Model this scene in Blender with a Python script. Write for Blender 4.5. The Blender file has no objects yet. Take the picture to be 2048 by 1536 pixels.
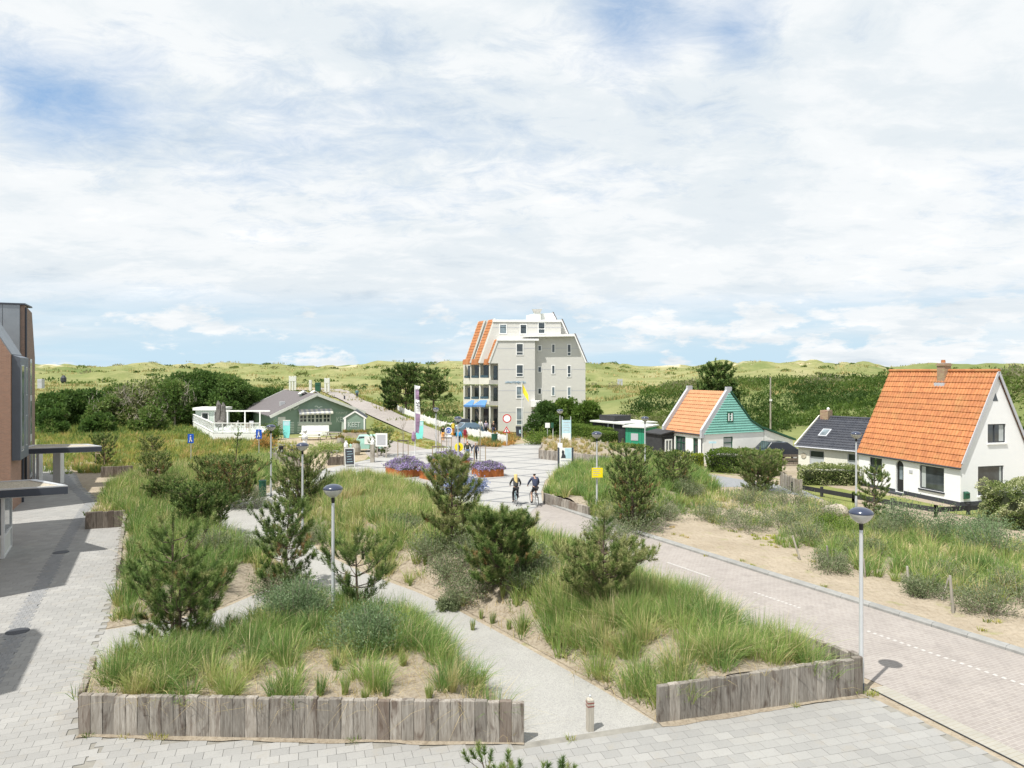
import bpy, math, random
import numpy as np
from mathutils import Vector, Matrix
R = math.radians
rng = np.random.default_rng(7)
random.seed(7)
S = bpy.context.scene
COL = S.collection
# ---------------------------------------------------------------- camera
F, CH, HY = 1422.0, 7.6, 741.0          # focal length in photo pixels, eye height, horizon row
cam_d = bpy.data.cameras.new('camera')
cam = bpy.data.objects.new('camera', cam_d); COL.objects.link(cam)
cam.location = (0, 0, CH); cam.rotation_euler = (R(90), 0, 0)
cam_d.sensor_width = 36; cam_d.lens = 36 * F / 2048
cam_d.shift_y = (HY - 768) / 2048
cam_d.clip_end = 6000; cam_d.clip_start = 0.1
S.camera = cam
# ---------------------------------------------------------------- sun and sky
SUN_EL = R(62); SUN_TO = Vector((-0.69, -0.72, 0)).normalized()   # horizontal direction towards the sun
sun_dir = Vector((SUN_TO.x * math.cos(SUN_EL), SUN_TO.y * math.cos(SUN_EL), math.sin(SUN_EL)))
sl = bpy.data.lights.new('sun', 'SUN'); sl.energy = 4.9; sl.angle = R(0.6); sl.color = (1, 0.965, 0.90)
so = bpy.data.objects.new('sun', sl); COL.objects.link(so)
so.rotation_euler = sun_dir.to_track_quat('Z', 'Y').to_euler(); so.location = (-20, -20, 60)
W = bpy.data.worlds.new('World'); S.world = W; W.use_nodes = True
nt = W.node_tree; N = nt.nodes; L = nt.links
for n in list(N): N.remove(n)
def nd(tree, typ, **kw):
    n = tree.nodes.new(typ)
    for k, v in kw.items():
        if k.startswith('i_'):
            key = k[2:]
            key = int(key) if key.isdigit() else key
            n.inputs[key].default_value = v
        else: setattr(n, k, v)
    return n
def mth(tree, op, a, b=None, c=None, clamp=False):
    n = tree.nodes.new('ShaderNodeMath'); n.operation = op; n.use_clamp = clamp
    for i, v in enumerate((a, b, c)):
        if v is None: continue
        if isinstance(v, (int, float)): n.inputs[i].default_value = v
        else: tree.links.new(v, n.inputs[i])
    return n.outputs[0]
def mixc(tree, fac, a, b, blend='MIX'):
    n = tree.nodes.new('ShaderNodeMix'); n.data_type = 'RGBA'; n.blend_type = blend; n.clamp_factor = True
    for sock, v in ((n.inputs[0], fac), (n.inputs[6], a), (n.inputs[7], b)):
        if isinstance(v, (int, float)): sock.default_value = v
        elif isinstance(v, tuple): sock.default_value = (v + (1,))[:4]
        else: tree.links.new(v, sock)
    return n.outputs[2]
def ramp(tree, fac, pts, interp='LINEAR'):
    n = tree.nodes.new('ShaderNodeValToRGB'); cr = n.color_ramp; cr.interpolation = interp
    while len(cr.elements) < len(pts): cr.elements.new(0.5)
    for e, (p, c) in zip(cr.elements, pts):
        e.position = p
        e.color = (c, c, c, 1) if isinstance(c, (int, float)) else (tuple(c) + (1,))[:4]
    tree.links.new(fac, n.inputs[0]); return n.outputs[0]
sky = nd(nt, 'ShaderNodeTexSky', sky_type='NISHITA', sun_disc=False, sun_elevation=SUN_EL,
         sun_rotation=math.atan2(SUN_TO.x, SUN_TO.y), air_density=1.0, dust_density=0.6, ozone_density=1.2)
tc = nd(nt, 'ShaderNodeTexCoord')
sp = nd(nt, 'ShaderNodeSeparateXYZ'); L.new(tc.outputs['Generated'], sp.inputs[0])
zc = mth(nt, 'MAXIMUM', sp.outputs[2], 0.0)
den = mth(nt, 'ADD', zc, 0.20)
u = mth(nt, 'DIVIDE', sp.outputs[0], den); v = mth(nt, 'DIVIDE', sp.outputs[1], den)
cv = nd(nt, 'ShaderNodeCombineXYZ'); L.new(u, cv.inputs[0]); L.new(v, cv.inputs[1])
def wnoise(scale, detail, rough, loc=(0, 0, 0), dist=0.0, stretch=(1, 1, 1), vec=None):
    mp = nd(nt, 'ShaderNodeMapping'); mp.inputs['Location'].default_value = loc; mp.inputs['Scale'].default_value = stretch
    L.new(vec or cv.outputs[0], mp.inputs[0])
    n = nd(nt, 'ShaderNodeTexNoise', i_Scale=scale, i_Detail=detail, i_Roughness=rough, i_Distortion=dist)
    L.new(mp.outputs[0], n.inputs['Vector']); return n.outputs['Fac']
n1 = wnoise(0.9, 9, 0.60, (3.1, 1.7, 0), 0.3, (1.0, 1.2, 1))
n2 = wnoise(2.3, 7, 0.55, (7.3, 4.2, 2), 0.25, (0.9, 1.1, 1))
n3 = wnoise(1.1, 6, 0.55, (1.2, 9.1, 5), 0.2, (0.8, 1.3, 1))
# openings of clear blue in the cloud deck
def blob(d, w, amt):
    d = Vector(d).normalized()
    dp = nd(nt, 'ShaderNodeVectorMath', operation='DOT_PRODUCT'); L.new(tc.outputs['Generated'], dp.inputs[0]); dp.inputs[1].default_value = d
    a = mth(nt, 'SUBTRACT', 1.0, dp.outputs['Value'])
    return mth(nt, 'MULTIPLY', mth(nt, 'POWER', 2.718, mth(nt, 'MULTIPLY', a, -1.0 / w)), amt)
def pdir(px, py): return ((px - 1024) / F, 1.0, (HY - py) / F)
g = blob(pdir(95, 200), 0.0020, 0.19)
for a in ((pdir(205, 225), 0.0010, 0.14), (pdir(0, 160), 0.0016, 0.14), (pdir(260, 130), 0.0012, 0.10), (pdir(1240, 5), 0.0020, 0.23), (pdir(1480, 75), 0.0007, 0.18), (pdir(1340, 25), 0.002, 0.10)):
    g = mth(nt, 'ADD', g, blob(*a))
nf = wnoise(7.0, 8, 0.7, (0.3, 2.2, 4), 0.5, (0.9, 1.2, 1))
n1 = mth(nt, 'ADD', mth(nt, 'MULTIPLY', n1, 0.62), mth(nt, 'MULTIPLY', nf, 0.38))
cov = mth(nt, 'SUBTRACT', mth(nt, 'ADD', n1, 0.13), g)
cover = ramp(nt, cov, [(0.26, 0.0), (0.60, 1.0)], 'LINEAR')
# low clear strip above the horizon with small cumulus
low = ramp(nt, sp.outputs[2], [(0.018, 1.0), (0.062, 0.75), (0.12, 0.0)], 'EASE')
cvl = nd(nt, 'ShaderNodeCombineXYZ'); L.new(sp.outputs[0], cvl.inputs[0]); L.new(sp.outputs[2], cvl.inputs[2])
nl = wnoise(9.0, 8, 0.62, (4.7, 0, 0.35), 0.1, (1, 1, 2.6), cvl.outputs[0])
side = ramp(nt, sp.outputs[0], [(0.0, 0.0), (1.0, 0.0)])
cum = ramp(nt, mth(nt, 'ADD', nl, mth(nt, 'MULTIPLY', sp.outputs[0], 0.13)), [(0.50, 0.0), (0.60, 1.0)], 'EASE')
nb = wnoise(3.0, 6, 0.55, (2.2, 0, 0.1), 0.2, (1, 1, 9), cvl.outputs[0])
streak = ramp(nt, nb, [(0.42, 0.0), (0.66, 1.0)], 'EASE')
lowcov = mth(nt, 'MAXIMUM', cum, mth(nt, 'MULTIPLY', streak, 0.7))
cover = mth(nt, 'ADD', mth(nt, 'MULTIPLY', cover, mth(nt, 'SUBTRACT', 1.0, low)), mth(nt, 'MULTIPLY', lowcov, low), clamp=True)
shade = mth(nt, 'ADD', mth(nt, 'MULTIPLY', n2, 0.45), mth(nt, 'ADD', mth(nt, 'MULTIPLY', n3, 0.37), mth(nt, 'MULTIPLY', nf, 0.18)))
# brighter towards the right-hand cloud bank
shade = mth(nt, 'ADD', shade, blob(pdir(1950, 200), 0.04, 0.03))
shade = mth(nt, 'ADD', shade, blob(pdir(1800, 330), 0.02, 0.03))
ccol = ramp(nt, shade, [(0.36, (0.56, 0.63, 0.69)), (0.46, (0.68, 0.73, 0.765)), (0.54, (0.78, 0.805, 0.82)), (0.66, (0.92, 0.92, 0.915))], 'EASE')
skyc = mixc(nt, 1.0, sky.outputs[0], (0.092, 0.098, 0.104), 'MULTIPLY')
skyb = mixc(nt, low, mixc(nt, 0.45, skyc, (0.36, 0.58, 0.88)), (0.50, 0.66, 0.77))
fin = mixc(nt, cover, skyb, ccol)
bg = nd(nt, 'ShaderNodeBackground', i_Strength=1.0); L.new(fin, bg.inputs[0])
out = nd(nt, 'ShaderNodeOutputWorld'); L.new(bg.outputs[0], out.inputs[0])
S.view_settings.view_transform = 'Standard'; S.view_settings.look = 'None'
S.view_settings.exposure = 0.26; S.view_settings.gamma = 1.0; S.view_settings.use_curve_mapping = False
S.render.engine = 'CYCLES'
S.cycles.max_bounces = 6; S.cycles.transparent_max_bounces = 8

# ---------------------------------------------------------------- noise and terrain height
_tab = [np.random.default_rng(s).random((256, 256)) for s in range(4)]
def vn(x, y, s=0):
    x = np.asarray(x, float); y = np.asarray(y, float)
    xi = np.floor(x).astype(int); yi = np.floor(y).astype(int); fx = x - xi; fy = y - yi
    fx = fx * fx * (3 - 2 * fx); fy = fy * fy * (3 - 2 * fy); t = _tab[s % 4]
    a = t[xi & 255, yi & 255]; b = t[(xi + 1) & 255, yi & 255]; c = t[xi & 255, (yi + 1) & 255]; d = t[(xi + 1) & 255, (yi + 1) & 255]
    return (a * (1 - fx) + b * fx) * (1 - fy) + (c * (1 - fx) + d * fx) * fy
def fbm(x, y, s=0, o=4):
    r = 0; a = 0.5; t = 0
    for i in range(o): r = r + a * vn(x * 2**i + 17 * i, y * 2**i + 31 * i, s + i); t += a; a *= 0.5
    return r / t
def ss(a, b, x): t = np.clip((np.asarray(x, float) - a) / (b - a), 0, 1); return t * t * (3 - 2 * t)
def gauss(x, y, cx, cy, rx, ry, h): return h * np.exp(-((x - cx) / rx)**2 - ((y - cy) / ry)**2)
def H(x, y):
    x = np.asarray(x, float); y = np.asarray(y, float)
    z = 3.3 * ss(84, 170, y) * (1 + 0 * x)
    z = z + ss(180, 400, y) * 4.6
    ridge = 1 - np.abs(fbm(x / 95, y / 80, 1, 3) * 2 - 1)
    z = z + ss(150, 330, y) * ((fbm(x / 60 + 5, y / 50, 2) - 0.5) * 8.5 + (ridge - 0.74) * 9.0) + ss(165, 240, y) * ((fbm(x / 26, y / 22, 0) - .5) * 5.0 + np.maximum(0, fbm(x / 38 + 3, y / 30, 3) - .58) * 14)
    z = z + ss(95, 150, y) * (fbm(x / 22, y / 18, 3) - 0.5) * 1.3
    z = z + gauss(x, y, 57, 74, 19, 17, 7.0) + gauss(x, y, 56, 112, 30, 20, 4.9) + gauss(x, y, 27, 106, 14, 14, 2.6)
    z = z + ss(560, 900, y) * -6
    return z
def G(px, py, z=0.0):
    Y = F * (CH - z) / (py - HY); return Vector(((px - 1024) * Y / F, Y, z))
def P(px, py, Y): return Vector(((px - 1024) * Y / F, Y, CH - (py - HY) * Y / F))
def GT(px, py):
    "where the sight line through a photo pixel meets the terrain"
    ys = np.linspace(20, 900, 8801); zs = CH - (py - HY) * ys / F; hs = H((px - 1024) / F * ys, ys)
    k = np.argmax(zs <= hs); Y = ys[k] if k else 900.0
    return Vector(((px - 1024) * Y / F, Y, float(hs[k])))
def inside(poly, x, y):
    x = np.asarray(x); y = np.asarray(y); r = np.zeros(x.shape, bool); n = len(poly)
    for i in range(n):
        x0, y0 = poly[i][:2]; x1, y1 = poly[(i + 1) % n][:2]
        if y0 == y1: continue
        c = ((y0 > y) != (y1 > y)) & (x < (x1 - x0) * (y - y0) / (y1 - y0) + x0); r ^= c
    return r
def segdist(a, b, x, y):
    dx, dy = b[0] - a[0], b[1] - a[1]; l2 = dx * dx + dy * dy + 1e-9
    t = np.clip(((x - a[0]) * dx + (y - a[1]) * dy) / l2, 0, 1)
    return np.hypot(x - a[0] - t * dx, y - a[1] - t * dy)
# ---------------------------------------------------------------- object helpers
def link(o, parent=None):
    COL.objects.link(o)
    if parent is not None: o.parent = parent
    return o
def tag(o, label=None, cat=None, group=None, kind=None):
    if label: o['label'] = label
    if cat: o['category'] = cat
    if group: o['group'] = group
    if kind: o['kind'] = kind
    return o
def thing(name, label, cat, loc=(0, 0, 0), rz=0.0, group=None):
    o = bpy.data.objects.new(name, None); o.empty_display_size = 0.2
    o.location = loc; o.rotation_euler = (0, 0, rz); COL.objects.link(o)
    return tag(o, label, cat, group)
def copy_tree(o, loc=None, rz=None, label=None, group=None, scale=None, parent=None):
    c = o.copy(); COL.objects.link(c)
    if parent is not None: c.parent = parent
    if loc is not None: c.location = loc
    if rz is not None: c.rotation_euler = (0, 0, rz)
    if scale is not None: c.scale = (scale,) * 3 if isinstance(scale, (int, float)) else scale
    if label: c['label'] = label
    if group: c['group'] = group
    for ch in list(o.children): copy_tree(ch, parent=c)
    return c
class MB:
    def __init__(s): s.v = []; s.f = []
    def add(s, vs, fs):
        b = len(s.v); s.v += [tuple(q) for q in vs]; s.f += [tuple(b + i for i in f) for f in fs]; return s
    def box(s, x0, x1, y0, y1, z0, z1):
        return s.add([(x0, y0, z0), (x1, y0, z0), (x1, y1, z0), (x0, y1, z0), (x0, y0, z1), (x1, y0, z1), (x1, y1, z1), (x0, y1, z1)],
                     [(0, 3, 2, 1), (4, 5, 6, 7), (0, 1, 5, 4), (1, 2, 6, 5), (2, 3, 7, 6), (3, 0, 4, 7)])
    def obox(s, c, ax, ay, az):
        c, ax, ay, az = map(Vector, (c, ax, ay, az)); vs = []
        for k in (-1, 1):
            for i, j in ((-1, -1), (1, -1), (1, 1), (-1, 1)): vs.append(c + ax * i / 2 + ay * j / 2 + az * k / 2)
        return s.add(vs, [(0, 3, 2, 1), (4, 5, 6, 7), (0, 1, 5, 4), (1, 2, 6, 5), (2, 3, 7, 6), (3, 0, 4, 7)])
    def beam(s, a, b, w, h):
        a, b = Vector(a), Vector(b); d = b - a; up = Vector((0, 0, 1)) if abs(d.normalized().z) < 0.95 else Vector((0, 1, 0))
        sd = d.cross(up).normalized(); uu = sd.cross(d).normalized()
        return s.obox((a + b) / 2, d, sd * w, uu * h)
    def prism(s, poly, vec):
        "extrude a closed outline of 3-D points by a vector"
        n = len(poly); p = [Vector(q) for q in poly]; vec = Vector(vec)
        return s.add(p + [q + vec for q in p], [tuple(range(n))[::-1], tuple(range(n, 2 * n))] + [(i, (i + 1) % n, n + (i + 1) % n, n + i) for i in range(n)])
    def tube(s, pts, rad, n=8, cap=True):
        pts = [Vector(q) for q in pts]; rad = rad if isinstance(rad, (list, tuple)) else [rad] * len(pts); b = len(s.v)
        for i, q in enumerate(pts):
            d = (pts[min(i + 1, len(pts) - 1)] - pts[max(i - 1, 0)]).normalized()
            a = d.cross(Vector((0, 0, 1)) if abs(d.z) < 0.9 else Vector((1, 0, 0))).normalized(); c = d.cross(a)
            for k in range(n):
                t = 2 * math.pi * k / n; s.v.append(tuple(q + (a * math.cos(t) + c * math.sin(t)) * rad[i]))
        for i in range(len(pts) - 1):
            for k in range(n): s.f.append((b + i * n + k, b + i * n + (k + 1) % n, b + (i + 1) * n + (k + 1) % n, b + (i + 1) * n + k))
        if cap: s.f.append(tuple(b + k for k in range(n))[::-1]); s.f.append(tuple(b + (len(pts) - 1) * n + k for k in range(n)))
        return s
    def lathe(s, prof, n=20, c=(0, 0, 0)):
        b = len(s.v)
        for r, z in prof:
            for k in range(n):
                t = 2 * math.pi * k / n; s.v.append((c[0] + r * math.cos(t), c[1] + r * math.sin(t), c[2] + z))
        for i in range(len(prof) - 1):
            for k in range(n): s.f.append((b + i * n + k, b + i * n + (k + 1) % n, b + (i + 1) * n + (k + 1) % n, b + (i + 1) * n + k))
        s.f.append(tuple(b + k for k in range(n))[::-1]); s.f.append(tuple(b + (len(prof) - 1) * n + k for k in range(n)))
        return s
    def torus(s, c, axis, Rr, r, n=24, m=6):
        c = Vector(c); axis = Vector(axis).normalized(); a = axis.cross(Vector((0, 0, 1)) if abs(axis.z) < 0.9 else Vector((1, 0, 0))).normalized(); bb = axis.cross(a); b = len(s.v)
        for i in range(n):
            t = 2 * math.pi * i / n; d = a * math.cos(t) + bb * math.sin(t)
            for j in range(m):
                q = 2 * math.pi * j / m; s.v.append(tuple(c + d * (Rr + r * math.cos(q)) + axis * r * math.sin(q)))
        for i in range(n):
            for j in range(m): s.f.append((b + i * m + j, b + ((i + 1) % n) * m + j, b + ((i + 1) % n) * m + (j + 1) % m, b + i * m + (j + 1) % m))
        return s
    def build(s, name, mat, parent=None, smooth=False, center=False, bevel=0, **tg):
        me = bpy.data.meshes.new(name); v = s.v; off = Vector((0, 0, 0))
        if parent is None or center:
            a = np.array(v); off = Vector(((a[:, 0].min() + a[:, 0].max()) / 2, (a[:, 1].min() + a[:, 1].max()) / 2, a[:, 2].min())); v = (a - np.array(off)).tolist()
        me.from_pydata(v, [], s.f); me.validate(clean_customdata=False); me.update()
        if smooth: me.polygons.foreach_set('use_smooth', [True] * len(me.polygons))
        if mat: me.materials.append(mat)
        o = bpy.data.objects.new(name, me); o.location = off; link(o, parent)
        if bevel:
            b = o.modifiers.new('bevel', 'BEVEL'); b.width = bevel; b.segments = 2; b.limit_method = 'ANGLE'
        return tag(o, **tg)
def npmesh(name, verts, quads=None, tris=None, mat=None, parent=None, attr=None, smooth=False, **tg):
    "mesh from numpy arrays; attr = (name, values per vertex)"
    me = bpy.data.meshes.new(name); verts = np.asarray(verts, np.float32).reshape(-1, 3)
    nq = 0 if quads is None else len(quads); nt_ = 0 if tris is None else len(tris)
    me.vertices.add(len(verts)); me.vertices.foreach_set('co', verts.ravel())
    idx = np.concatenate([np.asarray(quads, np.int32).ravel() if nq else np.zeros(0, np.int32), np.asarray(tris, np.int32).ravel() if nt_ else np.zeros(0, np.int32)])
    me.loops.add(len(idx)); me.loops.foreach_set('vertex_index', idx)
    st = np.concatenate([np.arange(nq) * 4, nq * 4 + np.arange(nt_) * 3]).astype(np.int32)
    me.polygons.add(nq + nt_); me.polygons.foreach_set('loop_start', st)
    me.polygons.foreach_set('use_smooth', np.full(nq + nt_, smooth, bool))
    if attr is not None:
        a = me.attributes.new(attr[0], 'FLOAT', 'POINT'); a.data.foreach_set('value', np.asarray(attr[1], np.float32))
    me.update(calc_edges=True)
    if mat: me.materials.append(mat)
    o = bpy.data.objects.new(name, me); link(o, parent); return tag(o, **tg)
# ---------------------------------------------------------------- materials
def newmat(name):
    m = bpy.data.materials.new(name); m.use_nodes = True; t = m.node_tree
    b = t.nodes['Principled BSDF']; return m, t, b
def coords(t, space='Object', scale=(1, 1, 1), rand=0.0):
    c = t.nodes.new('ShaderNodeTexCoord'); mp = t.nodes.new('ShaderNodeMapping'); mp.inputs['Scale'].default_value = scale
    src = c.outputs[space]
    if space == 'World':
        g = t.nodes.new('ShaderNodeNewGeometry'); src = g.outputs['Position']
    if rand:
        oi = t.nodes.new('ShaderNodeObjectInfo'); mu = mth(t, 'MULTIPLY', oi.outputs['Random'], rand)
        cb = t.nodes.new('ShaderNodeCombineXYZ'); [t.links.new(mu, cb.inputs[i]) for i in range(3)]
        ad = t.nodes.new('ShaderNodeVectorMath'); ad.operation = 'ADD'; t.links.new(src, ad.inputs[0]); t.links.new(cb.outputs[0], ad.inputs[1]); src = ad.outputs[0]
    t.links.new(src, mp.inputs[0]); return mp.outputs[0]
def wpos(t):
    g = t.nodes.new('ShaderNodeNewGeometry'); return g.outputs['Position']
def noise(t, vec, scale, detail=5, rough=0.55, dist=0.0, out='Fac'):
    n = t.nodes.new('ShaderNodeTexNoise'); n.inputs['Scale'].default_value = scale; n.inputs['Detail'].default_value = detail
    n.inputs['Roughness'].default_value = rough; n.inputs['Distortion'].default_value = dist; t.links.new(vec, n.inputs['Vector']); return n.outputs[out]
def bump(t, b, h, strength=0.3, dist=0.02):
    n = t.nodes.new('ShaderNodeBump'); n.inputs['Strength'].default_value = strength; n.inputs['Distance'].default_value = dist
    t.links.new(h, n.inputs['Height']); t.links.new(n.outputs[0], b.inputs['Normal'])
def mulc(c, k): return tuple(min(1, x * k) for x in c)
def simple(name, col, rough=0.6, var=0.12, scale=6.0, metal=0.0, bmp=0.0, objrand=0.0, spec=0.4, stretch=(1, 1, 1)):
    m, t, b = newmat(name); v = coords(t, 'Object', stretch)
    n = noise(t, v, scale, 5, 0.6); c = ramp(t, n, [(0.3, mulc(col, 1 - var)), (0.7, mulc(col, 1 + var))])
    if objrand:
        oi = t.nodes.new('ShaderNodeObjectInfo')
        f = mth(t, 'ADD', mth(t, 'MULTIPLY', oi.outputs['Random'], 2 * objrand), 1 - objrand)
        cb = t.nodes.new('ShaderNodeCombineColor'); [t.links.new(f, cb.inputs[i]) for i in range(3)]
        c = mixc(t, 1.0, c, cb.outputs[0], 'MULTIPLY')
    t.links.new(c, b.inputs['Base Color']); b.inputs['Roughness'].default_value = rough; b.inputs['Metallic'].default_value = metal
    b.inputs['Specular IOR Level'].default_value = spec
    if bmp: bump(t, b, noise(t, v, scale * 6, 4), bmp, 0.01)
    return m
M = {}
M['white'] = simple('white_paint', (0.84, 0.84, 0.82), 0.6, 0.05, 2.0, bmp=0.15)
M['white_metal'] = simple('white_metal', (0.72, 0.73, 0.73), 0.4, 0.04)
M['cream'] = simple('cream_render', (0.74, 0.72, 0.63), 0.8, 0.05, 1.5)
M['grey_trim'] = simple('grey_trim', (0.46, 0.47, 0.50), 0.6, 0.06)
M['light_trim'] = simple('light_trim', (0.66, 0.67, 0.63), 0.6, 0.07)
M['dark'] = simple('dark_grey', (0.045, 0.05, 0.06), 0.6, 0.15)
M['black'] = simple('black_plastic', (0.02, 0.02, 0.022), 0.5, 0.1)
M['black_board'] = simple('black_boards', (0.035, 0.036, 0.038), 0.75, 0.2, 3, objrand=0.25)
M['dkgreen'] = simple('dark_green', (0.02, 0.09, 0.055), 0.5, 0.12)
M['green'] = simple('shed_green', (0.03, 0.27, 0.155), 0.6, 0.1)
M['hutgreen'] = simple('hut_green', (0.225, 0.315, 0.255), 0.75, 0.10, 1.0, bmp=0.2)
M['hutwhite'] = simple('faded_paint', (0.58, 0.66, 0.60), 0.8, 0.12)
M['teal'] = simple('teal_boards', (0.24, 0.53, 0.455), 0.65, 0.08, 2, objrand=0.07)
M['turq'] = simple('turquoise', (0.25, 0.78, 0.76), 0.5, 0.12, 2)
M['ltblue'] = simple('light_blue', (0.50, 0.72, 0.80), 0.5, 0.12, 3)
M['blue'] = simple('sign_blue', (0.02, 0.10, 0.50), 0.4, 0.05)
M['awnblue'] = simple('awning_blue', (0.10, 0.24, 0.50), 0.8, 0.08)
M['yellow'] = simple('sign_yellow', (0.90, 0.72, 0.01), 0.5, 0.03)
M['flagyellow'] = simple('flag_yellow', (0.92, 0.72, 0.05), 0.8, 0.06)
M['redband'] = simple('faded_red', (0.22, 0.07, 0.06), 0.7, 0.2)
M['red'] = simple('sign_red', (0.55, 0.03, 0.03), 0.5, 0.05)
M['purple'] = simple('flag_purple', (0.30, 0.20, 0.30), 0.8, 0.12)
M['zinc'] = simple('zinc_cladding', (0.27, 0.30, 0.33), 0.45, 0.08, 1.5, metal=0.35, objrand=0.06)
M['darkmetal'] = simple('dark_blue_metal', (0.055, 0.065, 0.085), 0.5, 0.08, 2)
M['darkscreen'] = simple('dark_screen', (0.06, 0.11, 0.14), 0.4, 0.1)
M['bay'] = simple('bay_metal', (0.13, 0.15, 0.18), 0.5, 0.08, 2)
M['concrete'] = simple('concrete', (0.42, 0.41, 0.38), 0.85, 0.12, 3, bmp=0.3)
M['galv'] = simple('galvanised_pole', (0.55, 0.565, 0.58), 0.38, 0.05, 4, metal=0.3)
M['kerb'] = simple('kerb_concrete', (0.27, 0.27, 0.26), 0.9, 0.14, 5, bmp=0.3, objrand=0.1)
M['kerbwhite'] = simple('kerb_painted', (0.75, 0.75, 0.73), 0.8, 0.06)
M['corten'] = simple('rusty_steel', (0.40, 0.13, 0.035), 0.85, 0.35, 3, bmp=0.2, stretch=(1, 1, 0.3))
M['bark'] = simple('bark', (0.11, 0.08, 0.06), 0.95, 0.3, 12, bmp=0.5)
M['greybark'] = simple('grey_bark', (0.30, 0.27, 0.22), 0.95, 0.25, 12, bmp=0.4)
M['stake'] = simple('stake_wood', (0.36, 0.29, 0.20), 0.9, 0.2, 10, stretch=(1, 1, 0.2))
M['rubber'] = simple('rubber', (0.02, 0.02, 0.02), 0.8, 0.1)
M['brownroof'] = simple('brown_roof_felt', (0.135, 0.122, 0.125), 0.9, 0.15, 4, bmp=0.4)
M['stone'] = simple('garden_stone', (0.42, 0.37, 0.30), 0.9, 0.25, 2.5, bmp=0.6, objrand=0.15)
M['skin'] = simple('skin', (0.52, 0.32, 0.23), 0.6, 0.05)
M['gravelroof'] = simple('roof_gravel', (0.42, 0.38, 0.30), 0.95, 0.5, 18, bmp=0.8)
M['canvasgrey'] = simple('folded_canvas', (0.16, 0.15, 0.14), 0.9, 0.3, 5)
def cloth(name, c): return simple(name, c, 0.85, 0.12, 8)
# white painted brick
def brickmat(name, c1, c2, mortar, scale=1.0, bw=0.21, bh=0.065, bmpv=0.4, var=0.5):
    m, t, b = newmat(name); tc_ = t.nodes.new('ShaderNodeTexCoord'); sx = t.nodes.new('ShaderNodeSeparateXYZ'); t.links.new(tc_.outputs['Object'], sx.inputs[0])
    cb = t.nodes.new('ShaderNodeCombineXYZ'); t.links.new(mth(t, 'ADD', sx.outputs[0], sx.outputs[1]), cb.inputs[0]); t.links.new(sx.outputs[2], cb.inputs[1])
    br = t.nodes.new('ShaderNodeTexBrick'); t.links.new(cb.outputs[0], br.inputs['Vector'])
    br.inputs['Scale'].default_value = scale; br.inputs['Brick Width'].default_value = bw; br.inputs['Row Height'].default_value = bh
    br.inputs['Mortar Size'].default_value = 0.006; br.inputs['Color1'].default_value = c1 + (1,); br.inputs['Color2'].default_value = c2 + (1,); br.inputs['Mortar'].default_value = mortar + (1,)
    n = noise(t, tc_.outputs['Object'], 1.3, 5); c = mixc(t, mth(t, 'MULTIPLY', n, var), br.outputs[0], mulc(c1, 0.7))
    t.links.new(c, b.inputs['Base Color']); b.inputs['Roughness'].default_value = 0.85
    bump(t, b, mth(t, 'SUBTRACT', 1.0, br.outputs['Fac']), bmpv, 0.008); return m
M['whitebrick'] = brickmat('white_painted_brick', (0.87, 0.875, 0.87), (0.84, 0.85, 0.855), (0.72, 0.74, 0.76), var=0.12)
M['creambrick'] = brickmat('cream_painted_brick', (0.76, 0.74, 0.65), (0.72, 0.71, 0.62), (0.6, 0.6, 0.53), var=0.12)
M['orangebrick'] = brickmat('orange_brick', (0.42, 0.24, 0.165), (0.33, 0.195, 0.14), (0.36, 0.30, 0.25), var=0.35)
M['shadedbrick'] = brickmat('shaded_brick', (0.27, 0.185, 0.145), (0.20, 0.145, 0.12), (0.26, 0.22, 0.19), var=0.35)  # same brick, browner: the shade on these walls is put into the colour
M['greybrick'] = brickmat('pale_grey_brick', (0.60, 0.59, 0.55), (0.575, 0.565, 0.53), (0.555, 0.55, 0.515), bw=0.4, bh=0.2, bmpv=0.15, var=0.12)
M['chimbrick'] = brickmat('chimney_brick', (0.30, 0.17, 0.12), (0.38, 0.30, 0.16), (0.35, 0.32, 0.25), var=0.3)
# glass: dark, reflective
def glassmat(name, col, rough=0.06):
    m, t, b = newmat(name); v = coords(t, 'Object'); n = noise(t, v, 1.1, 3)
    t.links.new(ramp(t, n, [(0.35, mulc(col, 0.6)), (0.65, mulc(col, 1.5))]), b.inputs['Base Color']); b.inputs['Roughness'].default_value = rough
    b.inputs['Specular IOR Level'].default_value = 0.9; return m
M['glass'] = glassmat('window_glass', (0.045, 0.055, 0.06))
M['glassblue'] = glassmat('pale_window_glass', (0.16, 0.20, 0.22))
M['blind'] = simple('window_blind', (0.42, 0.45, 0.45), 0.6, 0.08)
m, t, b = newmat('clear_glass'); b.inputs['Base Color'].default_value = (0.75, 0.85, 0.83, 1); b.inputs['Roughness'].default_value = 0.03
b.inputs['Transmission Weight'].default_value = 1.0; b.inputs['Alpha'].default_value = 0.45; M['clear'] = m
m, t, b = newmat('opal_glass'); b.inputs['Base Color'].default_value = (0.62, 0.61, 0.57, 1); b.inputs['Roughness'].default_value = 0.12; b.inputs['Transmission Weight'].default_value = 0.25
M['opal'] = m
m, t, b = newmat('lamp_cap_blue'); b.inputs['Base Color'].default_value = (0.03, 0.04, 0.075, 1); b.inputs['Roughness'].default_value = 0.22; b.inputs['Coat Weight'].default_value = 0.5; M['cap'] = m
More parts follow.
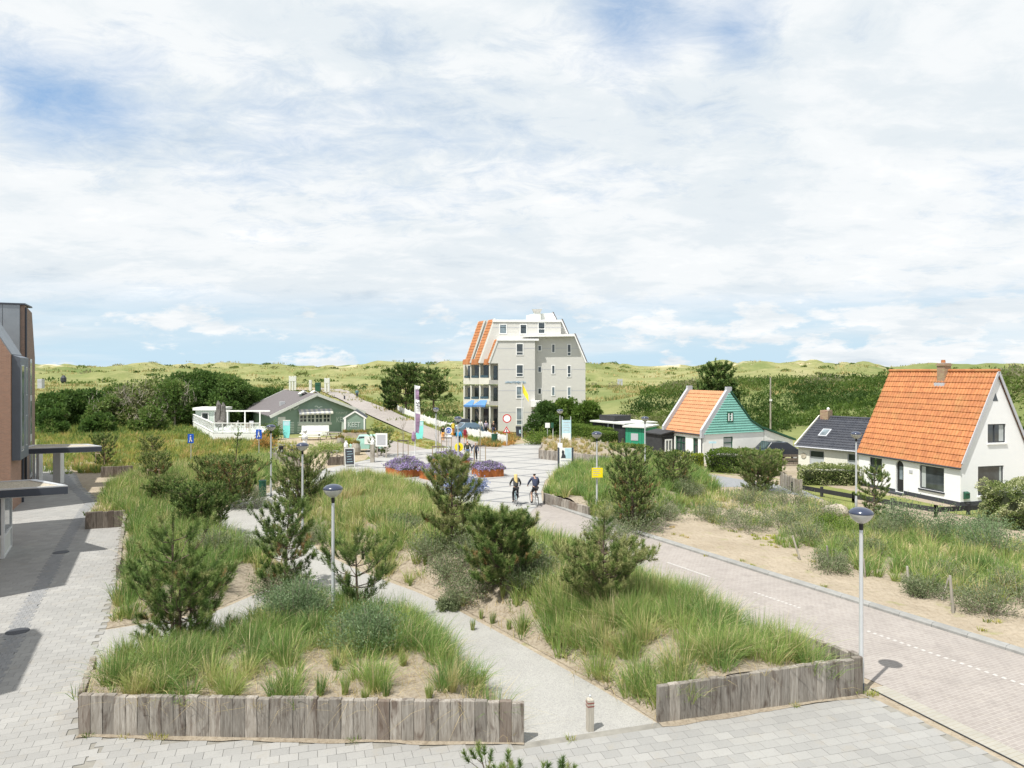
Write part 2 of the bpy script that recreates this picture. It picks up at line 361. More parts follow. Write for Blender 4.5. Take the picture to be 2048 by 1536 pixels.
# weathered timber sleepers
def woodmat(name, light, mid, dark):
    m, t, b = newmat(name); v = coords(t, 'Object', (1, 1, 1), 40.0)
    mp = t.nodes.new('ShaderNodeMapping'); mp.inputs['Scale'].default_value = (22, 22, 1.3); t.links.new(v, mp.inputs[0])
    gr = noise(t, mp.outputs[0], 1.0, 6, 0.65, 1.2)
    mp2 = t.nodes.new('ShaderNodeMapping'); mp2.inputs['Scale'].default_value = (5, 5, 1.1); t.links.new(v, mp2.inputs[0])
    bl = noise(t, mp2.outputs[0], 1.0, 4, 0.6, 0.8)
    c = ramp(t, gr, [(0.25, mulc(mid, 0.55)), (0.45, mid), (0.62, light), (0.8, mulc(light, 1.12))])
    c = mixc(t, ramp(t, bl, [(0.52, 0.0), (0.68, 0.85)]), c, dark)
    oi = t.nodes.new('ShaderNodeObjectInfo'); f = mth(t, 'ADD', mth(t, 'MULTIPLY', oi.outputs['Random'], 0.55), 0.70)
    cb = t.nodes.new('ShaderNodeCombineColor'); [t.links.new(f, cb.inputs[i]) for i in range(3)]
    c = mixc(t, 1.0, c, cb.outputs[0], 'MULTIPLY')
    wn = t.nodes.new('ShaderNodeTexWhiteNoise'); wn.noise_dimensions = '1D'; t.links.new(mth(t, 'MULTIPLY', oi.outputs['Random'], 91.7), wn.inputs['W'])
    c = mixc(t, ramp(t, wn.outputs['Value'], [(0.84, 0.0), (0.93, 0.6)]), c, mulc(dark, 1.6))
    t.links.new(c, b.inputs['Base Color']); b.inputs['Roughness'].default_value = 0.92; bump(t, b, gr, 0.55, 0.02); return m
M['sleeper'] = woodmat('weathered_sleeper', (0.335, 0.31, 0.275), (0.24, 0.215, 0.185), (0.085, 0.06, 0.045))
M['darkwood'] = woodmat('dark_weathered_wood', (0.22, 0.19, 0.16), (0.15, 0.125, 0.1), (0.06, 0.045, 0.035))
M['greywood'] = woodmat('grey_weathered_wood', (0.42, 0.39, 0.33), (0.32, 0.295, 0.25), (0.16, 0.13, 0.10))
# ground surfaces
def sandmat(name, c1, c2, dark, grass=None):
    m, t, b = newmat(name); v = wpos(t)
    n = noise(t, v, 0.6, 7, 0.65); n2 = noise(t, v, 9, 5, 0.7); n3 = noise(t, v, 60, 3, 0.7)
    c = ramp(t, n, [(0.35, c1), (0.65, c2)]); c = mixc(t, ramp(t, n2, [(0.44, 0.0), (0.70, 0.9)]), c, dark)
    c = mixc(t, mth(t, 'MULTIPLY', ramp(t, n3, [(0.5, 0.0), (0.75, 1.0)]), 0.5), c, mulc(dark, 0.8))
    if grass:
        gm = noise(t, v, 1.4, 6, 0.7); c = mixc(t, ramp(t, gm, [(0.56, 0.0), (0.68, 0.8)]), c, grass)
    t.links.new(c, b.inputs['Base Color']); b.inputs['Roughness'].default_value = 0.95; b.inputs['Specular IOR Level'].default_value = 0.1
    h = mth(t, 'ADD', mth(t, 'MULTIPLY', n2, 0.7), mth(t, 'MULTIPLY', n3, 0.3)); bump(t, b, h, 0.7, 0.06); return m
M['sand'] = sandmat('dune_sand', (0.375, 0.325, 0.255), (0.31, 0.265, 0.205), (0.20, 0.16, 0.115))
M['verge'] = sandmat('sandy_verge', (0.45, 0.38, 0.28), (0.37, 0.31, 0.22), (0.24, 0.19, 0.13), (0.20, 0.21, 0.08))
# gravel path
m, t, b = newmat('shell_gravel'); v = wpos(t); n = noise(t, v, 0.9, 6, 0.6); n2 = noise(t, v, 45, 4, 0.8); vo = t.nodes.new('ShaderNodeTexVoronoi'); vo.inputs['Scale'].default_value = 28; t.links.new(v, vo.inputs['Vector'])
c = ramp(t, n, [(0.3, (0.305, 0.30, 0.288)), (0.7, (0.37, 0.365, 0.35))]); c = mixc(t, ramp(t, n2, [(0.42, 0.0), (0.62, 0.75)]), c, (0.20, 0.195, 0.185))
c = mixc(t, mth(t, 'MULTIPLY', vo.outputs['Color'], 0.25), c, (0.6, 0.58, 0.52))
t.links.new(c, b.inputs['Base Color']); b.inputs['Roughness'].default_value = 0.95; bump(t, b, mth(t, 'ADD', vo.outputs['Distance'], n2), 0.5, 0.02); M['gravel'] = m
# paving slabs: per-object / per-island tint
def slabmat(name, ca, cb_, attr=False):
    m, t, b = newmat(name); v = wpos(t); n = noise(t, v, 0.35, 5, 0.6); n2 = noise(t, v, 30, 4, 0.7)
    if attr:
        a = t.nodes.new('ShaderNodeAttribute'); a.attribute_name = 'hue'; r_ = a.outputs['Fac']
    else:
        oi = t.nodes.new('ShaderNodeObjectInfo'); r_ = oi.outputs['Random']
    c = mixc(t, r_, ca, cb_); c = mixc(t, ramp(t, n, [(0.42, 0.0), (0.7, 0.45)]), c, mulc(ca, 0.80))
    c = mixc(t, ramp(t, n2, [(0.5, 0.0), (0.8, 0.45)]), c, mulc(ca, 0.6)); c = mixc(t, ramp(t, noise(t, v, 1.7, 7, 0.72), [(0.54, 0.0), (0.74, 0.5)]), c, (0.30, 0.265, 0.21))
    t.links.new(c, b.inputs['Base Color']); b.inputs['Roughness'].default_value = 0.85; bump(t, b, n2, 0.15, 0.01); return m
M['slab'] = slabmat('paving_slab', (0.275, 0.272, 0.262), (0.335, 0.33, 0.315)); M['slabs'] = slabmat('paving_slabs_far', (0.275, 0.272, 0.262), (0.335, 0.33, 0.315), True)
M['darkslab'] = slabmat('dark_paving_slab', (0.215, 0.22, 0.225), (0.26, 0.262, 0.265), True)
M['joint'] = simple('joint_sand', (0.235, 0.225, 0.20), 0.95, 0.2, 3)
# road bricks
def roadmat(name, ca, cb_, mort, ang, bw=0.2, bh=0.1):
    m, t, b = newmat(name); v = wpos(t); mp = t.nodes.new('ShaderNodeMapping'); mp.inputs['Rotation'].default_value = (0, 0, ang); t.links.new(v, mp.inputs[0])
    br = t.nodes.new('ShaderNodeTexBrick'); t.links.new(mp.outputs[0], br.inputs['Vector']); br.inputs['Scale'].default_value = 1
    br.inputs['Brick Width'].default_value = bw; br.inputs['Row Height'].default_value = bh; br.inputs['Mortar Size'].default_value = 0.007
    br.inputs['Color1'].default_value = ca + (1,); br.inputs['Color2'].default_value = cb_ + (1,); br.inputs['Mortar'].default_value = mort + (1,)
    n = noise(t, v, 0.5, 6, 0.65); n2 = noise(t, v, 5, 4, 0.6); c = mixc(t, ramp(t, n, [(0.4, 0.0), (0.7, 0.5)]), br.outputs[0], mulc(ca, 0.83))
    c = mixc(t, ramp(t, n2, [(0.55, 0.0), (0.8, 0.4)]), c, (0.42, 0.38, 0.32)); c = mixc(t, ramp(t, noise(t, v, 1.3, 7, 0.75), [(0.50, 0.0), (0.72, 0.45)]), c, mulc(ca, 0.62))
    t.links.new(c, b.inputs['Base Color']); b.inputs['Roughness'].default_value = 0.88; bump(t, b, mth(t, 'SUBTRACT', 1.0, br.outputs['Fac']), 0.35, 0.006); return m
M['road'] = roadmat('pinkish_road_brick', (0.28, 0.25, 0.232), (0.32, 0.29, 0.27), (0.41, 0.38, 0.345), R(-25))
M['band'] = roadmat('yellow_brick_band', (0.36, 0.345, 0.30), (0.32, 0.305, 0.265), (0.28, 0.25, 0.19), R(-22), 0.6, 0.11)
M['plaza'] = roadmat('pale_plaza_slabs', (0.385, 0.38, 0.365), (0.345, 0.34, 0.33), (0.29, 0.29, 0.28), R(20), 0.6, 0.3)
M['plazadark'] = simple('dark_paving_strip', (0.20, 0.205, 0.215), 0.85, 0.1, 3)
M['asphalt'] = simple('grey_asphalt', (0.24, 0.25, 0.265), 0.9, 0.1, 4)
M['paint'] = simple('road_paint', (0.45, 0.43, 0.41), 0.8, 0.08)
# terrain
m, t, b = newmat('dune_terrain'); v = wpos(t); sx = t.nodes.new('ShaderNodeSeparateXYZ'); t.links.new(v, sx.inputs[0])
st = t.nodes.new('ShaderNodeMapping'); st.inputs['Scale'].default_value = (1, 0.55, 1); t.links.new(v, st.inputs[0])
n = noise(t, st.outputs[0], 0.030, 8, 0.66); n2 = noise(t, v, 0.22, 7, 0.72); n3 = noise(t, v, 1.6, 5, 0.75); n4 = noise(t, st.outputs[0], 0.016, 6, 0.6)
far = ramp(t, n, [(0.34, (0.13, 0.175, 0.06)), (0.46, (0.205, 0.225, 0.09)), (0.55, (0.275, 0.275, 0.125)), (0.66, (0.34, 0.315, 0.17))])
far = mixc(t, ramp(t, n2, [(0.46, 0.0), (0.68, 0.7)]), far, (0.145, 0.17, 0.065)); far = mixc(t, ramp(t, n3, [(0.5, 0.0), (0.75, 0.45)]), far, (0.11, 0.12, 0.05))
sandm = mth(t, 'MULTIPLY', ramp(t, n4, [(0.60, 0.0), (0.63, 1.0)]), ramp(t, n2, [(0.40, 0.0), (0.5, 1.0)]))
zf = ramp(t, mth(t, 'DIVIDE', sx.outputs[2], 20.0), [(0.45, 0.0), (0.52, 1.0)]); far = mixc(t, mth(t, 'MULTIPLY', sandm, zf), far, (0.58, 0.50, 0.36))
nr = ramp(t, noise(t, v, 0.6, 6, 0.65), [(0.35, (0.39, 0.335, 0.26)), (0.65, (0.32, 0.27, 0.205))])
nr = mixc(t, ramp(t, noise(t, v, 7, 5, 0.7), [(0.48, 0.0), (0.72, 0.8)]), nr, (0.25, 0.20, 0.14)); nr = mixc(t, ramp(t, noise(t, v, 1.1, 6, 0.7), [(0.58, 0.0), (0.68, 0.6)]), nr, (0.24, 0.25, 0.10))
fy = mth(t, 'ADD', sx.outputs[1], mth(t, 'MULTIPLY', noise(t, v, 0.3, 3), 8.0)); msk = ramp(t, mth(t, 'DIVIDE', fy, 100.0), [(0.60, 0.0), (0.66, 1.0)])
c = mixc(t, msk, nr, far); t.links.new(c, b.inputs['Base Color']); b.inputs['Roughness'].default_value = 0.95; b.inputs['Specular IOR Level'].default_value = 0.05
bump(t, b, mth(t, 'ADD', mth(t, 'MULTIPLY', n3, 0.25), mth(t, 'MULTIPLY', n2, 1.5)), 0.6, 0.6); M['terrain'] = m
M['lawn'] = sandmat('short_lawn', (0.20, 0.23, 0.075), (0.26, 0.27, 0.10), (0.14, 0.16, 0.05), (0.13, 0.17, 0.04))
M['dryverge'] = sandmat('dry_grass_verge', (0.28, 0.27, 0.11), (0.24, 0.25, 0.09), (0.18, 0.17, 0.07), (0.14, 0.17, 0.05))
# plants: hue attribute drives leaf colour
def leafmat(name, pts, transl=0.3, rough=0.6):
    m, t, b = newmat(name); a = t.nodes.new('ShaderNodeAttribute'); a.attribute_name = 'hue'
    c = ramp(t, a.outputs['Fac'], pts); t.links.new(c, b.inputs['Base Color']); b.inputs['Roughness'].default_value = rough; b.inputs['Specular IOR Level'].default_value = 0.25
    tr = t.nodes.new('ShaderNodeBsdfTranslucent'); t.links.new(c, tr.inputs[0]); mx = t.nodes.new('ShaderNodeMixShader'); mx.inputs[0].default_value = transl
    o = t.nodes['Material Output']; t.links.new(b.outputs[0], mx.inputs[1]); t.links.new(tr.outputs[0], mx.inputs[2]); t.links.new(mx.outputs[0], o.inputs[0]); return m
M['marram'] = leafmat('marram_grass', [(0.0, (0.13, 0.225, 0.065)), (0.30, (0.195, 0.305, 0.08)), (0.55, (0.30, 0.385, 0.105)), (0.76, (0.43, 0.43, 0.165)), (0.88, (0.58, 0.49, 0.26)), (1.0, (0.68, 0.58, 0.36))], 0.3)
M['dry'] = leafmat('dry_grass', [(0.0, (0.176, 0.220, 0.077)), (0.4, (0.297, 0.308, 0.110)), (0.7, (0.462, 0.385, 0.165)), (1.0, (0.605, 0.473, 0.242))], 0.35)
M['meadow'] = leafmat('meadow_plants', [(0.0, (0.112, 0.188, 0.050)), (0.4, (0.213, 0.281, 0.069)), (0.7, (0.362, 0.375, 0.088)), (0.88, (0.475, 0.413, 0.125)), (1.0, (0.450, 0.312, 0.150))], 0.35)
M['buck'] = leafmat('sea_buckthorn_leaves', [(0.0, (0.11, 0.15, 0.07)), (0.5, (0.19, 0.235, 0.12)), (0.85, (0.27, 0.31, 0.17)), (1.0, (0.35, 0.32, 0.18))], 0.4)
M['willow'] = leafmat('grey_willow_leaves', [(0.0, (0.10, 0.165, 0.075)), (0.5, (0.17, 0.25, 0.12)), (1.0, (0.27, 0.35, 0.19))], 0.4)
M['pine'] = leafmat('pine_needles', [(0.0, (0.04, 0.08, 0.02)), (0.5, (0.095, 0.16, 0.04)), (0.85, (0.20, 0.27, 0.075)), (0.95, (0.30, 0.31, 0.13)), (1.0, (0.36, 0.20, 0.09))], 0.15)
M['broad'] = leafmat('broad_leaves', [(0.0, (0.052, 0.110, 0.024)), (0.5, (0.091, 0.162, 0.037)), (0.85, (0.149, 0.227, 0.054)), (1.0, (0.220, 0.259, 0.091))], 0.42)
M['twig'] = leafmat('bare_twigs', [(0.0, (0.13, 0.11, 0.075)), (0.6, (0.20, 0.18, 0.12)), (1.0, (0.27, 0.25, 0.17))], 0.1)
M['hedge'] = leafmat('hedge_leaves', [(0.0, (0.078, 0.144, 0.024)), (0.5, (0.144, 0.228, 0.042)), (1.0, (0.264, 0.336, 0.072))], 0.42)
M['yhedge'] = leafmat('yellow_hedge_leaves', [(0.0, (0.16, 0.22, 0.03)), (0.5, (0.30, 0.36, 0.04)), (1.0, (0.48, 0.48, 0.07))], 0.3)
M['varieg'] = leafmat('pale_hedge_leaves', [(0.0, (0.088, 0.143, 0.033)), (0.45, (0.176, 0.231, 0.066)), (0.7, (0.418, 0.440, 0.220)), (1.0, (0.682, 0.682, 0.462))], 0.25)
M['shrubhill'] = leafmat('hillside_leaves', [(0.0, (0.050, 0.095, 0.020)), (0.35, (0.095, 0.160, 0.030)), (0.6, (0.160, 0.225, 0.050)), (0.85, (0.200, 0.215, 0.090)), (1.0, (0.330, 0.310, 0.200))], 0.42)
M['lavender'] = leafmat('purple_flowers', [(0.0, (0.125, 0.175, 0.088)), (0.25, (0.275, 0.275, 0.213)), (0.5, (0.325, 0.250, 0.475)), (1.0, (0.525, 0.413, 0.720))], 0.3)
M['orangeflower'] = leafmat('orange_flowers', [(0.0, (0.11, 0.16, 0.04)), (0.5, (0.24, 0.25, 0.08)), (0.8, (0.50, 0.32, 0.11)), (1.0, (0.62, 0.33, 0.1))], 0.3)
M['blueflower'] = leafmat('blue_flowers', [(0.0, (0.12, 0.17, 0.08)), (0.4, (0.22, 0.26, 0.35)), (1.0, (0.30, 0.38, 0.75))], 0.3)
M['core'] = simple('dense_twigs', (0.035, 0.045, 0.02), 0.95, 0.2, 5)
# roof tiles
def tilemat(name, ca, cb_, lich, amt):
    m, t, b = newmat(name); v = coords(t, 'Object'); n = noise(t, v, 1.1, 7, 0.75); n2 = noise(t, v, 3.5, 6, 0.75)
    mp = t.nodes.new('ShaderNodeMapping'); mp.inputs['Scale'].default_value = (4.75, 4.75, 3.0); t.links.new(v, mp.inputs[0])
    wn = t.nodes.new('ShaderNodeTexVoronoi'); wn.inputs['Scale'].default_value = 1.0; t.links.new(mp.outputs[0], wn.inputs['Vector'])
    sc_ = t.nodes.new('ShaderNodeSeparateColor'); t.links.new(wn.outputs['Color'], sc_.inputs[0])
    c = mixc(t, sc_.outputs[0], ca, cb_); c = mixc(t, ramp(t, n, [(0.50, 0.0), (0.72, amt)]), c, lich); c = mixc(t, ramp(t, n2, [(0.56, 0.0), (0.76, 0.6)]), c, mulc(cb_, 0.45))
    oi = t.nodes.new('ShaderNodeObjectInfo'); f = mth(t, 'ADD', mth(t, 'MULTIPLY', oi.outputs['Random'], 0.14), 0.93)
    cb = t.nodes.new('ShaderNodeCombineColor'); [t.links.new(f, cb.inputs[i]) for i in range(3)]; c = mixc(t, 1.0, c, cb.outputs[0], 'MULTIPLY')
    t.links.new(c, b.inputs['Base Color']); b.inputs['Roughness'].default_value = 0.7; return m
M['tile'] = tilemat('orange_roof_tile', (0.47, 0.185, 0.065), (0.36, 0.13, 0.045), (0.42, 0.26, 0.09), 0.5)
M['tile2'] = tilemat('pale_orange_roof_tile', (0.51, 0.25, 0.12), (0.44, 0.205, 0.095), (0.48, 0.31, 0.17), 0.3)
M['tileblack'] = tilemat('black_glazed_tile', (0.035, 0.038, 0.05), (0.055, 0.058, 0.07), (0.12, 0.12, 0.13), 0.3)
M['tileblack'].node_tree.nodes['Principled BSDF'].inputs['Roughness'].default_value = 0.35
# ---------------------------------------------------------------- terrain sheet
ys = [-25, -10, 0, 10, 20, 30, 40, 50, 60, 70, 78]
while ys[-1] < 200: ys.append(ys[-1] + 2.2)
while ys[-1] < 1600: ys.append(ys[-1] * 1.02 + 0.6)
ys = np.array(ys); sxs = np.linspace(-1.25, 1.25, 330)
XX = sxs[None, :] * (np.abs(ys)[:, None] * 0.95 + 45); YY = np.repeat(ys[:, None], len(sxs), 1)
ZZ = H(XX, YY)
nn, mm_ = XX.shape; idx = np.arange(nn * mm_).reshape(nn, mm_)
q = np.stack([idx[:-1, :-1], idx[:-1, 1:], idx[1:, 1:], idx[1:, :-1]], -1).reshape(-1, 4)
npmesh('ground', np.stack([XX, YY, ZZ], -1).reshape(-1, 3), quads=q, mat=M['terrain'], smooth=True, kind='structure', label='sandy ground rising into grassy sand dunes on the horizon')
def sheet(name, pts, z, mat, label=None, **kw):
    "flat polygon laid a few millimetres above what is below"
    b = MB(); b.add([(p[0], p[1], z) for p in pts], [tuple(range(len(pts)))])
    me = bpy.data.meshes.new(name); me.from_pydata(b.v, [], b.f); me.materials.append(mat)
    o = link(bpy.data.objects.new(name, me)); n = me.polygons[0].normal
    if n.z < 0: me.flip_normals()
    kw.setdefault('kind', 'structure'); return tag(o, label, **kw)
def GP(pts, z=0.0): return [tuple(G(a, b, z))[:2] for a, b in pts]
# ---------------------------------------------------------------- roads and paths (world outlines)
RL = [(10.9, 12.0), (8.95, 17.1), (6.3, 22.2), (4.5, 25.9), (0.5, 33.9), (-1.3, 37.6)]         # left edge of the road
KR = [(16.2, 13.9), (13.4, 19.3), (9.47, 26.3), (4.07, 36.1), (1.75, 40.8)]                       # kerb line
kd = (Vector(KR[0]) - Vector(KR[1])).normalized(); KR = [tuple(Vector(KR[0]) + kd * 8)] + KR; RL = [(14.8, 4.0)] + RL
road = RL + [(-1.6, 38.6), (1.5, 41.3)] + KR[::-1]
sheet('road', road, 0.012, M['road'], 'pinkish brick road with a dotted white centre line')
# dotted centre line: white bricks
cl = [Vector((12.95, 16.1, 0)), Vector((6.15, 28.1, 0))]; cdv = (cl[1] - cl[0]).normalized(); cn = Vector((-cdv.y, cdv.x, 0))
b = MB(); Lc = (cl[1] - cl[0]).length
for a0, a1, gap in ((0.0, 5.4, 0.2), (7.6, 9.4, 0.16), (11.55, 13.75, 0.115)):
    t_ = a0
    while t_ < a1:
        p = cl[0] + cdv * t_; w = 0.055; l = 0.1
        b.add([tuple(p + cn * w + Vector((0, 0, 0.017))), tuple(p - cn * w + Vector((0, 0, 0.017))), tuple(p - cn * w + cdv * l + Vector((0, 0, 0.017))), tuple(p + cn * w + cdv * l + Vector((0, 0, 0.017)))], [(0, 1, 2, 3)]); t_ += gap
b.build('road_marking', M['paint'], kind='structure')
# pale brick band along the left edge of the road, beside the pavement
def off(pts, d):
    r = []
    for i, p in enumerate(pts):
        a = Vector(pts[max(i - 1, 0)]); c_ = Vector(pts[min(i + 1, len(pts) - 1)]); t_ = (c_ - a).normalized(); n_ = Vector((-t_.y, t_.x)); r.append(tuple(Vector(p) + n_ * d))
    return r
lo = off(RL[:3], 0.42); sheet('gutter', lo + RL[:3][::-1], 0.022, M['band'], 'pale yellow brick band between the pavement and the road')
sheet('gutter', off(RL[:3], 0.45) + off(RL[:3], 0.42)[::-1], 0.026, M['dark'], 'thin dark gap beside the yellow brick band')
# kerb stones
kerb = thing('kerb', 'grey concrete kerb stones along the right side of the road, one painted white', 'kerb', (9.0, 27, 0)); kerb['kind'] = 'structure'
kme = None; seg = 0
def kerbline(pts, parent, length=1.0, painted=None, w=0.24, h=0.13, mat=M['kerb']):
    global kme
    org = Vector(parent.location); i = 0
    for a, c_ in zip(pts[:-1], pts[1:]):
        a, c_ = Vector((a[0], a[1], 0)), Vector((c_[0], c_[1], 0)); d = c_ - a; n_ = max(1, round(d.length / length)); st_ = d / n_; dn = d.normalized()
        for k in range(n_):
            if kme is None:
                kb = MB(); kb.prism([(-0.495, -w / 2, 0), (-0.495, w / 2, 0), (-0.495, w / 2, h), (-0.495, -w / 2 + 0.05, h), (-0.495, -w / 2, h - 0.05)], (0.99, 0, 0)); o = kb.build('kerbstone', mat, parent); kme = o.data
            else: o = bpy.data.objects.new('kerbstone', kme); link(o, parent)
            o.location = a + st_ * (k + 0.5) - org; o.rotation_euler = (0, 0, math.atan2(dn.y, dn.x)); o.scale = (st_.length, 1, 1)
            if painted and painted(a + st_ * (k + 0.5)): o.material_slots[0].link = 'OBJECT'; o.material_slots[0].material = M['kerbwhite']
kerbline(off(KR, -0.12)[::-1], kerb, painted=lambda p: p.y < 18.9)
# gravel paths
GR = [(1048, 1492), (1318, 1449), (1200, 1378), (1040, 1288), (910, 1218), (830, 1183), (720, 1143), (640, 1103), (590, 1053), (600, 1003), (650, 962), (655, 945), (600, 945), (540, 985), (470, 1000), (430, 1035), (445, 1065), (520, 1100), (600, 1150), (690, 1195), (800, 1230), (900, 1295), (1000, 1400)]
sheet('path', GP(GR), 0.006, M['gravel'], 'grey gravel path curving between the grass beds')
sheet('path', GP([(190, 1365), (300, 1335), (420, 1300), (560, 1245), (700, 1200), (600, 1152), (520, 1185), (420, 1228), (200, 1262)]), 0.010, M['gravel'], 'narrow grey gravel path joining the left pavement')
# ---------------------------------------------------------------- pavement of laid slabs
pav = thing('pavement', 'pale grey slab pavement with a dark stripe in front of the brick building', 'pavement', (-8, 12, 0)); pav['kind'] = 'structure'
PAVL = [(-40, 62), (-31.5, 51.5), (-27.9, 46.2), (-25.6, 43.4), (-22.55, 39.5), (-20.0, 36.7), (-14.35, 25.9), (-10.35, 17.6), (-9.05, 14.86), (0.25, 14.50), (3.15, 15.33), (8.25, 16.75)]
PAV = PAVL + off(RL[:3], 0.47)[1::-1] + [(14.4, 4.0), (14.4, -3), (-26, -3), (-30, 8), (-44, 30), (-60, 60)]
sheet_o = sheet('pavement_bed', PAV, 0.008, M['joint']); sheet_o.parent = pav; sheet_o.location = -Vector(pav.location); del sheet_o['kind']
def slabs(ang, poly, sw, sh, offs=0.5, gap=0.008):
    "centres of slabs laid in running bond inside a polygon"
    ca, sa = math.cos(ang), math.sin(ang); pa = np.array(poly); lx = pa[:, 0] * ca + pa[:, 1] * sa; ly = -pa[:, 0] * sa + pa[:, 1] * ca
    rows = np.arange(math.floor(ly.min() / sh), math.ceil(ly.max() / sh)); cols = np.arange(math.floor(lx.min() / sw) - 1, math.ceil(lx.max() / sw) + 1)
    rr, cc = np.meshgrid(rows, cols, indexing='ij'); x = (cc + (rr % 2) * offs) * sw; y = rr * sh
    wx, wy = x * ca - y * sa, x * sa + y * ca; k = inside(poly, wx, wy)
    for dx, dy in ((-1, -1), (1, -1), (1, 1), (-1, 1)):
        ex, ey = dx * sw * 0.2, dy * sh * 0.2; k &= inside(poly, wx + ex * ca - ey * sa, wy + ex * sa + ey * ca)
    return wx[k], wy[k]
FRONT = [(-8.5, 14.7), (0.3, 14.35), (3.2, 15.2), (8.3, 16.6)] + off(RL[:2], 0.5)[::-1] + [(14.0, 4.0), (14.0, 6), (-6, 6)]
LEFTP = PAVL[:9] + [(-8.5, 14.7), (-6, 6), (-24, 6), (-33, 22), (-44, 44)]
ST = [(-12.0, 15.9), (-13.4, 18.7), (-17.3, 26.5), (-21.6, 35.2), (-24.2, 40.7), (-26.3, 43.4), (-28.6, 46.3), (-32.6, 51.7)]     # dark stripe line
stripe = off(ST, 0.26) + off(ST, -0.26)[::-1]
me_s = None
def add_slabs(ang, poly, sw, sh, near):
    global me_s
    x, y = slabs(ang, poly, sw, sh); ins = inside(off(ST, 0.05) + off(ST, -0.05)[::-1], x, y); dark = ins; x0, y0 = x[~ins], y[~ins]
    px = 1024 + F * x0 / np.maximum(y0, 1); py = HY + F * CH / np.maximum(y0, 1); vis = (y0 > 5) & (px > -60) & (px < 2110) & (py < 1600)
    x0, y0 = x0[vis], y0[vis]; o_ = np.argsort(y0); x0, y0 = x0[o_], y0[o_]
    for i in range(min(near, len(x0))):
        if me_s is None:
            kb = MB(); s_ = 0.003; a, c_ = sw / 2 - s_, sh / 2 - s_
            kb.add([(-a, -c_, -.01), (a, -c_, -.01), (a, c_, -.01), (-a, c_, -.01), (-a, -c_, .010), (a, -c_, .010), (a, c_, .010), (-a, c_, .010), (-a + .006, -c_ + .006, .014), (a - .006, -c_ + .006, .014), (a - .006, c_ - .006, .014), (-a + .006, c_ - .006, .014)],
                   [(0, 1, 5, 4), (1, 2, 6, 5), (2, 3, 7, 6), (3, 0, 4, 7), (4, 5, 9, 8), (5, 6, 10, 9), (6, 7, 11, 10), (7, 4, 8, 11), (8, 9, 10, 11)])
            o = kb.build('paving_slab', M['slab'], pav); me_s = o.data
        else: o = bpy.data.objects.new('paving_slab', me_s); link(o, pav)
        o.location = Vector((x0[i], y0[i], 0.012 + random.uniform(-.0015, .0015))) - Vector(pav.location); o.rotation_euler = (random.uniform(-.004, .004), random.uniform(-.004, .004), ang + random.uniform(-.006, .006))
    x1, y1 = x0[near:], y0[near:]; return x1, y1
def joined_slabs(x, y, ang, sw, sh, name, mat, z=0.012, attrscale=1.0):
    n = len(x); ca, sa = math.cos(ang), math.sin(ang); a, c_ = sw / 2 - .003, sh / 2 - .003
    loc = np.array([(-a, -c_, 0), (a, -c_, 0), (a, c_, 0), (-a, c_, 0), (-a, -c_, .012), (a, -c_, .012), (a, c_, .012), (-a, c_, .012)])
    rt = np.stack([loc[:, 0] * ca - loc[:, 1] * sa, loc[:, 0] * sa + loc[:, 1] * ca, loc[:, 2]], -1)
    v = rt[None] + np.stack([x, y, np.full(n, z) + rng.uniform(-.0008, .0008, n)], -1)[:, None] - np.array(pav.location)
    qs = np.array([(4, 5, 6, 7), (0, 1, 5, 4), (1, 2, 6, 5), (2, 3, 7, 6), (3, 0, 4, 7)]); qq = (qs[None] + np.arange(n)[:, None, None] * 8).reshape(-1, 4)
    hue = np.repeat(np.clip(rng.normal(0.5, 0.3, n), 0, 1), 8); return npmesh(name, v, quads=qq, mat=mat, parent=pav, attr=('hue', hue), kind='stuff')
SW, SH = 0.36, 0.27
x1, y1 = add_slabs(R(16), FRONT, SW, SH, 290); joined_slabs(x1, y1, R(16), SW, SH, 'laid_slabs', M['slabs'])
x1, y1 = add_slabs(R(22), LEFTP, SW, SH, 0); joined_slabs(x1, y1, R(22), SW, SH, 'laid_slabs', M['slabs'])
xs_, ys_ = slabs(R(26), stripe, 0.13, 0.21); joined_slabs(xs_, ys_, R(26), 0.13, 0.21, 'dark_stripe', M['darkslab'], 0.020)
# ---------------------------------------------------------------- plaza
PZ = [(600, 948), (660, 936), (725, 922), (800, 905), (870, 897), (990, 893), (1060, 886), (1170, 880), (1260, 905), (1250, 930), (1115, 940), (1090, 962), (1082, 985), (1085, 1006), (1066, 1020), (1050, 1036), (975, 1046), (880, 1000), (780, 975), (650, 962)]
plz = GP(PZ); sheet('plaza', plz, 0.020, M['plaza'], 'pale paved plaza crossed by dark diagonal lines')
def clipline(p, d, poly):
    ts = []
    for i in range(len(poly)):
        a = np.array(poly[i]); c_ = np.array(poly[(i + 1) % len(poly)]); e = c_ - a; dt = d[0] * e[1] - d[1] * e[0]
        if abs(dt) < 1e-9: continue
        t_ = ((a[0] - p[0]) * e[1] - (a[1] - p[1]) * e[0]) / dt; s_ = ((a[0] - p[0]) * d[1] - (a[1] - p[1]) * d[0]) / dt
        if 0 <= s_ <= 1: ts.append(t_)
    ts.sort(); return list(zip(ts[::2], ts[1::2]))
for j, (ang, z) in enumerate(((R(37), 0.024), (R(-22), 0.028))):
    d = np.array((math.cos(ang), math.sin(ang))); n_ = np.array((-d[1], d[0])); b = MB()
    for k in range(-22, 23):
        p = np.array((0.0, 55.0)) + n_ * k * 3.3
        for t0, t1 in clipline(p, d, plz):
            a, c_ = p + d * t0, p + d * t1; w = 0.11
            b.add([(*(a + n_ * w), z), (*(a - n_ * w), z), (*(c_ - n_ * w), z), (*(c_ + n_ * w), z)], [(0, 1, 2, 3)])
    b.build('plaza_line', M['plazadark'], kind='structure')
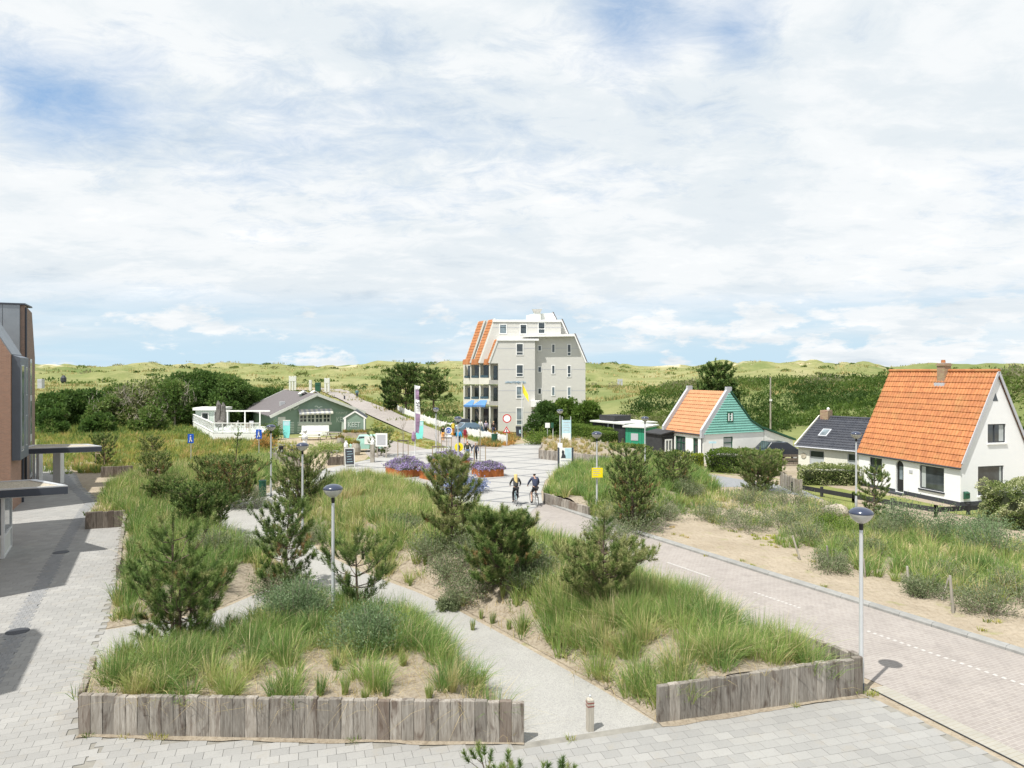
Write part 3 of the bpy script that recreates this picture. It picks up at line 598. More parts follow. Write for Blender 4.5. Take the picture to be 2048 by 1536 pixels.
# paths beyond the plaza
def terrain_strip(name, left, right, z, mat, label, n=40, m_=6):
    "strip following the terrain between two photo-traced edges given as world points"
    def res(pts):
        pts = [np.array(p[:2]) for p in pts]; d = np.r_[0, np.cumsum([np.hypot(*(b_ - a_)) for a_, b_ in zip(pts[:-1], pts[1:])])]; t_ = np.linspace(0, d[-1], n)
        return np.stack([np.interp(t_, d, [p[0] for p in pts]), np.interp(t_, d, [p[1] for p in pts])], -1)
    a, c_ = res(left), res(right); u_ = np.linspace(0, 1, m_)[None, :, None]; g_ = a[:, None] * (1 - u_) + c_[:, None] * u_
    zz = H(g_[..., 0], g_[..., 1]) + .03 + (z - .03) * ss(78, 100, g_[..., 1]); id_ = np.arange(n * m_).reshape(n, m_); qq = np.stack([id_[:-1, :-1], id_[:-1, 1:], id_[1:, 1:], id_[1:, :-1]], -1).reshape(-1, 4)
    o = npmesh(name, np.concatenate([g_, zz[..., None]], -1).reshape(-1, 3), quads=qq, mat=mat, kind='structure', label=label)
    if o.data.polygons[0].normal.z < 0: o.data.flip_normals()
    return o
up = [GT(*p) for p in ((1000, 893), (993, 900), (941, 881), (882, 865), (829, 845), (779, 822), (720, 799), (680, 780), (640, 777))]
lw = [GT(*p) for p in ((890, 893), (876, 884), (825, 869), (784, 853), (741, 834), (690, 806), (655, 790), (630, 783))]
terrain_strip('footpath', up, lw, 0.24, M['road'], 'brick footpath climbing from the plaza into the dunes')
terrain_strip('footpath', [GT(*p) for p in ((640, 777.5), (600, 776), (540, 779))], [GT(*p) for p in ((630, 783), (590, 781), (540, 783))], 0.22, M['verge'], 'sandy end of the dune footpath')
sheet('grey_path', GP([(1000, 893.5), (900, 896), (880, 890), (930, 884), (965, 884)]), 0.03, M['asphalt'], 'grey asphalt patch where the footpath meets the plaza')
sheet('side_path', GP([(770, 878), (860, 900), (862, 908), (745, 921), (730, 905), (745, 888)]), 0.016, M['road'], 'brick strip in front of the green beach hut')
sheet('verge', [tuple(GT(*p))[:2] for p in ((745, 838), (784, 857), (825, 873), (876, 888), (880, 897), (862, 900), (770, 878), (745, 866))], 0.012, M['dryverge'], 'yellow-green verge below the dune footpath')
sheet('forecourt', GP([(1018, 888), (1060, 886), (1110, 882), (1075, 872), (1020, 862), (935, 858), (915, 866), (960, 874), (1010, 885)]), 0.016, M['verge'], 'brick forecourt of the apartment building')
sheet('lane', GP([(1395, 945), (1500, 962), (1660, 985), (1650, 1000), (1500, 975), (1440, 974), (1370, 952)]), 0.012, M['asphalt'], 'narrow grey lane in front of the teal cottage')
sheet('lawn', GP([(1390, 935), (1560, 935), (1700, 965), (1715, 1030), (1560, 960), (1395, 944)]), 0.016, M['lawn'], 'mown grass strip in front of the cottages')
sheet('lawn', [tuple(G(1580, 905))[:2], tuple(G(1720, 930))[:2], (22.2, 46), (24.2, 39.2), (30, 40.5), (30, 38), (24, 36.5), (19.8, 45.0), (19.0, 50.0)], 0.020, M['lawn'], 'mown garden grass around the white house')
sheet('yard', GP([(560, 935), (655, 932), (730, 920), (760, 890), (735, 874), (560, 876), (530, 900)]), 0.010, M['verge'], 'sandy brick yard of the beach hut')
# ---------------------------------------------------------------- raised planting beds
BEDS = {}
def bed(key, poly, walled, h, fall, label, step=0.25):
    "walled = indices of polygon edges held by a wall; other edges slope down"
    free = [(poly[i], poly[(i + 1) % len(poly)]) for i in range(len(poly)) if i not in walled]; bx = [p[0] for p in poly]; by = [p[1] for p in poly]; BEDS[key] = (poly, free, h, fall)
    X = np.arange(min(bx) - .3, max(bx) + .3, step); Y = np.arange(min(by) - .3, max(by) + .3, step); gx, gy = np.meshgrid(X, Y); zz = bedz1(key, gx, gy)
    ok = inside(poly, gx, gy); okc = ok[:-1, :-1] | ok[1:, :-1] | ok[:-1, 1:] | ok[1:, 1:]
    # corners that fall outside are pulled onto the outline
    best = np.full(gx.shape, 1e9); sx_, sy_ = gx.copy(), gy.copy()
    for i in range(len(poly)):
        a, c_ = poly[i], poly[(i + 1) % len(poly)]; dx, dy = c_[0] - a[0], c_[1] - a[1]; t_ = np.clip(((gx - a[0]) * dx + (gy - a[1]) * dy) / (dx * dx + dy * dy + 1e-9), 0, 1); qx, qy = a[0] + t_ * dx, a[1] + t_ * dy; dd = np.hypot(gx - qx, gy - qy)
        m_ = (~ok) & (dd < best); sx_[m_] = qx[m_]; sy_[m_] = qy[m_]; best = np.where(m_, dd, best)
    gx, gy = sx_, sy_; zz = bedz1(key, gx, gy)
    zz = np.where(zz < 0.013, 0.013, zz); id_ = np.arange(gx.size).reshape(gx.shape); qq = np.stack([id_[:-1, :-1], id_[:-1, 1:], id_[1:, 1:], id_[1:, :-1]], -1)[okc]
    used = np.unique(qq); remap = np.zeros(gx.size, int); remap[used] = np.arange(len(used))
    npmesh('planting_bed', np.stack([gx, gy, zz], -1).reshape(-1, 3)[used], quads=remap[qq], mat=M['sand'], kind='structure', smooth=True, label=label)
def bedz1(key, x, y):
    poly, free, h, fall = BEDS[key]; ins = inside(poly, x, y); d = np.full(np.shape(x), 99.0)
    for a, c_ in free: d = np.minimum(d, segdist(a, c_, x, y))
    lump = (fbm(np.asarray(x) / 2.3, np.asarray(y) / 2.3, 1) - 0.5) * 0.5
    pmin = (fbm(np.asarray(x) / .7, np.asarray(y) / .7, 2) - 0.5) * 0.08
    return (h * ss(0, fall, d) * (1 + lump) + pmin * ss(0, .5, d)) * np.where(ins, 1, 1)
def Z(x, y):
    z = H(x, y)
    for k, (poly, *_r) in BEDS.items(): z = np.where(inside(poly, x, y), np.maximum(bedz1(k, x, y), z), z)
    return z
A1, A2 = (-9.0, 14.87), (0.25, 14.53)
bedA = [A1, A2] + GP([(1000, 1405), (900, 1305), (800, 1245), (700, 1218), (600, 1232), (500, 1270), (350, 1318)]) + [(-10.2, 17.5)]
bed('A', bedA, {0, 9}, 0.72, 1.3, 'raised sandy bed of marram grass behind the long timber wall')
B1, B2 = (3.14, 15.35), (8.2, 16.7)
bedC = [B1, B2] + [(6.1, 21.6), (4.2, 25.6), (0.2, 33.7), (-1.6, 37.4)] + GP([(965, 1048), (880, 1004), (780, 979), (690, 968), (655, 968), (612, 1003), (600, 1050), (650, 1100), (725, 1138), (835, 1178), (915, 1213), (1045, 1283), (1205, 1373)])
bed('C', bedC, {0}, 0.85, 1.8, 'long sandy mound of grass and pines between the gravel path and the road')
W7a, W7b = (-19.9, 36.6), (-14.35, 25.9); W5a, W5b = tuple(G(171, 1059))[:2], tuple(G(250, 1054))[:2]
bedD = [W5a, W5b, W7b] + GP([(212, 1258), (420, 1222), (520, 1180), (585, 1148), (500, 1100), (432, 1066), (418, 1035), (460, 997), (530, 980), (580, 950), (545, 926), (505, 926), (420, 945), (268, 955)]) + [tuple(G(215, 985))[:2]]
bed('D', bedD, {0, 1, 17}, 0.5, 1.6, 'sandy bed of grass and pines beside the left pavement')
W3a, W3b = (1.85, 40.6), (4.0, 36.9)
bedE = [W3a, W3b] + [tuple(Vector(p)) for p in ((5.2, 35.9), (6.6, 35.6), (9.0, 37.5), (13.0, 44.5), (14.0, 50.0))] + GP([(1300, 925), (1240, 934), (1120, 944), (1098, 962), (1088, 985)])
bed('E', bedE, {0}, 0.6, 1.6, 'grassy mound with pines between the plaza and the sand track')
W4a, W4b = tuple(G(1080, 918))[:2], tuple(G(1250, 936))[:2]
bedF = [W4a, W4b] + GP([(1300, 925), (1290, 905), (1130, 888), (1085, 893)])
bed('F', bedF, {0, 5, 4}, 0.72, 1.2, 'low planted bed behind the plaza wall')
# ---------------------------------------------------------------- plant generators (numpy)
def scatter(poly, density, hole=None, seed=0):
    r = np.random.default_rng(seed); a = np.array([p[:2] for p in poly]); x0, y0 = a.min(0); x1, y1 = a.max(0); n = int((x1 - x0) * (y1 - y0) * density)
    x = r.uniform(x0, x1, n); y = r.uniform(y0, y1, n); k = inside(poly, x, y)
    if hole is not None: k &= r.random(n) < hole(x, y)
    return x[k], y[k]
def tufts(name, x, y, z, h, blades, mat, label=None, width=0.010, rad=0.10, spread=0.75, hue0=0.45, huev=0.22, dry=0.12, seed=1, lean=(0.06, 0.04), parent=None, kind='stuff', zoff=0.0, **tg):
    r = np.random.default_rng(seed); n = len(x); h = np.broadcast_to(h, (n,)) * r.uniform(0.7, 1.25, n); B = blades; K = n * B
    tx = np.repeat(x, B); ty = np.repeat(y, B); tz = np.repeat(z, B); th = np.repeat(h, B); ph = r.uniform(0, 2 * np.pi, K); rr = rad * np.sqrt(r.random(K)) * (0.6 + th)
    bx = tx + rr * np.cos(ph); by = ty + rr * np.sin(ph); Lb = th * r.uniform(0.6, 1.1, K) * 1.1; az = ph + r.normal(0, 0.5, K); ln = r.uniform(0.03, 1, K)**1.1 * spread
    dx = np.cos(az) * ln + lean[0]; dy = np.sin(az) * ln + lean[1]; cv_ = r.uniform(0.15, 1.0, K) * (0.3 + ln); w = width * r.uniform(0.7, 1.3, K); wz = r.uniform(0, 2 * np.pi, K); wx, wy = np.cos(wz) * w / 2, np.sin(wz) * w / 2
    def pt(t_):
        hx = (t_ + cv_ * t_ * t_); return bx + dx * hx * Lb * .75, by + dy * hx * Lb * .75, tz + zoff + Lb * (t_ - 0.38 * (cv_ + ln * .4) * t_ * t_)
    p0, p1, p2 = pt(0), pt(0.5), pt(1.0); V = np.empty((K, 5, 3), np.float32)
    V[:, 0] = np.stack([p0[0] - wx, p0[1] - wy, p0[2] - .03], -1); V[:, 1] = np.stack([p0[0] + wx, p0[1] + wy, p0[2] - .03], -1)
    V[:, 2] = np.stack([p1[0] + wx * .8, p1[1] + wy * .8, p1[2]], -1); V[:, 3] = np.stack([p1[0] - wx * .8, p1[1] - wy * .8, p1[2]], -1); V[:, 4] = np.stack(p2, -1)
    b = np.arange(K)[:, None] * 5; patch = (fbm(tx / 2.2, ty / 2.2, 3) - 0.5) * 0.9
    hue = hue0 + np.repeat(r.normal(0, huev * .95, n), B) + r.normal(0, huev * .5, K) + patch * huev * 3; hue = np.where(r.random(K) < dry, r.uniform(0.82, 1.0, K), hue); hue = np.clip(hue, 0, 1); H5 = np.repeat(hue, 5).reshape(-1, 5); H5[:, :2] = np.clip(H5[:, :2] * .4 + .6 * r.uniform(.55, .95, (K, 1)), 0, 1)
    return npmesh(name, V.reshape(-1, 3), quads=b + np.array([0, 1, 2, 3]), tris=b + np.array([3, 2, 4]), mat=mat, attr=('hue', H5.ravel()), parent=parent, kind=kind, label=label, **tg)
def leaf_arrays(pos, size, r, aspect=0.5, up=0.3, dirs=None, hue=None):
    "rhombus leaves at given points"
    n = len(pos); d = r.normal(0, 1, (n, 3)); d[:, 2] += up
    if dirs is not None: d = dirs + r.normal(0, 0.45, (n, 3))
    d /= np.linalg.norm(d, axis=1, keepdims=True) + 1e-9; s = np.cross(d, r.normal(0, 1, (n, 3))); s /= np.linalg.norm(s, axis=1, keepdims=True) + 1e-9
    L_ = (size * r.uniform(0.7, 1.3, n))[:, None]; w = L_ * aspect; V = np.stack([pos, pos + d * L_ * .5 + s * w * .5, pos + d * L_, pos + d * L_ * .5 - s * w * .5], 1)
    return V.reshape(-1, 3), np.repeat(hue if hue is not None else r.random(n), 4)
def leafobj(name, parts, mat, parent=None, tri=False, **tg):
    if tri:
        V = np.concatenate([p[0] for p in parts]).reshape(-1, 4, 3)[:, :3].reshape(-1, 3); hue = np.clip(np.concatenate([p[1] for p in parts]), 0, 1).reshape(-1, 4)[:, :3].ravel(); return npmesh(name, V, tris=np.arange(len(V)).reshape(-1, 3), mat=mat, attr=('hue', hue), parent=parent, **tg)
    V = np.concatenate([p[0] for p in parts]); hue = np.clip(np.concatenate([p[1] for p in parts]), 0, 1); return npmesh(name, V, quads=np.arange(len(V)).reshape(-1, 4), mat=mat, attr=('hue', hue), parent=parent, **tg)
def clump_cloud(centers, radii, n_each, size, r, aspect=0.6, huebias=0.45, flat=0.85, shell=0.55):
    out = []
    for c_, ra in zip(centers, radii):
        n = int(n_each * (ra / np.mean(radii))**2); d = r.normal(0, 1, (n, 3)); d /= np.linalg.norm(d, axis=1, keepdims=True); rad = ra * (shell + (1 - shell) * r.random(n)**0.6) * (1 + 0.18 * np.sin(d[:, 0] * 5 + d[:, 1] * 7))
        pos = np.array(c_) + d * rad[:, None] * np.array((1, 1, flat)); hue = np.clip(huebias + r.normal(0, 0.13) + r.normal(0, 0.16, n), 0, 1); out.append(leaf_arrays(pos, size, r, aspect, 0.2, d * 0.8, hue))
    return out
def broadtree(name, loc, h, w, label, seed, cat='tree', group=None, mat='broad', leaf=0.30, n=170, bare=0.0, trunk=0.14, hb=0.45, low=0.12, K=None):
    r = np.random.default_rng(seed); t_ = thing(name, label, cat, loc, 0, group); b = MB(); top = []
    nb = 7
    b.tube([(0, 0, -.2), (r.normal(0, .1), r.normal(0, .1), h * .25), (r.normal(0, .25), r.normal(0, .25), h * .55)], [trunk, trunk * .8, trunk * .5], 7)
    for i in range(nb):
        a = 2 * math.pi * i / nb + r.normal(0, .3); z0 = h * r.uniform(.15, .5); e = (math.cos(a) * w * .38, math.sin(a) * w * .38, h * r.uniform(.6, .9)); m_ = (e[0] * .45, e[1] * .45, (z0 + e[2]) / 2 * .95)
        b.tube([(0, 0, z0), m_, e], [trunk * .5, trunk * .3, trunk * .12], 5); top.append(e)
    b.build('trunk', M['greybark'] if bare else M['bark'], t_)
    K = K or int(14 + w * 3); cs, rs = [], []
    for i in range(K):
        a = r.uniform(0, 2 * math.pi); zz = r.uniform(low, 0.92); prof = math.sin(math.pi * min(1, (zz * .85 + .18)))**.6; rr = w / 2 * prof * math.sqrt(r.random()) * .85
        cs.append((math.cos(a) * rr, math.sin(a) * rr, h * zz)); rs.append(min(w, h) * r.uniform(.13, .22))
    rs = [min(q_, (h - c_[2]) + .25) for q_, c_ in zip(rs, cs)]
    parts = clump_cloud(cs, rs, n * (1 - bare * .8) * 1.1, leaf * 1.25, r, .95, hb)
    leafobj('crown', parts, M[mat], t_, tri=True)
    if bare:
        P_ = []; 
        for e in top:
            for k in range(22):
                s_ = np.array(e) * r.uniform(.55, 1.0) + r.normal(0, w * .08, 3); P_.append((s_, s_ + np.array((r.normal(0, .35), r.normal(0, .35), r.uniform(.3, 1.0))) * h * .16))
        tw = MB()
        for a_, c_ in P_: tw.tube([a_, c_], [.03, .012], 3, False)
        for e in top[:4]: tw.tube([(e[0] * .3, e[1] * .3, h * .2), (e[0] * .8, e[1] * .8, h * .6), (e[0], e[1], h * .92)], [.07, .05, .03], 5)
        tw.build('bare_branches', M['greybark'], t_)
    return t_
# pines: whorled branches that turn up at the ends, each tipped with bottle-brush shoots
def pine(label, loc, h, w, seed, group='young pines planted in the beds', dense=1.0, whorls=7, clear=0.12, shoot=0.26, needle=0.085, nn_=44, lead=0.5, cat='pine tree', hueb=0.45, name='pine_tree', nwid=0.010, trunkr=0.045, stems=1, brown=0.0, upw=0.8, top=None):
    if top is not None: h = CH - (top - HY) * loc[1] / F - loc[2] - shoot * .75
    nn_ = int(nn_ * (1.3 if seed < 107 or seed == 131 else .82)); nwid *= 1.0 if seed < 107 or seed == 131 else 1.15; needle *= 1.15; nwid *= 1.15
    r = np.random.default_rng(seed); t_ = thing(name, label, cat, loc, r.uniform(0, 6), group); wood = MB(); brs = []; shoots = []
    for sidx in range(stems):
        ox, oy = (0, 0) if stems == 1 else (r.normal(0, .18), r.normal(0, .18)); hh = h * (1 if sidx == 0 else r.uniform(.6, .85)); bend = (r.normal(0, .05) * h, r.normal(0, .05) * h)
        ax = lambda z_: Vector((ox + bend[0] * (z_ / hh)**2, oy + bend[1] * (z_ / hh)**2, z_))
        wood.tube([ax(-.1), ax(hh * .35), ax(hh * .7), ax(hh * .98)], [trunkr, trunkr * .8, trunkr * .5, trunkr * .2], 7)
        for k in range(5): shoots.append((np.array(ax(hh * (1 - (.05 if lead < 1 else .065) * k))), np.array((r.normal(0, .15), r.normal(0, .15), 1.0)), shoot * 1.1))
        nw = whorls
        if lead >= 1:
            for fz, n2_ in ((.70, 5), (.78, 4), (.86, 6), (.94, 6)):
                for q2 in range(n2_): a = q2 * 6.28 / n2_ + fz * 9; shoots.append((np.array(ax(hh * fz)) + np.array((math.cos(a), math.sin(a), .4)) * shoot * (1.2 - fz) * 1.6, np.array((math.cos(a), math.sin(a), 1.1)), shoot * .9))
        for wi in range(nw):
            f = clear + ((0.93 if lead < 1 else .62) - clear) * wi / nw; z0 = hh * f; nbr = int(r.integers(5, 8) * dense**.5); reach = w / 2 * min(1, .62 + f * 1.1) * (1 - f**3.6)**.9 * r.uniform(.8, 1.12); a0 = r.uniform(0, 6)
            for bi in range(nbr):
                a = a0 + 2 * math.pi * bi / nbr + r.normal(0, .2); L_ = reach * r.uniform(.7, 1.12); rise = L_ * upw * r.uniform(.5, 1.3) * (0.5 + f); o_ = ax(z0 + r.normal(0, .03)); dr = Vector((math.cos(a), math.sin(a), 0))
                p1 = o_ + dr * L_ * .5 + Vector((0, 0, rise * .22)); p2 = o_ + dr * L_ * .85 + Vector((0, 0, rise * .6)); p3 = o_ + dr * L_ + Vector((0, 0, rise)); p3.z = min(p3.z, hh * (.80 + .16 * f if lead < 1 else .50 + .14 * f)); p2.z = min(p2.z, p3.z); br = MB().tube([o_, p1, p2, p3], [trunkr * .35 * (L_ / (w / 2))**.5 + .004, trunkr * .25, trunkr * .16, trunkr * .08], 4, False); wood.add(br.v, br.f)
                shoots.append((np.array(p3), np.array(p3 - p1), shoot)); ns = int((4 + L_ * 9) * dense)
                for s_ in range(ns):
                    u_ = r.uniform(.28, 1.0); q_ = (o_.lerp(p1, u_ * 2) if u_ < .5 else p1.lerp(p3, (u_ - .5) * 2)); sd = Vector((-dr.y, dr.x, 0)) * r.choice([-1, 1]) * r.uniform(.2, 1); d = (dr * r.uniform(.3, 1) + sd + Vector((0, 0, r.uniform(.3, 1.1)))).normalized(); l_ = shoot * r.uniform(.6, 1.1)
                    e = q_ + d * L_ * r.uniform(.1, .28); sb = MB().tube([q_, e], [.006, .004], 3, False); wood.add(sb.v, sb.f); shoots.append((np.array(e), np.array(d + Vector((0, 0, .95))), l_))
    wood.build('trunk', M['bark'], t_)
    ns = len(shoots); P0 = np.array([s_[0] for s_ in shoots]); D = np.array([s_[1] for s_ in shoots]); D /= np.linalg.norm(D, axis=1, keepdims=True); SL = np.array([s_[2] for s_ in shoots]); K = ns * nn_
    p0 = np.repeat(P0, nn_, 0); d = np.repeat(D, nn_, 0); sl_ = np.repeat(SL, nn_); u_ = r.random(K); rv = np.cross(d, r.normal(0, 1, (K, 3))); rv /= np.linalg.norm(rv, axis=1, keepdims=True) + 1e-9
    base = p0 + d * ((u_ - .35) * sl_)[:, None]; nd_ = d * r.uniform(.35, .9, K)[:, None] + rv * (1 - .55 * u_)[:, None]; nd_ /= np.linalg.norm(nd_, axis=1, keepdims=True); tip = base + nd_ * (needle * r.uniform(.7, 1.2, K))[:, None]
    s_ = np.cross(nd_, r.normal(0, 1, (K, 3))); s_ /= np.linalg.norm(s_, axis=1, keepdims=True) + 1e-9; s_ *= nwid / 2; V = np.stack([base - s_, base + s_, tip], 1).reshape(-1, 3)
    hue = np.repeat(np.clip(r.normal(hueb, .2, ns), 0, .93), nn_) + r.normal(0, .06, K) + .22 * u_**3; hue = np.clip(hue, 0, .95)
    if brown: hue = np.where(np.repeat(r.random(ns) < brown, nn_) & (np.repeat(P0[:, 2], nn_) < h * .6), .99, hue)
    npmesh('needles', V, tris=np.arange(K * 3).reshape(-1, 3), mat=M['pine'], parent=t_, attr=('hue', np.repeat(hue, 3)))
    return t_
def shrub(name, label, loc, h, w, seed, mat='buck', leaf=0.07, stems=34, per=60, cat='shrub', group=None, aspect=0.3, d=None, hb=0.5, wood='greybark', upr=0.5):
    "bush of many ascending stems set with narrow leaves"
    r = np.random.default_rng(seed); t_ = thing(name, label, cat, loc, 0, group); d = d or w; b = MB(); ps, ds, hu = [], [], []
    for i in range(stems):
        a = r.uniform(0, 2 * math.pi); q_ = math.sqrt(r.random()); ex, ey = math.cos(a) * q_ * w / 2, math.sin(a) * q_ * d / 2; ez = h * (1 - .55 * q_**2) * r.uniform(.7, 1.1); o_ = np.array((ex * .35, ey * .35, 0.0)); m_ = np.array((ex * .75, ey * .75, ez * .55)); e = np.array((ex, ey, ez)) + np.array((r.normal(0, .05), r.normal(0, .05), 0))
        b.tube([o_, m_, e], [.012, .008, .004], 3, False); n = int(per * r.uniform(.7, 1.2)); t0 = r.uniform(.18, 1, n)[:, None]; p = np.where(t0 < .5, o_ + (m_ - o_) * t0 * 2, m_ + (e - m_) * (t0 - .5) * 2); sp_ = min(w, h) * .11; p = p + r.normal(0, sp_, (n, 3)); p[:, 2] = np.abs(p[:, 2])
        dd = p - (o_ + (e - o_) * t0); dd /= np.linalg.norm(dd, axis=1, keepdims=True) + 1e-9; dd[:, 2] += upr; ps.append(p); ds.append(dd); hu.append(np.clip(hb + r.normal(0, .12) + r.normal(0, .15, n) + .15 * (t0[:, 0] - .5), 0, 1))
    b.build('stems', M[wood], t_); leafobj('leaves', [leaf_arrays(np.concatenate(ps), leaf, r, aspect, .3, np.concatenate(ds), np.concatenate(hu))], M[mat], t_); return t_
def hedge(label, p0, p1, width, h, mat, seed, leaf=0.09, dens=420, cat='hedge', bumpy=0.07, group=None, name='hedge', lump=0.0):
    p0, p1 = Vector(p0), Vector(p1); d = p1 - p0; L_ = d.length; ang = math.atan2(d.y, d.x); t_ = thing(name, label, cat, p0, ang, group); r = np.random.default_rng(seed); b = MB(); c_ = .10 + bumpy
    b.box(c_, L_ - c_, -width / 2 + c_, width / 2 - c_, 0, h - c_ - lump); b.build('twig_core', M['core'], t_)
    parts = []
    for area, f in ((L_ * width, 'top'), (L_ * h, 'front'), (L_ * h, 'back'), (width * h, 'l'), (width * h, 'r')):
        n = int(area * dens); a_, c2 = r.random(n), r.random(n)
        if f == 'top': pos = np.stack([a_ * L_, (c2 - .5) * width, np.full(n, h)], -1); nr = np.array((0, 0, 1.0))
        elif f in ('front', 'back'): s_ = -1 if f == 'front' else 1; pos = np.stack([a_ * L_, np.full(n, s_ * width / 2), c2 * h], -1); nr = np.array((0, s_, .2))
        else: s_ = 0 if f == 'l' else L_; pos = np.stack([np.full(n, s_), (a_ - .5) * width, c2 * h], -1); nr = np.array((-1 if f == 'l' else 1, 0, .2))
        bm_ = (fbm(pos[:, 0] * 1.3 + pos[:, 2], pos[:, 1] * 1.3 + pos[:, 2] * 1.7 + 9, 2) - .5); pos = pos + nr * (bm_ * (bumpy + lump) * 2 - r.random(n) * .10)[:, None]
        pos[:, 2] -= lump * .6 * (pos[:, 0] / L_ - .5)**2 * 4; hue = np.clip(.5 + bm_ * .9 + r.normal(0, .18, n), 0, 1); parts.append(leaf_arrays(pos, leaf, r, .6, .2, np.tile(nr, (n, 1)), hue))
    leafobj('leaves', parts, M[mat], t_); return t_
PATHPOLY = [tuple(p[:2]) for p in up] + [tuple(p[:2]) for p in lw][::-1]
def massleaf(name, x, y, z, R0, n, leaf, mat, label, seed, hb=.5, flat=.7, bare_mix=0.0, **tg):
    dm = np.min([segdist(a, c_, x, y) for a, c_ in zip(PATHPOLY, PATHPOLY[1:] + PATHPOLY[:1])], 0); k_ = ~((dm < 2.4) | inside(PATHPOLY, x, y)); x, y, z = x[k_], y[k_], z[k_]
    "many low bushes joined into one cover"
    r = np.random.default_rng(seed); parts = []; K = len(x); rad = R0 * r.uniform(.5, 1.6, K); patch = (fbm(x / 9, y / 9, 2) - .5) * 2.2
    d = r.normal(0, 1, (K * n, 3)); d[:, 2] = np.abs(d[:, 2]) ; d /= np.linalg.norm(d, axis=1, keepdims=True); rr = np.repeat(rad, n) * (.6 + .4 * r.random(K * n)); pos = np.stack([np.repeat(x, n), np.repeat(y, n), np.repeat(z, n)], -1) + d * rr[:, None] * np.array((1, 1, flat))
    hue = np.clip(hb + np.repeat(patch + r.normal(0, .13, K), n) + r.normal(0, .07, K * n), 0, 1); return leafobj(name, [leaf_arrays(pos, leaf * 1.3, r, 1.0, .2, d * .6 + np.array((0, 0, .5)), hue)], M[mat], tri=True, kind='stuff', label=label, **tg)
# ---------------------------------------------------------------- timber retaining walls: every sleeper a part
sl_me = []
def sleeper_mesh(i):
    r = np.random.default_rng(50 + i); w, t_, h = 0.246, 0.13, 1.0; c_ = 0.008; b = MB()
    prof = [(-w / 2 + c_, -t_ / 2), (w / 2 - c_, -t_ / 2), (w / 2, -t_ / 2 + c_), (w / 2, t_ / 2 - c_), (w / 2 - c_, t_ / 2), (-w / 2 + c_, t_ / 2), (-w / 2, t_ / 2 - c_), (-w / 2, -t_ / 2 + c_)]
    vs = []
    for z in (-.05, .3, .65, .985): vs += [(x + (r.normal(0, .003) if z < .98 else 0), y + r.normal(0, .002), z) for x, y in prof]
    vs += [(x * .94, y * .9, 1.0 + r.normal(0, .004)) for x, y in prof]; fs = []
    for k in range(4): fs += [(k * 8 + j, k * 8 + (j + 1) % 8, (k + 1) * 8 + (j + 1) % 8, (k + 1) * 8 + j) for j in range(8)]
    fs.append(tuple(range(32, 40))); b.add(vs, fs); return b
def timber_wall(label, p0, p1, h0, h1=None, mat='sleeper', group='timber retaining walls around the planting beds', w=0.25, jit=0.018, name='timber_wall'):
    h1 = h1 or h0; p0, p1 = Vector((p0[0], p0[1], 0)), Vector((p1[0], p1[1], 0)); d = p1 - p0; L_ = d.length; n = max(2, round(L_ / w)); ang = math.atan2(d.y, d.x)
    t_ = thing(name, label, 'timber wall', p0, ang, group)
    for i in range(n):
        if len(sl_me) < 5: o = sleeper_mesh(len(sl_me)).build('sleeper', M[mat], t_); sl_me.append(o.data)
        else:
            o = bpy.data.objects.new('sleeper', random.choice(sl_me)); link(o, t_)
            if mat != 'sleeper': o.material_slots[0].link = 'OBJECT'; o.material_slots[0].material = M[mat]
        h = h0 + (h1 - h0) * i / n + random.uniform(-jit, jit); o.location = ((i + .5) * L_ / n, random.uniform(-.012, .012), 0); o.scale = (L_ / n / 0.25 * 1.0, 1, h); o.rotation_euler = (random.uniform(-.006, .006), 0, random.uniform(-.02, .02) + (math.pi if random.random() < .5 else 0))
    return t_
timber_wall('long wall of upright grey sleepers in front of the left grass bed', (A1[0] - .02, A1[1]), (A2[0], A2[1]), 0.83, 0.84)
timber_wall('short sleeper wall running back from the left corner of the front bed', (-9.13, 15.1), (-10.3, 17.5), 0.80, 0.55)
timber_wall('sleeper wall beside the street lamp at the corner of road and pavement', B1, B2, 0.80, 0.88)
timber_wall('short sleeper return behind the lamp post beside the road', (8.22, 16.85), (7.35, 19.0), 0.86, 0.7)
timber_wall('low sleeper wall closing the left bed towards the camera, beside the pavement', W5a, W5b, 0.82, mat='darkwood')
timber_wall('sleeper edge of the left bed running along the pavement', W5b, W7b, 0.66, 0.52)
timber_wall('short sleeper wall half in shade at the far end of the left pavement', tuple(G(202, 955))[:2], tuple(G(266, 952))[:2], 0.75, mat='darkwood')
timber_wall('low sleeper wall along the road next to the cyclists', W3a, W3b, 0.62, 0.5)
timber_wall('sleeper wall at the far right side of the plaza', W4a, W4b, 0.80)
timber_wall('short sleeper wall turning back at the plaza corner', (W4a[0] - .05, W4a[1] + .2), tuple(G(1088, 892))[:2], 0.78)
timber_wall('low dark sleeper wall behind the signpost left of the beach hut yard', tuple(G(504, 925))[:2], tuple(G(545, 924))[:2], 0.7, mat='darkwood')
timber_wall('pale sleeper wall below the parked bicycles', tuple(G(547, 924))[:2], tuple(G(600, 936))[:2], 0.75)
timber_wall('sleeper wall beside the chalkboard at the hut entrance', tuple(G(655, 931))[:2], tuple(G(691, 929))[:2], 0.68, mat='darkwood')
# lone sleeper block half hidden in the front bed
t_ = thing('timber_post', 'single short sleeper block standing in the grass of the front bed', 'timber post', (-7.55, 15.6, 0.55), R(15)); o = bpy.data.objects.new('post', sl_me[1]); link(o, t_); o.scale = (1.3, 1.2, .35)
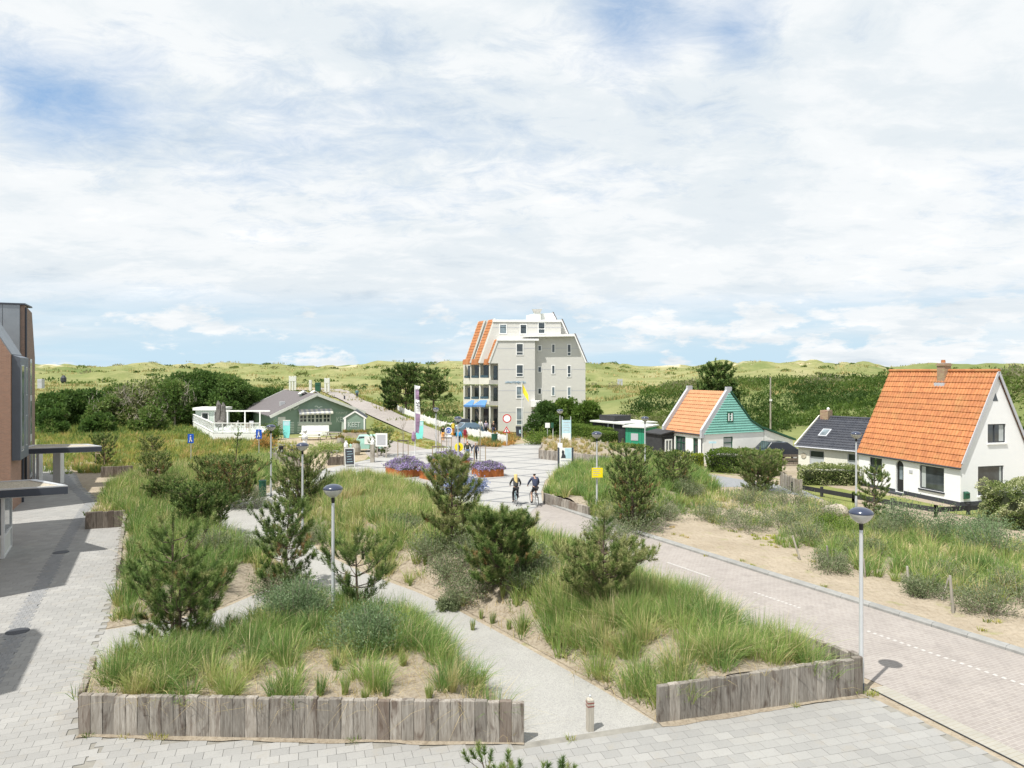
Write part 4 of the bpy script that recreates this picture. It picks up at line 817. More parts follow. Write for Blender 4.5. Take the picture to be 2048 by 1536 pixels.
# ---------------------------------------------------------------- planting
def zz(x, y): return Z(np.asarray(x), np.asarray(y))
def hole_fn(blobs, base=1.0):
    def f(x, y):
        p = np.full(np.shape(x), base)
        for cx, cy, rx, ry, keep in blobs: p = np.where(((x - cx) / rx)**2 + ((y - cy) / ry)**2 < 1 + (fbm(x / 1.2, y / 1.2, 1) - .5), keep, p)
        return p
    return f
def shrink(poly, d):
    c_ = np.mean([p[:2] for p in poly], 0); return [tuple(np.array(p[:2]) + (c_ - np.array(p[:2])) / np.linalg.norm(c_ - np.array(p[:2])) * d) for p in poly]
def edgefade(key, w=0.5):
    poly, free, *_ = BEDS[key]
    def f(x, y):
        d = np.full(np.shape(x), 99.0)
        for a, c_ in free: d = np.minimum(d, segdist(a, c_, x, y))
        return ss(-.1, w * .55, d)
    return f
def both(*fs): return lambda x, y: np.prod([f(x, y) for f in fs], 0)
# front-left bed
x, y = scatter(shrink(bedA, .35), 4.9, both(hole_fn([(-3.1, 15.9, 2.3, 1.15, .10), (-.9, 15.5, 1.0, .7, .22), (-5.6, 15.6, .8, .5, .35), (-4.6, 19.6, 1.6, .9, .25)]), edgefade('A', .8)), 3)
tufts('marram_grass', x, y, zz(x, y), .70, 150, M['marram'], 'dense blue-green marram grass filling the front left bed', hue0=.26, seed=11, dry=.13, width=.011, rad=.14, spread=.9)
x, y = scatter(GP([(870, 1400), (1015, 1402), (900, 1292), (800, 1245), (700, 1290)]), 3.0, None, 4); x, y = x - .3, y + .1
tufts('marram_grass', x, y, zz(x, y), .80, 120, M['marram'], 'taller marram grass leaning over the gravel path', hue0=.22, seed=12, dry=.07, width=.011)
for key, dn, sd, lab in (('A', 5.0, 71, 'short grass and weeds between the tussocks of the front bed'), ('C', 5.0, 72, 'short grass and weeds on the middle mound'), ('D', 5.0, 73, 'short grass and weeds of the left bed'), ('E', 4.0, 74, 'short grass and weeds of the plaza mound')):
    x, y = scatter(BEDS[key][0], dn, both(edgefade(key, .5), lambda x, y: (fbm(x / .9, y / .9, 1) > .47) * 1.0, hole_fn([(-3.1, 15.9, 2.3, 1.15, .25)] + [(-3.4, 25.0, 2.2, 1.3, .25), (-1.4, 22.6, 1.8, 1.4, .25)])), sd)
    tufts('low_grass', x, y, zz(x, y), .34, 26, M['marram'], lab, hue0=.42, huev=.26, seed=sd, width=.014 if key == 'A' else .020, rad=.2, spread=1.1, dry=.2)
# individual young clumps on the bare sand of the front bed
cl_i = 0
for (px, py, h, lab) in ((640, 1385, .62, 'largest single green clump on the bare sand of the front bed'), (560, 1380, .42, 'thin clump of grass left of the large clump'), (690, 1383, .5, 'open clump of grass right of the large clump'), (772, 1388, .42, 'small twin clump on the front sand'), (730, 1395, .26, 'tiny dry sprig of grass between the front clumps'), (858, 1392, .5, 'yellowish spreading clump near the timber wall'), (905, 1378, .6, 'straw coloured tall clump near the path end of the bed'), (672, 1340, .38, 'sprig of grass halfway up the sand patch'), (600, 1345, .36, 'leaning sprig on the left side of the sand patch'), (806, 1330, .4, 'small clump at the top right of the sand patch')):
    p = G(px, py, .75); x, y = np.array([p.x]), np.array([p.y]); o = tufts('grass_clump', np.zeros(1), np.zeros(1), np.zeros(1), h, 120, M['marram'], lab, rad=.055, spread=.42, hue0=.38 if cl_i != 5 and cl_i != 6 else .7, seed=60 + cl_i, kind=None, group='single grass clumps on the front sand', dry=.16, width=.009); o['category'] = 'grass clump'; o.location = (p.x, p.y, float(zz(p.x, p.y))); cl_i += 1
# mound between path and road
near = lambda x, y: ss(26, 22, y) * .6 + .4
x, y = scatter(shrink([B1, B2, (6.0, 21.6), (4.1, 25.6)] + GP([(1150, 1180), (1060, 1240), (1100, 1320), (1210, 1375)]), .1), 5.0, both(hole_fn([(3.6, 17.4, .6, .8, .5)]), edgefade('C', .8)), 5)
tufts('marram_grass', x, y, zz(x, y), .85, 150, M['marram'], 'tall green and straw marram grass in the right-hand front bed', hue0=.36, seed=21, dry=.15, width=.011, rad=.15, spread=.9)
x, y = scatter(GP([(1105, 1290), (1210, 1370), (1300, 1335), (1300, 1230), (1180, 1200), (1110, 1225)]), 1.6, None, 6)
tufts('marram_grass', x, y, zz(x, y), .95, 130, M['marram'], 'bushy dark green marram grass below the near pine', hue0=.2, seed=22, dry=.08, width=.011)
sandhole = [(-3.4, 25.0, 2.2, 1.3, .05), (-1.4, 22.6, 1.8, 1.4, .06), (-.3, 20.6, 1.3, 1.3, .12), (-3.0, 30.5, 2.0, 1.0, .3)]
midpoly = [(4.1, 25.6), (0.1, 33.5), (-1.6, 37.2)] + GP([(965, 1050), (880, 1006), (780, 981), (690, 970), (655, 970), (614, 1003), (602, 1050), (652, 1100), (727, 1138), (837, 1178), (917, 1213), (1047, 1283), (1120, 1320), (1150, 1180)])
x, y = scatter(midpoly, 5.0, both(hole_fn(sandhole), edgefade('C', .9)), 7)
tufts('marram_grass', x, y, zz(x, y), .80, 56, M['marram'], 'pale green and straw dune grass covering the middle mound', hue0=.42, seed=23, dry=.16, width=.019)
YG = ['thin young grass clump, first of the row nearest the foot of the dark pine', 'young grass clump right behind the first one of the row', 'dark young grass clump in the middle of the row beside the path', 'young grass clump under the left edge of the dark bush', 'young grass clump just left of the fuller upright clump', 'fuller upright grass clump on the sand beside the gravel path', 'young grass clump right of the fuller upright clump', 'young grass clump between the dark pine and the broad pine', 'grass sprig beside the tiny bush on the path side', 'grass sprig right below the tiny bush', 'grass sprig between the dark pine and the small bushes', 'small grass sprig high on the bare sand left of the pines', 'small grass sprig on the bare sand above the path bend', 'grass sprig at the edge of the bush under the dark pine']
# young plugs of grass in rows on the sand by the path
r_ = np.random.default_rng(5); k = 0
for (px, py) in ((945, 1240), (962, 1218), (985, 1228), (1005, 1205), (1018, 1240), (1042, 1250), (1068, 1225), (1100, 1200), (925, 1195), (905, 1185), (1045, 1180), (850, 1140), (820, 1155), (985, 1170)):
    p = G(px, py, .3); o = tufts('grass_clump', np.zeros(1), np.zeros(1), np.zeros(1), .42 if px != 1042 else .8, 70, M['marram'], None, rad=.05, spread=.3, hue0=.5, seed=90 + k, kind=None, group='young grass clumps on the sand beside the gravel path', width=.012, dry=.2); o.location = (p.x, p.y, float(zz(p.x, p.y))); o['category'] = 'grass clump'; o['label'] = YG[k]; k += 1
# left bed
x, y = scatter(shrink(bedD, .4), 5.2, edgefade('D', .8), 8)
k_ = y < 33
tufts('marram_grass', x[k_], y[k_], zz(x[k_], y[k_]), .85, 60, M['marram'], 'long green marram grass in the near part of the left bed', hue0=.27, seed=31, dry=.09, width=.018)
tufts('marram_grass', x[~k_], y[~k_], zz(x[~k_], y[~k_]), .85, 40, M['marram'], 'mixed green grass in the far part of the left bed', hue0=.38, seed=32, dry=.12, width=.026)
# bed at the plaza and far wall bed
x, y = scatter(bedE, 3.8, edgefade('E', .6), 9)
tufts('marram_grass', x, y, zz(x, y), .75, 46, M['marram'], 'even green grass on the mound beside the plaza', hue0=.33, seed=33, dry=.05, width=.026)
x, y = scatter(bedF, 1.6, None, 10); tufts('dry_grass', x, y, zz(x, y), .4, 26, M['dry'], 'sparse dry grass behind the plaza wall', hue0=.55, seed=34, width=.035)
# sand blown against the walls and weeds at their feet
for k_, (pa, pb, w_) in enumerate(((A1, A2, .30), (B1, B2, .34)  )):
    pa, pb = Vector(pa), Vector(pb); d = (pb - pa); n_ = 40; nn2 = Vector((d.y, -d.x)).normalized(); pts = [pa + d * i / n_ for i in range(n_ + 1)]; out_ = [p + nn2 * (w_ * (.25 + .9 * float(fbm(p.x * 1.1 + 4, p.y * 1.1, k_)))) for p in pts]; sheet('sand_spill', [tuple(p) for p in pts] + [tuple(p) for p in out_[::-1]], 0.031, M['sand'])
x, y = np.array([-8.0, -7.4, -7.2, -3.2, 1.2, 8.35, 8.5, 6.4, -8.8]), np.array([14.68, 14.66, 14.64, 14.55, 14.6, 16.62, 16.66, 16.05, 14.75]); tufts('low_weeds', x, y, np.full(9, .02), .12, 30, M['meadow'], 'small weeds growing at the foot of the timber walls', hue0=.5, seed=78, width=.014, rad=.12, spread=1.3)
# right side of the road
bands = [([(1700, 1060), (1960, 1085), (2060, 1130), (2060, 1180), (1990, 1215), (1860, 1180), (1720, 1150), (1640, 1110)], 4.2, .8, 60, .36, 'tall green grass in front of the white house'),
         ([(1560, 1060), (1690, 1060), (1720, 1090), (1640, 1110), (1540, 1090)], 3.0, .6, 50, .35, 'grass on the right bank among the grey-green bushes')]
for i, (pl, dn, h, bl, hu, lab) in enumerate(bands):
    x, y = scatter(GP(pl), dn, None, 20 + i); tufts('marram_grass', x, y, zz(x, y), h, bl, M['marram'], lab, hue0=hu, seed=40 + i, width=.019, dry=.12)
x, y = scatter(GP([(1250, 1062), (1400, 1010), (1560, 1095), (1700, 1150), (1900, 1215), (2060, 1260), (2060, 1330), (1700, 1205), (1400, 1110)]), 1.3, lambda x, y: (fbm(x / 1.5, y / 1.5, 2) > .50) * 1.0, 30)
tufts('low_weeds', x, y, zz(x, y), .13, 26, M['meadow'], 'sparse low weeds on the sand beside the kerb', hue0=.6, huev=.2, seed=45, width=.022, rad=.14, spread=1.1)
x, y = scatter(GP([(1500, 1072), (1560, 1068), (1590, 1082), (1520, 1100)]), 7, None, 31); tufts('low_weeds', x, y, zz(x, y), .12, 30, M['yhedge'], 'bright yellow-green patch of low weeds on the sand', hue0=.5, seed=46, width=.022, rad=.14, spread=1.1)
x, y = scatter(GP([(1380, 1000), (1440, 985), (1600, 1000), (1980, 1065), (2060, 1090), (2060, 1150), (1900, 1130), (1640, 1075), (1440, 1050), (1385, 1030)]), 3.2, lambda x, y: (fbm(x / 1.6, y / 1.6, 1) > .42) * 1.0, 35); tufts('low_grass', x, y, zz(x, y), .5, 30, M['marram'], 'mixed grass between the bushes of the right bank', hue0=.42, huev=.28, seed=75, width=.028, rad=.22, spread=1.0, dry=.14)
# sand debris and stems along walls and beds edges
x, y = scatter(bedC, 4, None, 33); tufts('dead_stems', x, y, zz(x, y), .30, 9, M['dry'], 'fallen straw on the sand of the middle mound', hue0=.85, seed=47, width=.012, rad=.3, spread=2.0)
x, y = scatter(bedA, 9, None, 34); tufts('dead_stems', x, y, zz(x, y), .32, 10, M['dry'], 'fallen straw on the sand of the front bed', hue0=.9, seed=48, width=.007, rad=.3, spread=2.4)
# meadow on the left
mead = [tuple(G(*p))[:2] for p in ((78, 950), (200, 948), (270, 945), (420, 940), (505, 918), (600, 925), (600, 892), (380, 872), (80, 868))]
x, y = scatter(mead, 2.4, None, 40); tufts('meadow_grass', x, y, zz(x, y), .6, 22, M['meadow'], 'rough yellow-green meadow left of the beach hut', hue0=.5, huev=.3, seed=50, width=.05, rad=.25, dry=.1)
x, y = scatter([(-62, 78), (-30, 78), (-30, 92), (-62, 96)], 1.4, None, 41); tufts('meadow_grass', x, y, zz(x, y), .8, 18, M['meadow'], 'lush green growth at the foot of the wood', hue0=.3, huev=.25, seed=51, width=.07, rad=.3, dry=.05)
vp = [tuple(GT(*p))[:2] for p in ((745, 838), (784, 857), (825, 873), (876, 888), (880, 897), (862, 900), (770, 878), (745, 866))]
x, y = scatter(vp, 3.0, None, 42); tufts('verge_grass', x, y, H(x, y), .22, 16, M['meadow'], 'short dry grass on the verge below the dune footpath', hue0=.62, seed=52, width=.05, rad=.2)
vp = [tuple(GT(*p))[:2] for p in ((700, 786), (787, 812), (900, 853), (1012, 888), (1000, 893), (941, 879), (829, 843), (779, 820), (720, 797))]
x, y = scatter(vp, 3.0, None, 43); tufts('verge_grass', x, y, H(x, y), .35, 18, M['meadow'], 'green grass strip between the footpath and the white fence', hue0=.42, seed=53, width=.06, rad=.25)
vp = [tuple(GT(*p))[:2] for p in ((960, 893), (1000, 895), (1038, 886), (1030, 872), (975, 866))]; x, y = scatter(vp, 5.0, None, 44)
tufts('flower_border', x, y, H(x, y), .55, 22, M['orangeflower'], 'orange and green wild flowers at the end of the white fence', hue0=.55, huev=.3, seed=54, width=.07, rad=.25)
# mid-distance rough grass
x, y = scatter([(-90, 100), (110, 100), (170, 190), (-150, 190)], .22, lambda x, y: (fbm(x / 14, y / 11, 1) > .42) * 1.0, 45)
tufts('dune_grass', x, y, H(x, y), .8, 12, M['dry'], 'rough yellowish grass on the low dunes behind the houses', hue0=.40, huev=.3, seed=55, width=.14, rad=.6)
x, y = scatter([(-150, 190), (170, 190), (330, 420), (-330, 420)], .03, lambda x, y: (fbm(x / 30, y / 20, 1) > .5) * 1.0, 46)
tufts('dune_grass', x, y, H(x, y), 1.0, 9, M['dry'], 'grass tussocks on the far dunes', hue0=.38, huev=.3, seed=56, width=.32, rad=1.2)
# scrub on the hill behind the houses and dark scrub patches on the dunes
x, y = scatter([(14, 92), (24, 84), (36, 66), (40, 50), (75, 52), (100, 90), (90, 130), (52, 132), (24, 118)], .42, None, 47)
k_ = ~((x < 31) & (y < 70) | (np.hypot(x - 30, y - 48) < 11)); x, y = x[k_], y[k_]
massleaf('shrubbery', x, y, H(x, y) - .1, 1.5, 90, .25, 'shrubhill', 'mixed green dune scrub covering the hill behind the cottages', 61, hb=.36)
x, y = scatter([(10, 86), (24, 84), (36, 78), (34, 92), (16, 98)], .5, None, 48); massleaf('shrubbery', x, y, H(x, y) - .1, .8, 60, .22, 'shrubhill', 'low bright green scrub behind the sheds', 62, hb=.38)
x, y = scatter([(-75, 125), (95, 125), (150, 210), (-130, 210)], .030, lambda x, y: (fbm(x / 19, y / 12, 3) > .56) * 1.0, 49); massleaf('shrubbery', x, y, H(x, y) - .2, 1.3, 46, .38, 'shrubhill', 'scattered green scrub on the low dunes', 63, hb=.38)
x, y = scatter([(-140, 210), (160, 210), (300, 420), (-300, 420)], .006, lambda x, y: (fbm(x / 40, y / 24, 2) > .55) * 1.0, 50); massleaf('shrubbery', x, y, H(x, y) - .3, 2.0, 60, .7, 'shrubhill', 'dark scrub patches on the far dunes', 64, hb=.45, flat=.45)
x, y = scatter([(-33, 108), (-9, 96), (-5, 120), (-30, 135)], .25, None, 51); massleaf('shrubbery', x, y, H(x, y) - .2, 1.2, 60, .28, 'broad', 'dark undergrowth below the tall pines', 65, hb=.5)
# ---------------------------------------------------------------- pines
def at(px, py, z=0.0):
    p = G(px, py, z); return (p.x, p.y, float(zz(p.x, p.y)) - .03)
PG = 'young pines planted in the beds'
pine('tall open pine with several stems in the near left bed', at(352, 1288, .6), 0, 2.35, 101, top=1008, whorls=6, clear=.08, stems=3, dense=0.62, shoot=0.32, brown=.04, trunkr=.05, nn_=70, hueb=0.56, needle=.115)
pine('small airy pine beside the gravel path, left of the near lamp post', at(570, 1160, .45), 0, 2.20, 102, top=985, whorls=7, dense=0.95, shoot=0.28, brown=.08, nn_=46, hueb=0.54, nwid=.013, needle=.115)
pine('open spreading pine in front of the lamp post at the end of the front bed', at(714, 1242, .3), 0, 2.60, 103, top=1058, whorls=5, dense=0.72, shoot=0.36, brown=.06, nn_=60, hueb=0.58, clear=.16, needle=.11)
pine('bright green bushy pine on the middle mound, left of a darker one', at(905, 1105, .9), 0, 2.20, 104, top=893, whorls=8, dense=1.10, shoot=0.26, nn_=44, hueb=0.85, clear=.18, nwid=.014, brown=.03, needle=.115)
pine('dense dark pine on the middle mound beside the road', at(1003, 1160, .9), 0, 2.40, 105, top=1003, whorls=9, dense=1.30, shoot=0.28, nn_=50, hueb=0.62, clear=.10, nwid=.013, brown=.06, needle=.115)
pine('broad pine with a tall leader behind the right-hand grass bed', at(1205, 1222, .75), 0, 2.45, 106, top=1005, whorls=7, dense=1.00, shoot=0.30, nn_=58, hueb=0.85, clear=.12, lead=1, nwid=.012, needle=.105)
pine('big dense pine on the mound beside the plaza', at(1258, 1035, .6), 0, 2.56, 107, top=878, whorls=9, dense=1.0, shoot=.24, nn_=34, hueb=0.62, clear=.06, nwid=.020, brown=.10, stems=2)
pine('rounded olive pine behind the big pine of the plaza mound', at(1345, 985, .4), 0, 2.56, 108, top=897, whorls=8, dense=1.0, shoot=.26, nn_=30, hueb=0.64, clear=.05, nwid=.024, brown=.04)
pine('broad bushy pine on the bank left of the white house', at(1520, 985, 0), 0, 2.88, 109, top=892, whorls=7, dense=1.0, shoot=.26, nn_=30, hueb=0.69, clear=.05, nwid=.024, brown=.07, stems=2)
pine('small open pine in front of the arched door of the white house', at(1748, 1045, .1), 0, 1.60, 110, top=918, whorls=7, dense=.85, shoot=.22, nn_=36, hueb=0.62, nwid=.019)
pine('pine between two lamp posts behind the gravel path', at(612, 1010, .3), 0, 2.96, 111, top=895, whorls=9, dense=1.0, shoot=.26, nn_=32, hueb=0.72, clear=.05, nwid=.022, stems=2)
pine('wide reddish pine at the far edge of the left bed', at(468, 1000, .4), 0, 3.04, 112, top=855, whorls=9, dense=1.2, shoot=.27, nn_=30, hueb=0.64, clear=.05, nwid=.024, brown=.16, lead=1)
pine('dark bushy pine in the middle of the left bed', at(392, 1055, .5), 0, 2.64, 113, top=962, whorls=8, dense=1.0, shoot=.24, nn_=34, hueb=0.48, clear=.04, nwid=.022, stems=2)
pine('lower pine leaning over the bins side of the left bed', at(425, 985, .4), 0, 2.32, 114, top=905, whorls=8, dense=1.2, shoot=.25, nn_=28, hueb=0.69, clear=.05, nwid=.026, brown=.1)
pine('pale thin pine held by stakes in the far left bed', at(312, 975, .3), 0, 2.08, 115, top=900, whorls=7, dense=.9, shoot=.24, nn_=26, hueb=0.74, clear=.15, nwid=.026, brown=.12)
pine('slender pine at the meadow edge behind the entrance canopy', at(208, 935, 0), 0, 2.08, 116, top=862, whorls=8, dense=.9, shoot=.24, nn_=26, hueb=0.56, clear=.1, nwid=.028, brown=.08)
pine('pale pine in the meadow left of the white terrace', at(305, 920, 0), 0, 2.24, 117, top=868, whorls=7, dense=.9, shoot=.24, nn_=24, hueb=0.76, clear=.1, nwid=.03)
pine('bushy pine just behind the near grass of the left bed', at(330, 1010, .5), 0, 2.08, 118, top=950, whorls=7, dense=1.0, shoot=.22, nn_=30, hueb=0.64, clear=.04, nwid=.022, stems=2)
pine('young pine beside the footpath right of the beach hut', at(762, 912, 0), 0, 2.32, 119, top=850, whorls=7, dense=.8, shoot=.3, nn_=26, hueb=0.64, clear=.1, nwid=.036)
# pine whose tips rise into the bottom of the view
t_ = pine('pine whose tips rise from below the bottom edge of the photo', (0.42, 8.6, 0), 2.66, 2.4, 131, whorls=6, dense=1.0, shoot=.16, nn_=110, hueb=.55, clear=.2, nwid=.007, needle=.07, group=None)
# tall dark pines behind the white fence and behind the teal cottage
BP = 'tall dark pines behind the houses'
def GB(px, py): p = GT(px, py); return (p.x, p.y, p.z)
def bigpine(label, px, Y, topy, w, seed, **k):
    x = (px - 1024) * Y / F; z = float(H(x, Y)); h = CH - (topy - HY) * Y / F - z; return pine(label, (x, Y, z), h, w, seed, group=BP, shoot=.55, needle=.26, nn_=16, nwid=.09, trunkr=.16, **k)
bigpine('left of the two tall dark pines behind the white fence', 812, 112, 725, 6.6, 141, whorls=8, dense=1.1, clear=.2, hueb=.5, upw=.4)
bigpine('right of the two tall pines, next to the apartment building', 868, 108, 732, 5.2, 142, whorls=7, dense=.9, clear=.32, hueb=.5, upw=.4)
bigpine('short bushy pine between the tall pines and the footpath', 782, 116, 758, 3.4, 143, whorls=7, dense=1.3, clear=.05, hueb=.22)
bigpine('tall dark conifer rising behind the teal cottage roof', 1434, 82, 722, 4.4, 144, whorls=11, dense=1.4, clear=.08, hueb=.45, upw=.7)
bigpine('lower conifer on the right behind the teal cottage gable', 1462, 80, 756, 2.6, 145, whorls=8, dense=1.5, clear=.05, hueb=.22)
bigpine('low conifer showing left of the teal cottage ridge', 1398, 78, 768, 3.0, 146, whorls=6, dense=1.4, clear=.05, hueb=.22)
# ---------------------------------------------------------------- broadleaved wood at the left
WG = 'trees of the wood on the left'
row = [(95, 92, 790, 5.5, 0), (135, 95, 782, 6, 0), (178, 97, 780, 6, 0), (215, 93, 792, 5, .3), (252, 96, 775, 6, .8), (285, 94, 762, 5.5, .85), (318, 97, 755, 6, .75), (350, 93, 760, 5, .5), (372, 98, 744, 7, 0), (415, 100, 742, 7.5, 0), (452, 98, 750, 6.5, 0), (480, 100, 765, 5.5, 0), (515, 104, 773, 5.5, 0), (548, 106, 776, 5, 0), (110, 84, 820, 3.8, 0), (200, 84, 826, 3.6, 0), (300, 86, 815, 4, .6), (240, 104, 768, 6, .6)]
desc = ['at the far left beside the brick building', 'second from the brick building', 'in the left part of the wood', 'with some bare twigs', 'nearly bare and grey, left of the bare group', 'with pale bare trunk in the middle', 'tall and half dead, grey twigs at the top', 'thinly leafed, right of the bare trees', 'tall and dark green, behind the folded parasol', 'tallest of the wood, dense green crown', 'dense, behind the white terrace', 'lower, left of the hut roof', 'round and low behind the brown hut roof', 'behind the hut ridge', 'bushy and low at the front left', 'low bush-like at the meadow edge', 'low and grey at the front of the bare trees', 'grey twiggy crown behind the others']
for i, ((px, Y, ty, w, bare), ds) in enumerate(zip(row, desc)):
    x = (px - 1024) * Y / F; z = float(H(x, Y)); h = CH - (ty - HY) * Y / F - z
    broadtree('broadleaved_tree', (x, Y, z - .1), h, w * 1.15, 'tree ' + ds, 200 + i, group=WG, bare=bare, mat='broad' if bare < .7 else 'shrubhill', hb=.45 if not bare else .75, leaf=.32, n=230 if bare < .7 else 200, low=.08)
# ---------------------------------------------------------------- garden and street shrubs
shrub('sea_buckthorn', 'grey-green buckthorn bush in the near left bed beside the pine', at(590, 1250, .6), 1.15, 2.0, 301, 'willow', .07, 70, 150, aspect=.34, group='buckthorn and willow bushes')
shrub('grey_willow', 'silvery willow bush in front of the open spreading pine', at(735, 1290, .7), 1.0, 2.2, 302, 'willow', .07, 80, 150, aspect=.34, group='buckthorn and willow bushes')
BG = 'buckthorn and willow bushes'
bl = [(955, 1120, .9, 1.2, 2.4, 'between the two middle pines'), (1040, 1150, .8, 1.2, 2.2, 'right behind the dark pine near the road'), (870, 1110, .8, 1.0, 2.0, 'left of the bright green pine on the mound'), (1085, 1170, .6, 1.0, 2.0, 'left of the broad pine by the road'), (560, 1170, .3, 1.0, 2.2, 'at the bottom of the left bed by the small path'), (430, 1110, .5, 1.1, 2.6, 'grey and wide behind the near left pine'), (620, 1065, .4, .8, 1.8, 'at the foot of the mound behind the lamp post'), (930, 1190, .3, 1.0, 2.0, 'at the foot of the dark pine, left side'), (985, 1185, .3, .8, 1.6, 'under the dark pine near the sand'), (1060, 1200, .4, .9, 1.7, 'between the dark pine and the broad pine'), (905, 1140, .7, .9, 1.9, 'below the bright green pine'), (800, 1060, .8, .8, 2.2, 'in the grass left of the bright pine'),
      (895, 1205, .2, .35, .8, 'tiny, on bare sand by the gravel path'), (480, 1120, .3, .95, 2.4, 'grey bush right of the near left pine'), (540, 1090, .3, .8, 2.0, 'small bush beside the gravel path bend'), (500, 1005, .3, 1.3, 2.6, 'dark bush beside the green bin'), (660, 985, .3, .8, 1.8, 'beside the far bend of the gravel path')]
for i, (px, py, z, h, w, ds) in enumerate(bl): shrub('sea_buckthorn', 'grey-green bush ' + ds, at(px, py, z), h, w, 310 + i, 'buck', .085, 44, 70, group=BG, aspect=.32)
bl = [(1215, 1075, 1.1, 2.6, 'at the road edge behind the yellow sign'), (1270, 1060, 1.2, 3.0, 'right of the yellow sign post'), (1320, 1035, 1.1, 2.8, 'on the slope above the sand track'), (1370, 1000, 1.0, 2.4, 'at the top of the sand track'), (1240, 1045, 1.3, 2.4, 'below the big plaza pine')]
for i, (px, py, h, w, ds) in enumerate(bl): shrub('sea_buckthorn', 'wide grey bush ' + ds, at(px, py, .1), h, w, 330 + i, 'buck', .105, 42, 64, group=BG, aspect=.30, hb=.55)
bl = [(1430, 1040, 1.0, 2.8, 'leftmost on the right bank'), (1490, 1060, 1.1, 3.0, 'above the sand track'), (1560, 1050, 1.2, 3.2, 'below the bushy pine'), (1500, 1010, 1.3, 3.0, 'behind the front row left of the wooden fence'), (1620, 1085, 1.1, 2.8, 'beside the leaning stake'), (1660, 1140, .8, 2.0, 'in front of the grass, right of the second stake'), (1720, 1110, 1.0, 2.2, 'behind the near lamp post'), (1580, 1010, 1.2, 3.0, 'below the picket fence'), (1640, 1040, 1.1, 2.8, 'in front of the flowering hedge'),
      (1850, 1190, .8, 1.6, 'beside the crossed stakes'), (1975, 1225, 1.0, 2.4, 'at the right edge of the sand'), (2040, 1200, 1.1, 2.4, 'half outside the right edge'), (1900, 1165, .8, 1.6, 'behind the crossed stakes')]
for i, (px, py, h, w, ds) in enumerate(bl): shrub('sea_buckthorn', 'grey-green bush ' + ds, at(px, py, 0), h, w, 340 + i, 'buck', .095, 40, 66, group=BG, aspect=.30, hb=.5)
bl = [(1800, 1070, 1.9, 2.0, 'willow', 'tall silvery bush in front of the big window of the white house'), (1885, 1085, 1.6, 2.2, 'willow', 'silvery bush below the green mailbox'), (1990, 1110, 1.7, 3.0, 'willow', 'broad silvery bush at the right edge below the round shrub'), (1960, 1075, 1.1, 2.0, 'willow', 'low silvery bush near the dark fence post'), (1770, 1080, 1.0, 2.0, 'buck', 'low bush right of the lamp head in front of the house'), (1700, 1075, .9, 2.2, 'hedge', 'bright green bush beside the pale boulder'), (1655, 1060, .8, 1.8, 'hedge', 'small bright green bush left of the boulder')]
for i, (px, py, h, w, mt, ds) in enumerate(bl): shrub('garden_shrub', ds, at(px, py, 0), h, w, 360 + i, mt, .085, 48, 90, group='shrubs in front of the white house', aspect=.4, hb=.5)
hedge('round clipped pale green shrub beside the white house', tuple(at(1992, 1052)), (at(1992, 1052)[0] + 2.4, at(1992, 1052)[1] + .2, 0), 2.2, 2.2, 'varieg', 371, leaf=.075, dens=900, lump=.5, bumpy=.12)
hedge('clipped green hedge in front of the teal cottage', tuple(G(1418, 942)), tuple(G(1560, 950)), 1.7, 1.65, 'hedge', 372, leaf=.12, dens=420, bumpy=.16, lump=.18)
hedge('low yellow-green hedge at the corner of the teal cottage', tuple(G(1366, 934)), tuple(G(1405, 936)), 1.0, 1.05, 'yhedge', 373, leaf=.12, dens=420)
hedge('white flowering hedge in front of the black-roofed cottage', tuple(G(1600, 968)), tuple(G(1722, 970)), 1.3, 1.25, 'varieg', 374, leaf=.10, dens=520, bumpy=.14, lump=.12)
hedge('long clipped hedge behind the plaza wall', tuple(G(1150, 884)), tuple(G(1216, 897)), 1.4, 1.9, 'hedge', 375, leaf=.15, dens=300)
hedge('clipped hedge block right of the long hedge', tuple(G(1193, 899)), tuple(G(1228, 902)), 1.3, 1.75, 'hedge', 376, leaf=.14, dens=300)
hedge('left end of the clipped hedge beside the information totem', tuple(G(1098, 877)), tuple(G(1146, 883)), 1.2, 1.7, 'hedge', 377, leaf=.15, dens=300)
hedge('low clipped hedge in front of the green shed', tuple(G(1226, 910)), tuple(G(1310, 915)), 1.2, 1.0, 'hedge', 378, leaf=.14, dens=280)
hedge('low hedge in front of the black lean-to of the teal cottage', tuple(G(1300, 912)), tuple(G(1372, 920)), 1.0, .8, 'hedge', 379, leaf=.13, dens=280)
for i, (px, Y, ty, w, ds) in enumerate(((1090, 79, 806, 4.2, 'left part of the dark bush in front of the apartments'), (1135, 80, 800, 4.6, 'dark rounded bush in front of the apartments'), (1175, 78, 806, 3.8, 'right part of the dark bush in front of the apartments'))):
    x = (px - 1024) * Y / F; broadtree('large_bush', (x, Y, 0), CH - (ty - HY) * Y / F, w, ds, 380 + i, cat='bush', group='large dark bushes in front of the apartments', mat='hedge' if i else 'broad', hb=.3, leaf=.24, n=330, low=.12, trunk=.1)
shrub('garden_shrub', 'light green bush at the foot of the hedge by the forecourt', tuple(G(1080, 888)), 1.5, 3.2, 391, 'hedge', .16, 40, 60, aspect=.6)
shrub('garden_shrub', 'reddish low bush beside the forecourt steps', tuple(G(1062, 878)), 1.0, 2.0, 392, 'orangeflower', .14, 30, 50, aspect=.5, hb=.4)
for i, (px, py, h, w) in enumerate(((930, 864, 1.0, 3.0), (958, 866, 1.1, 2.6), (905, 862, .9, 3.0))): shrub('garden_shrub', ['green bush behind the white fence near the parked car', 'green bush behind the fence beside the standing people', 'low bush behind the fence left of the parked car'][i], tuple(G(px, py)), h, w, 395 + i, 'hedge', .18, 36, 60, aspect=.6)
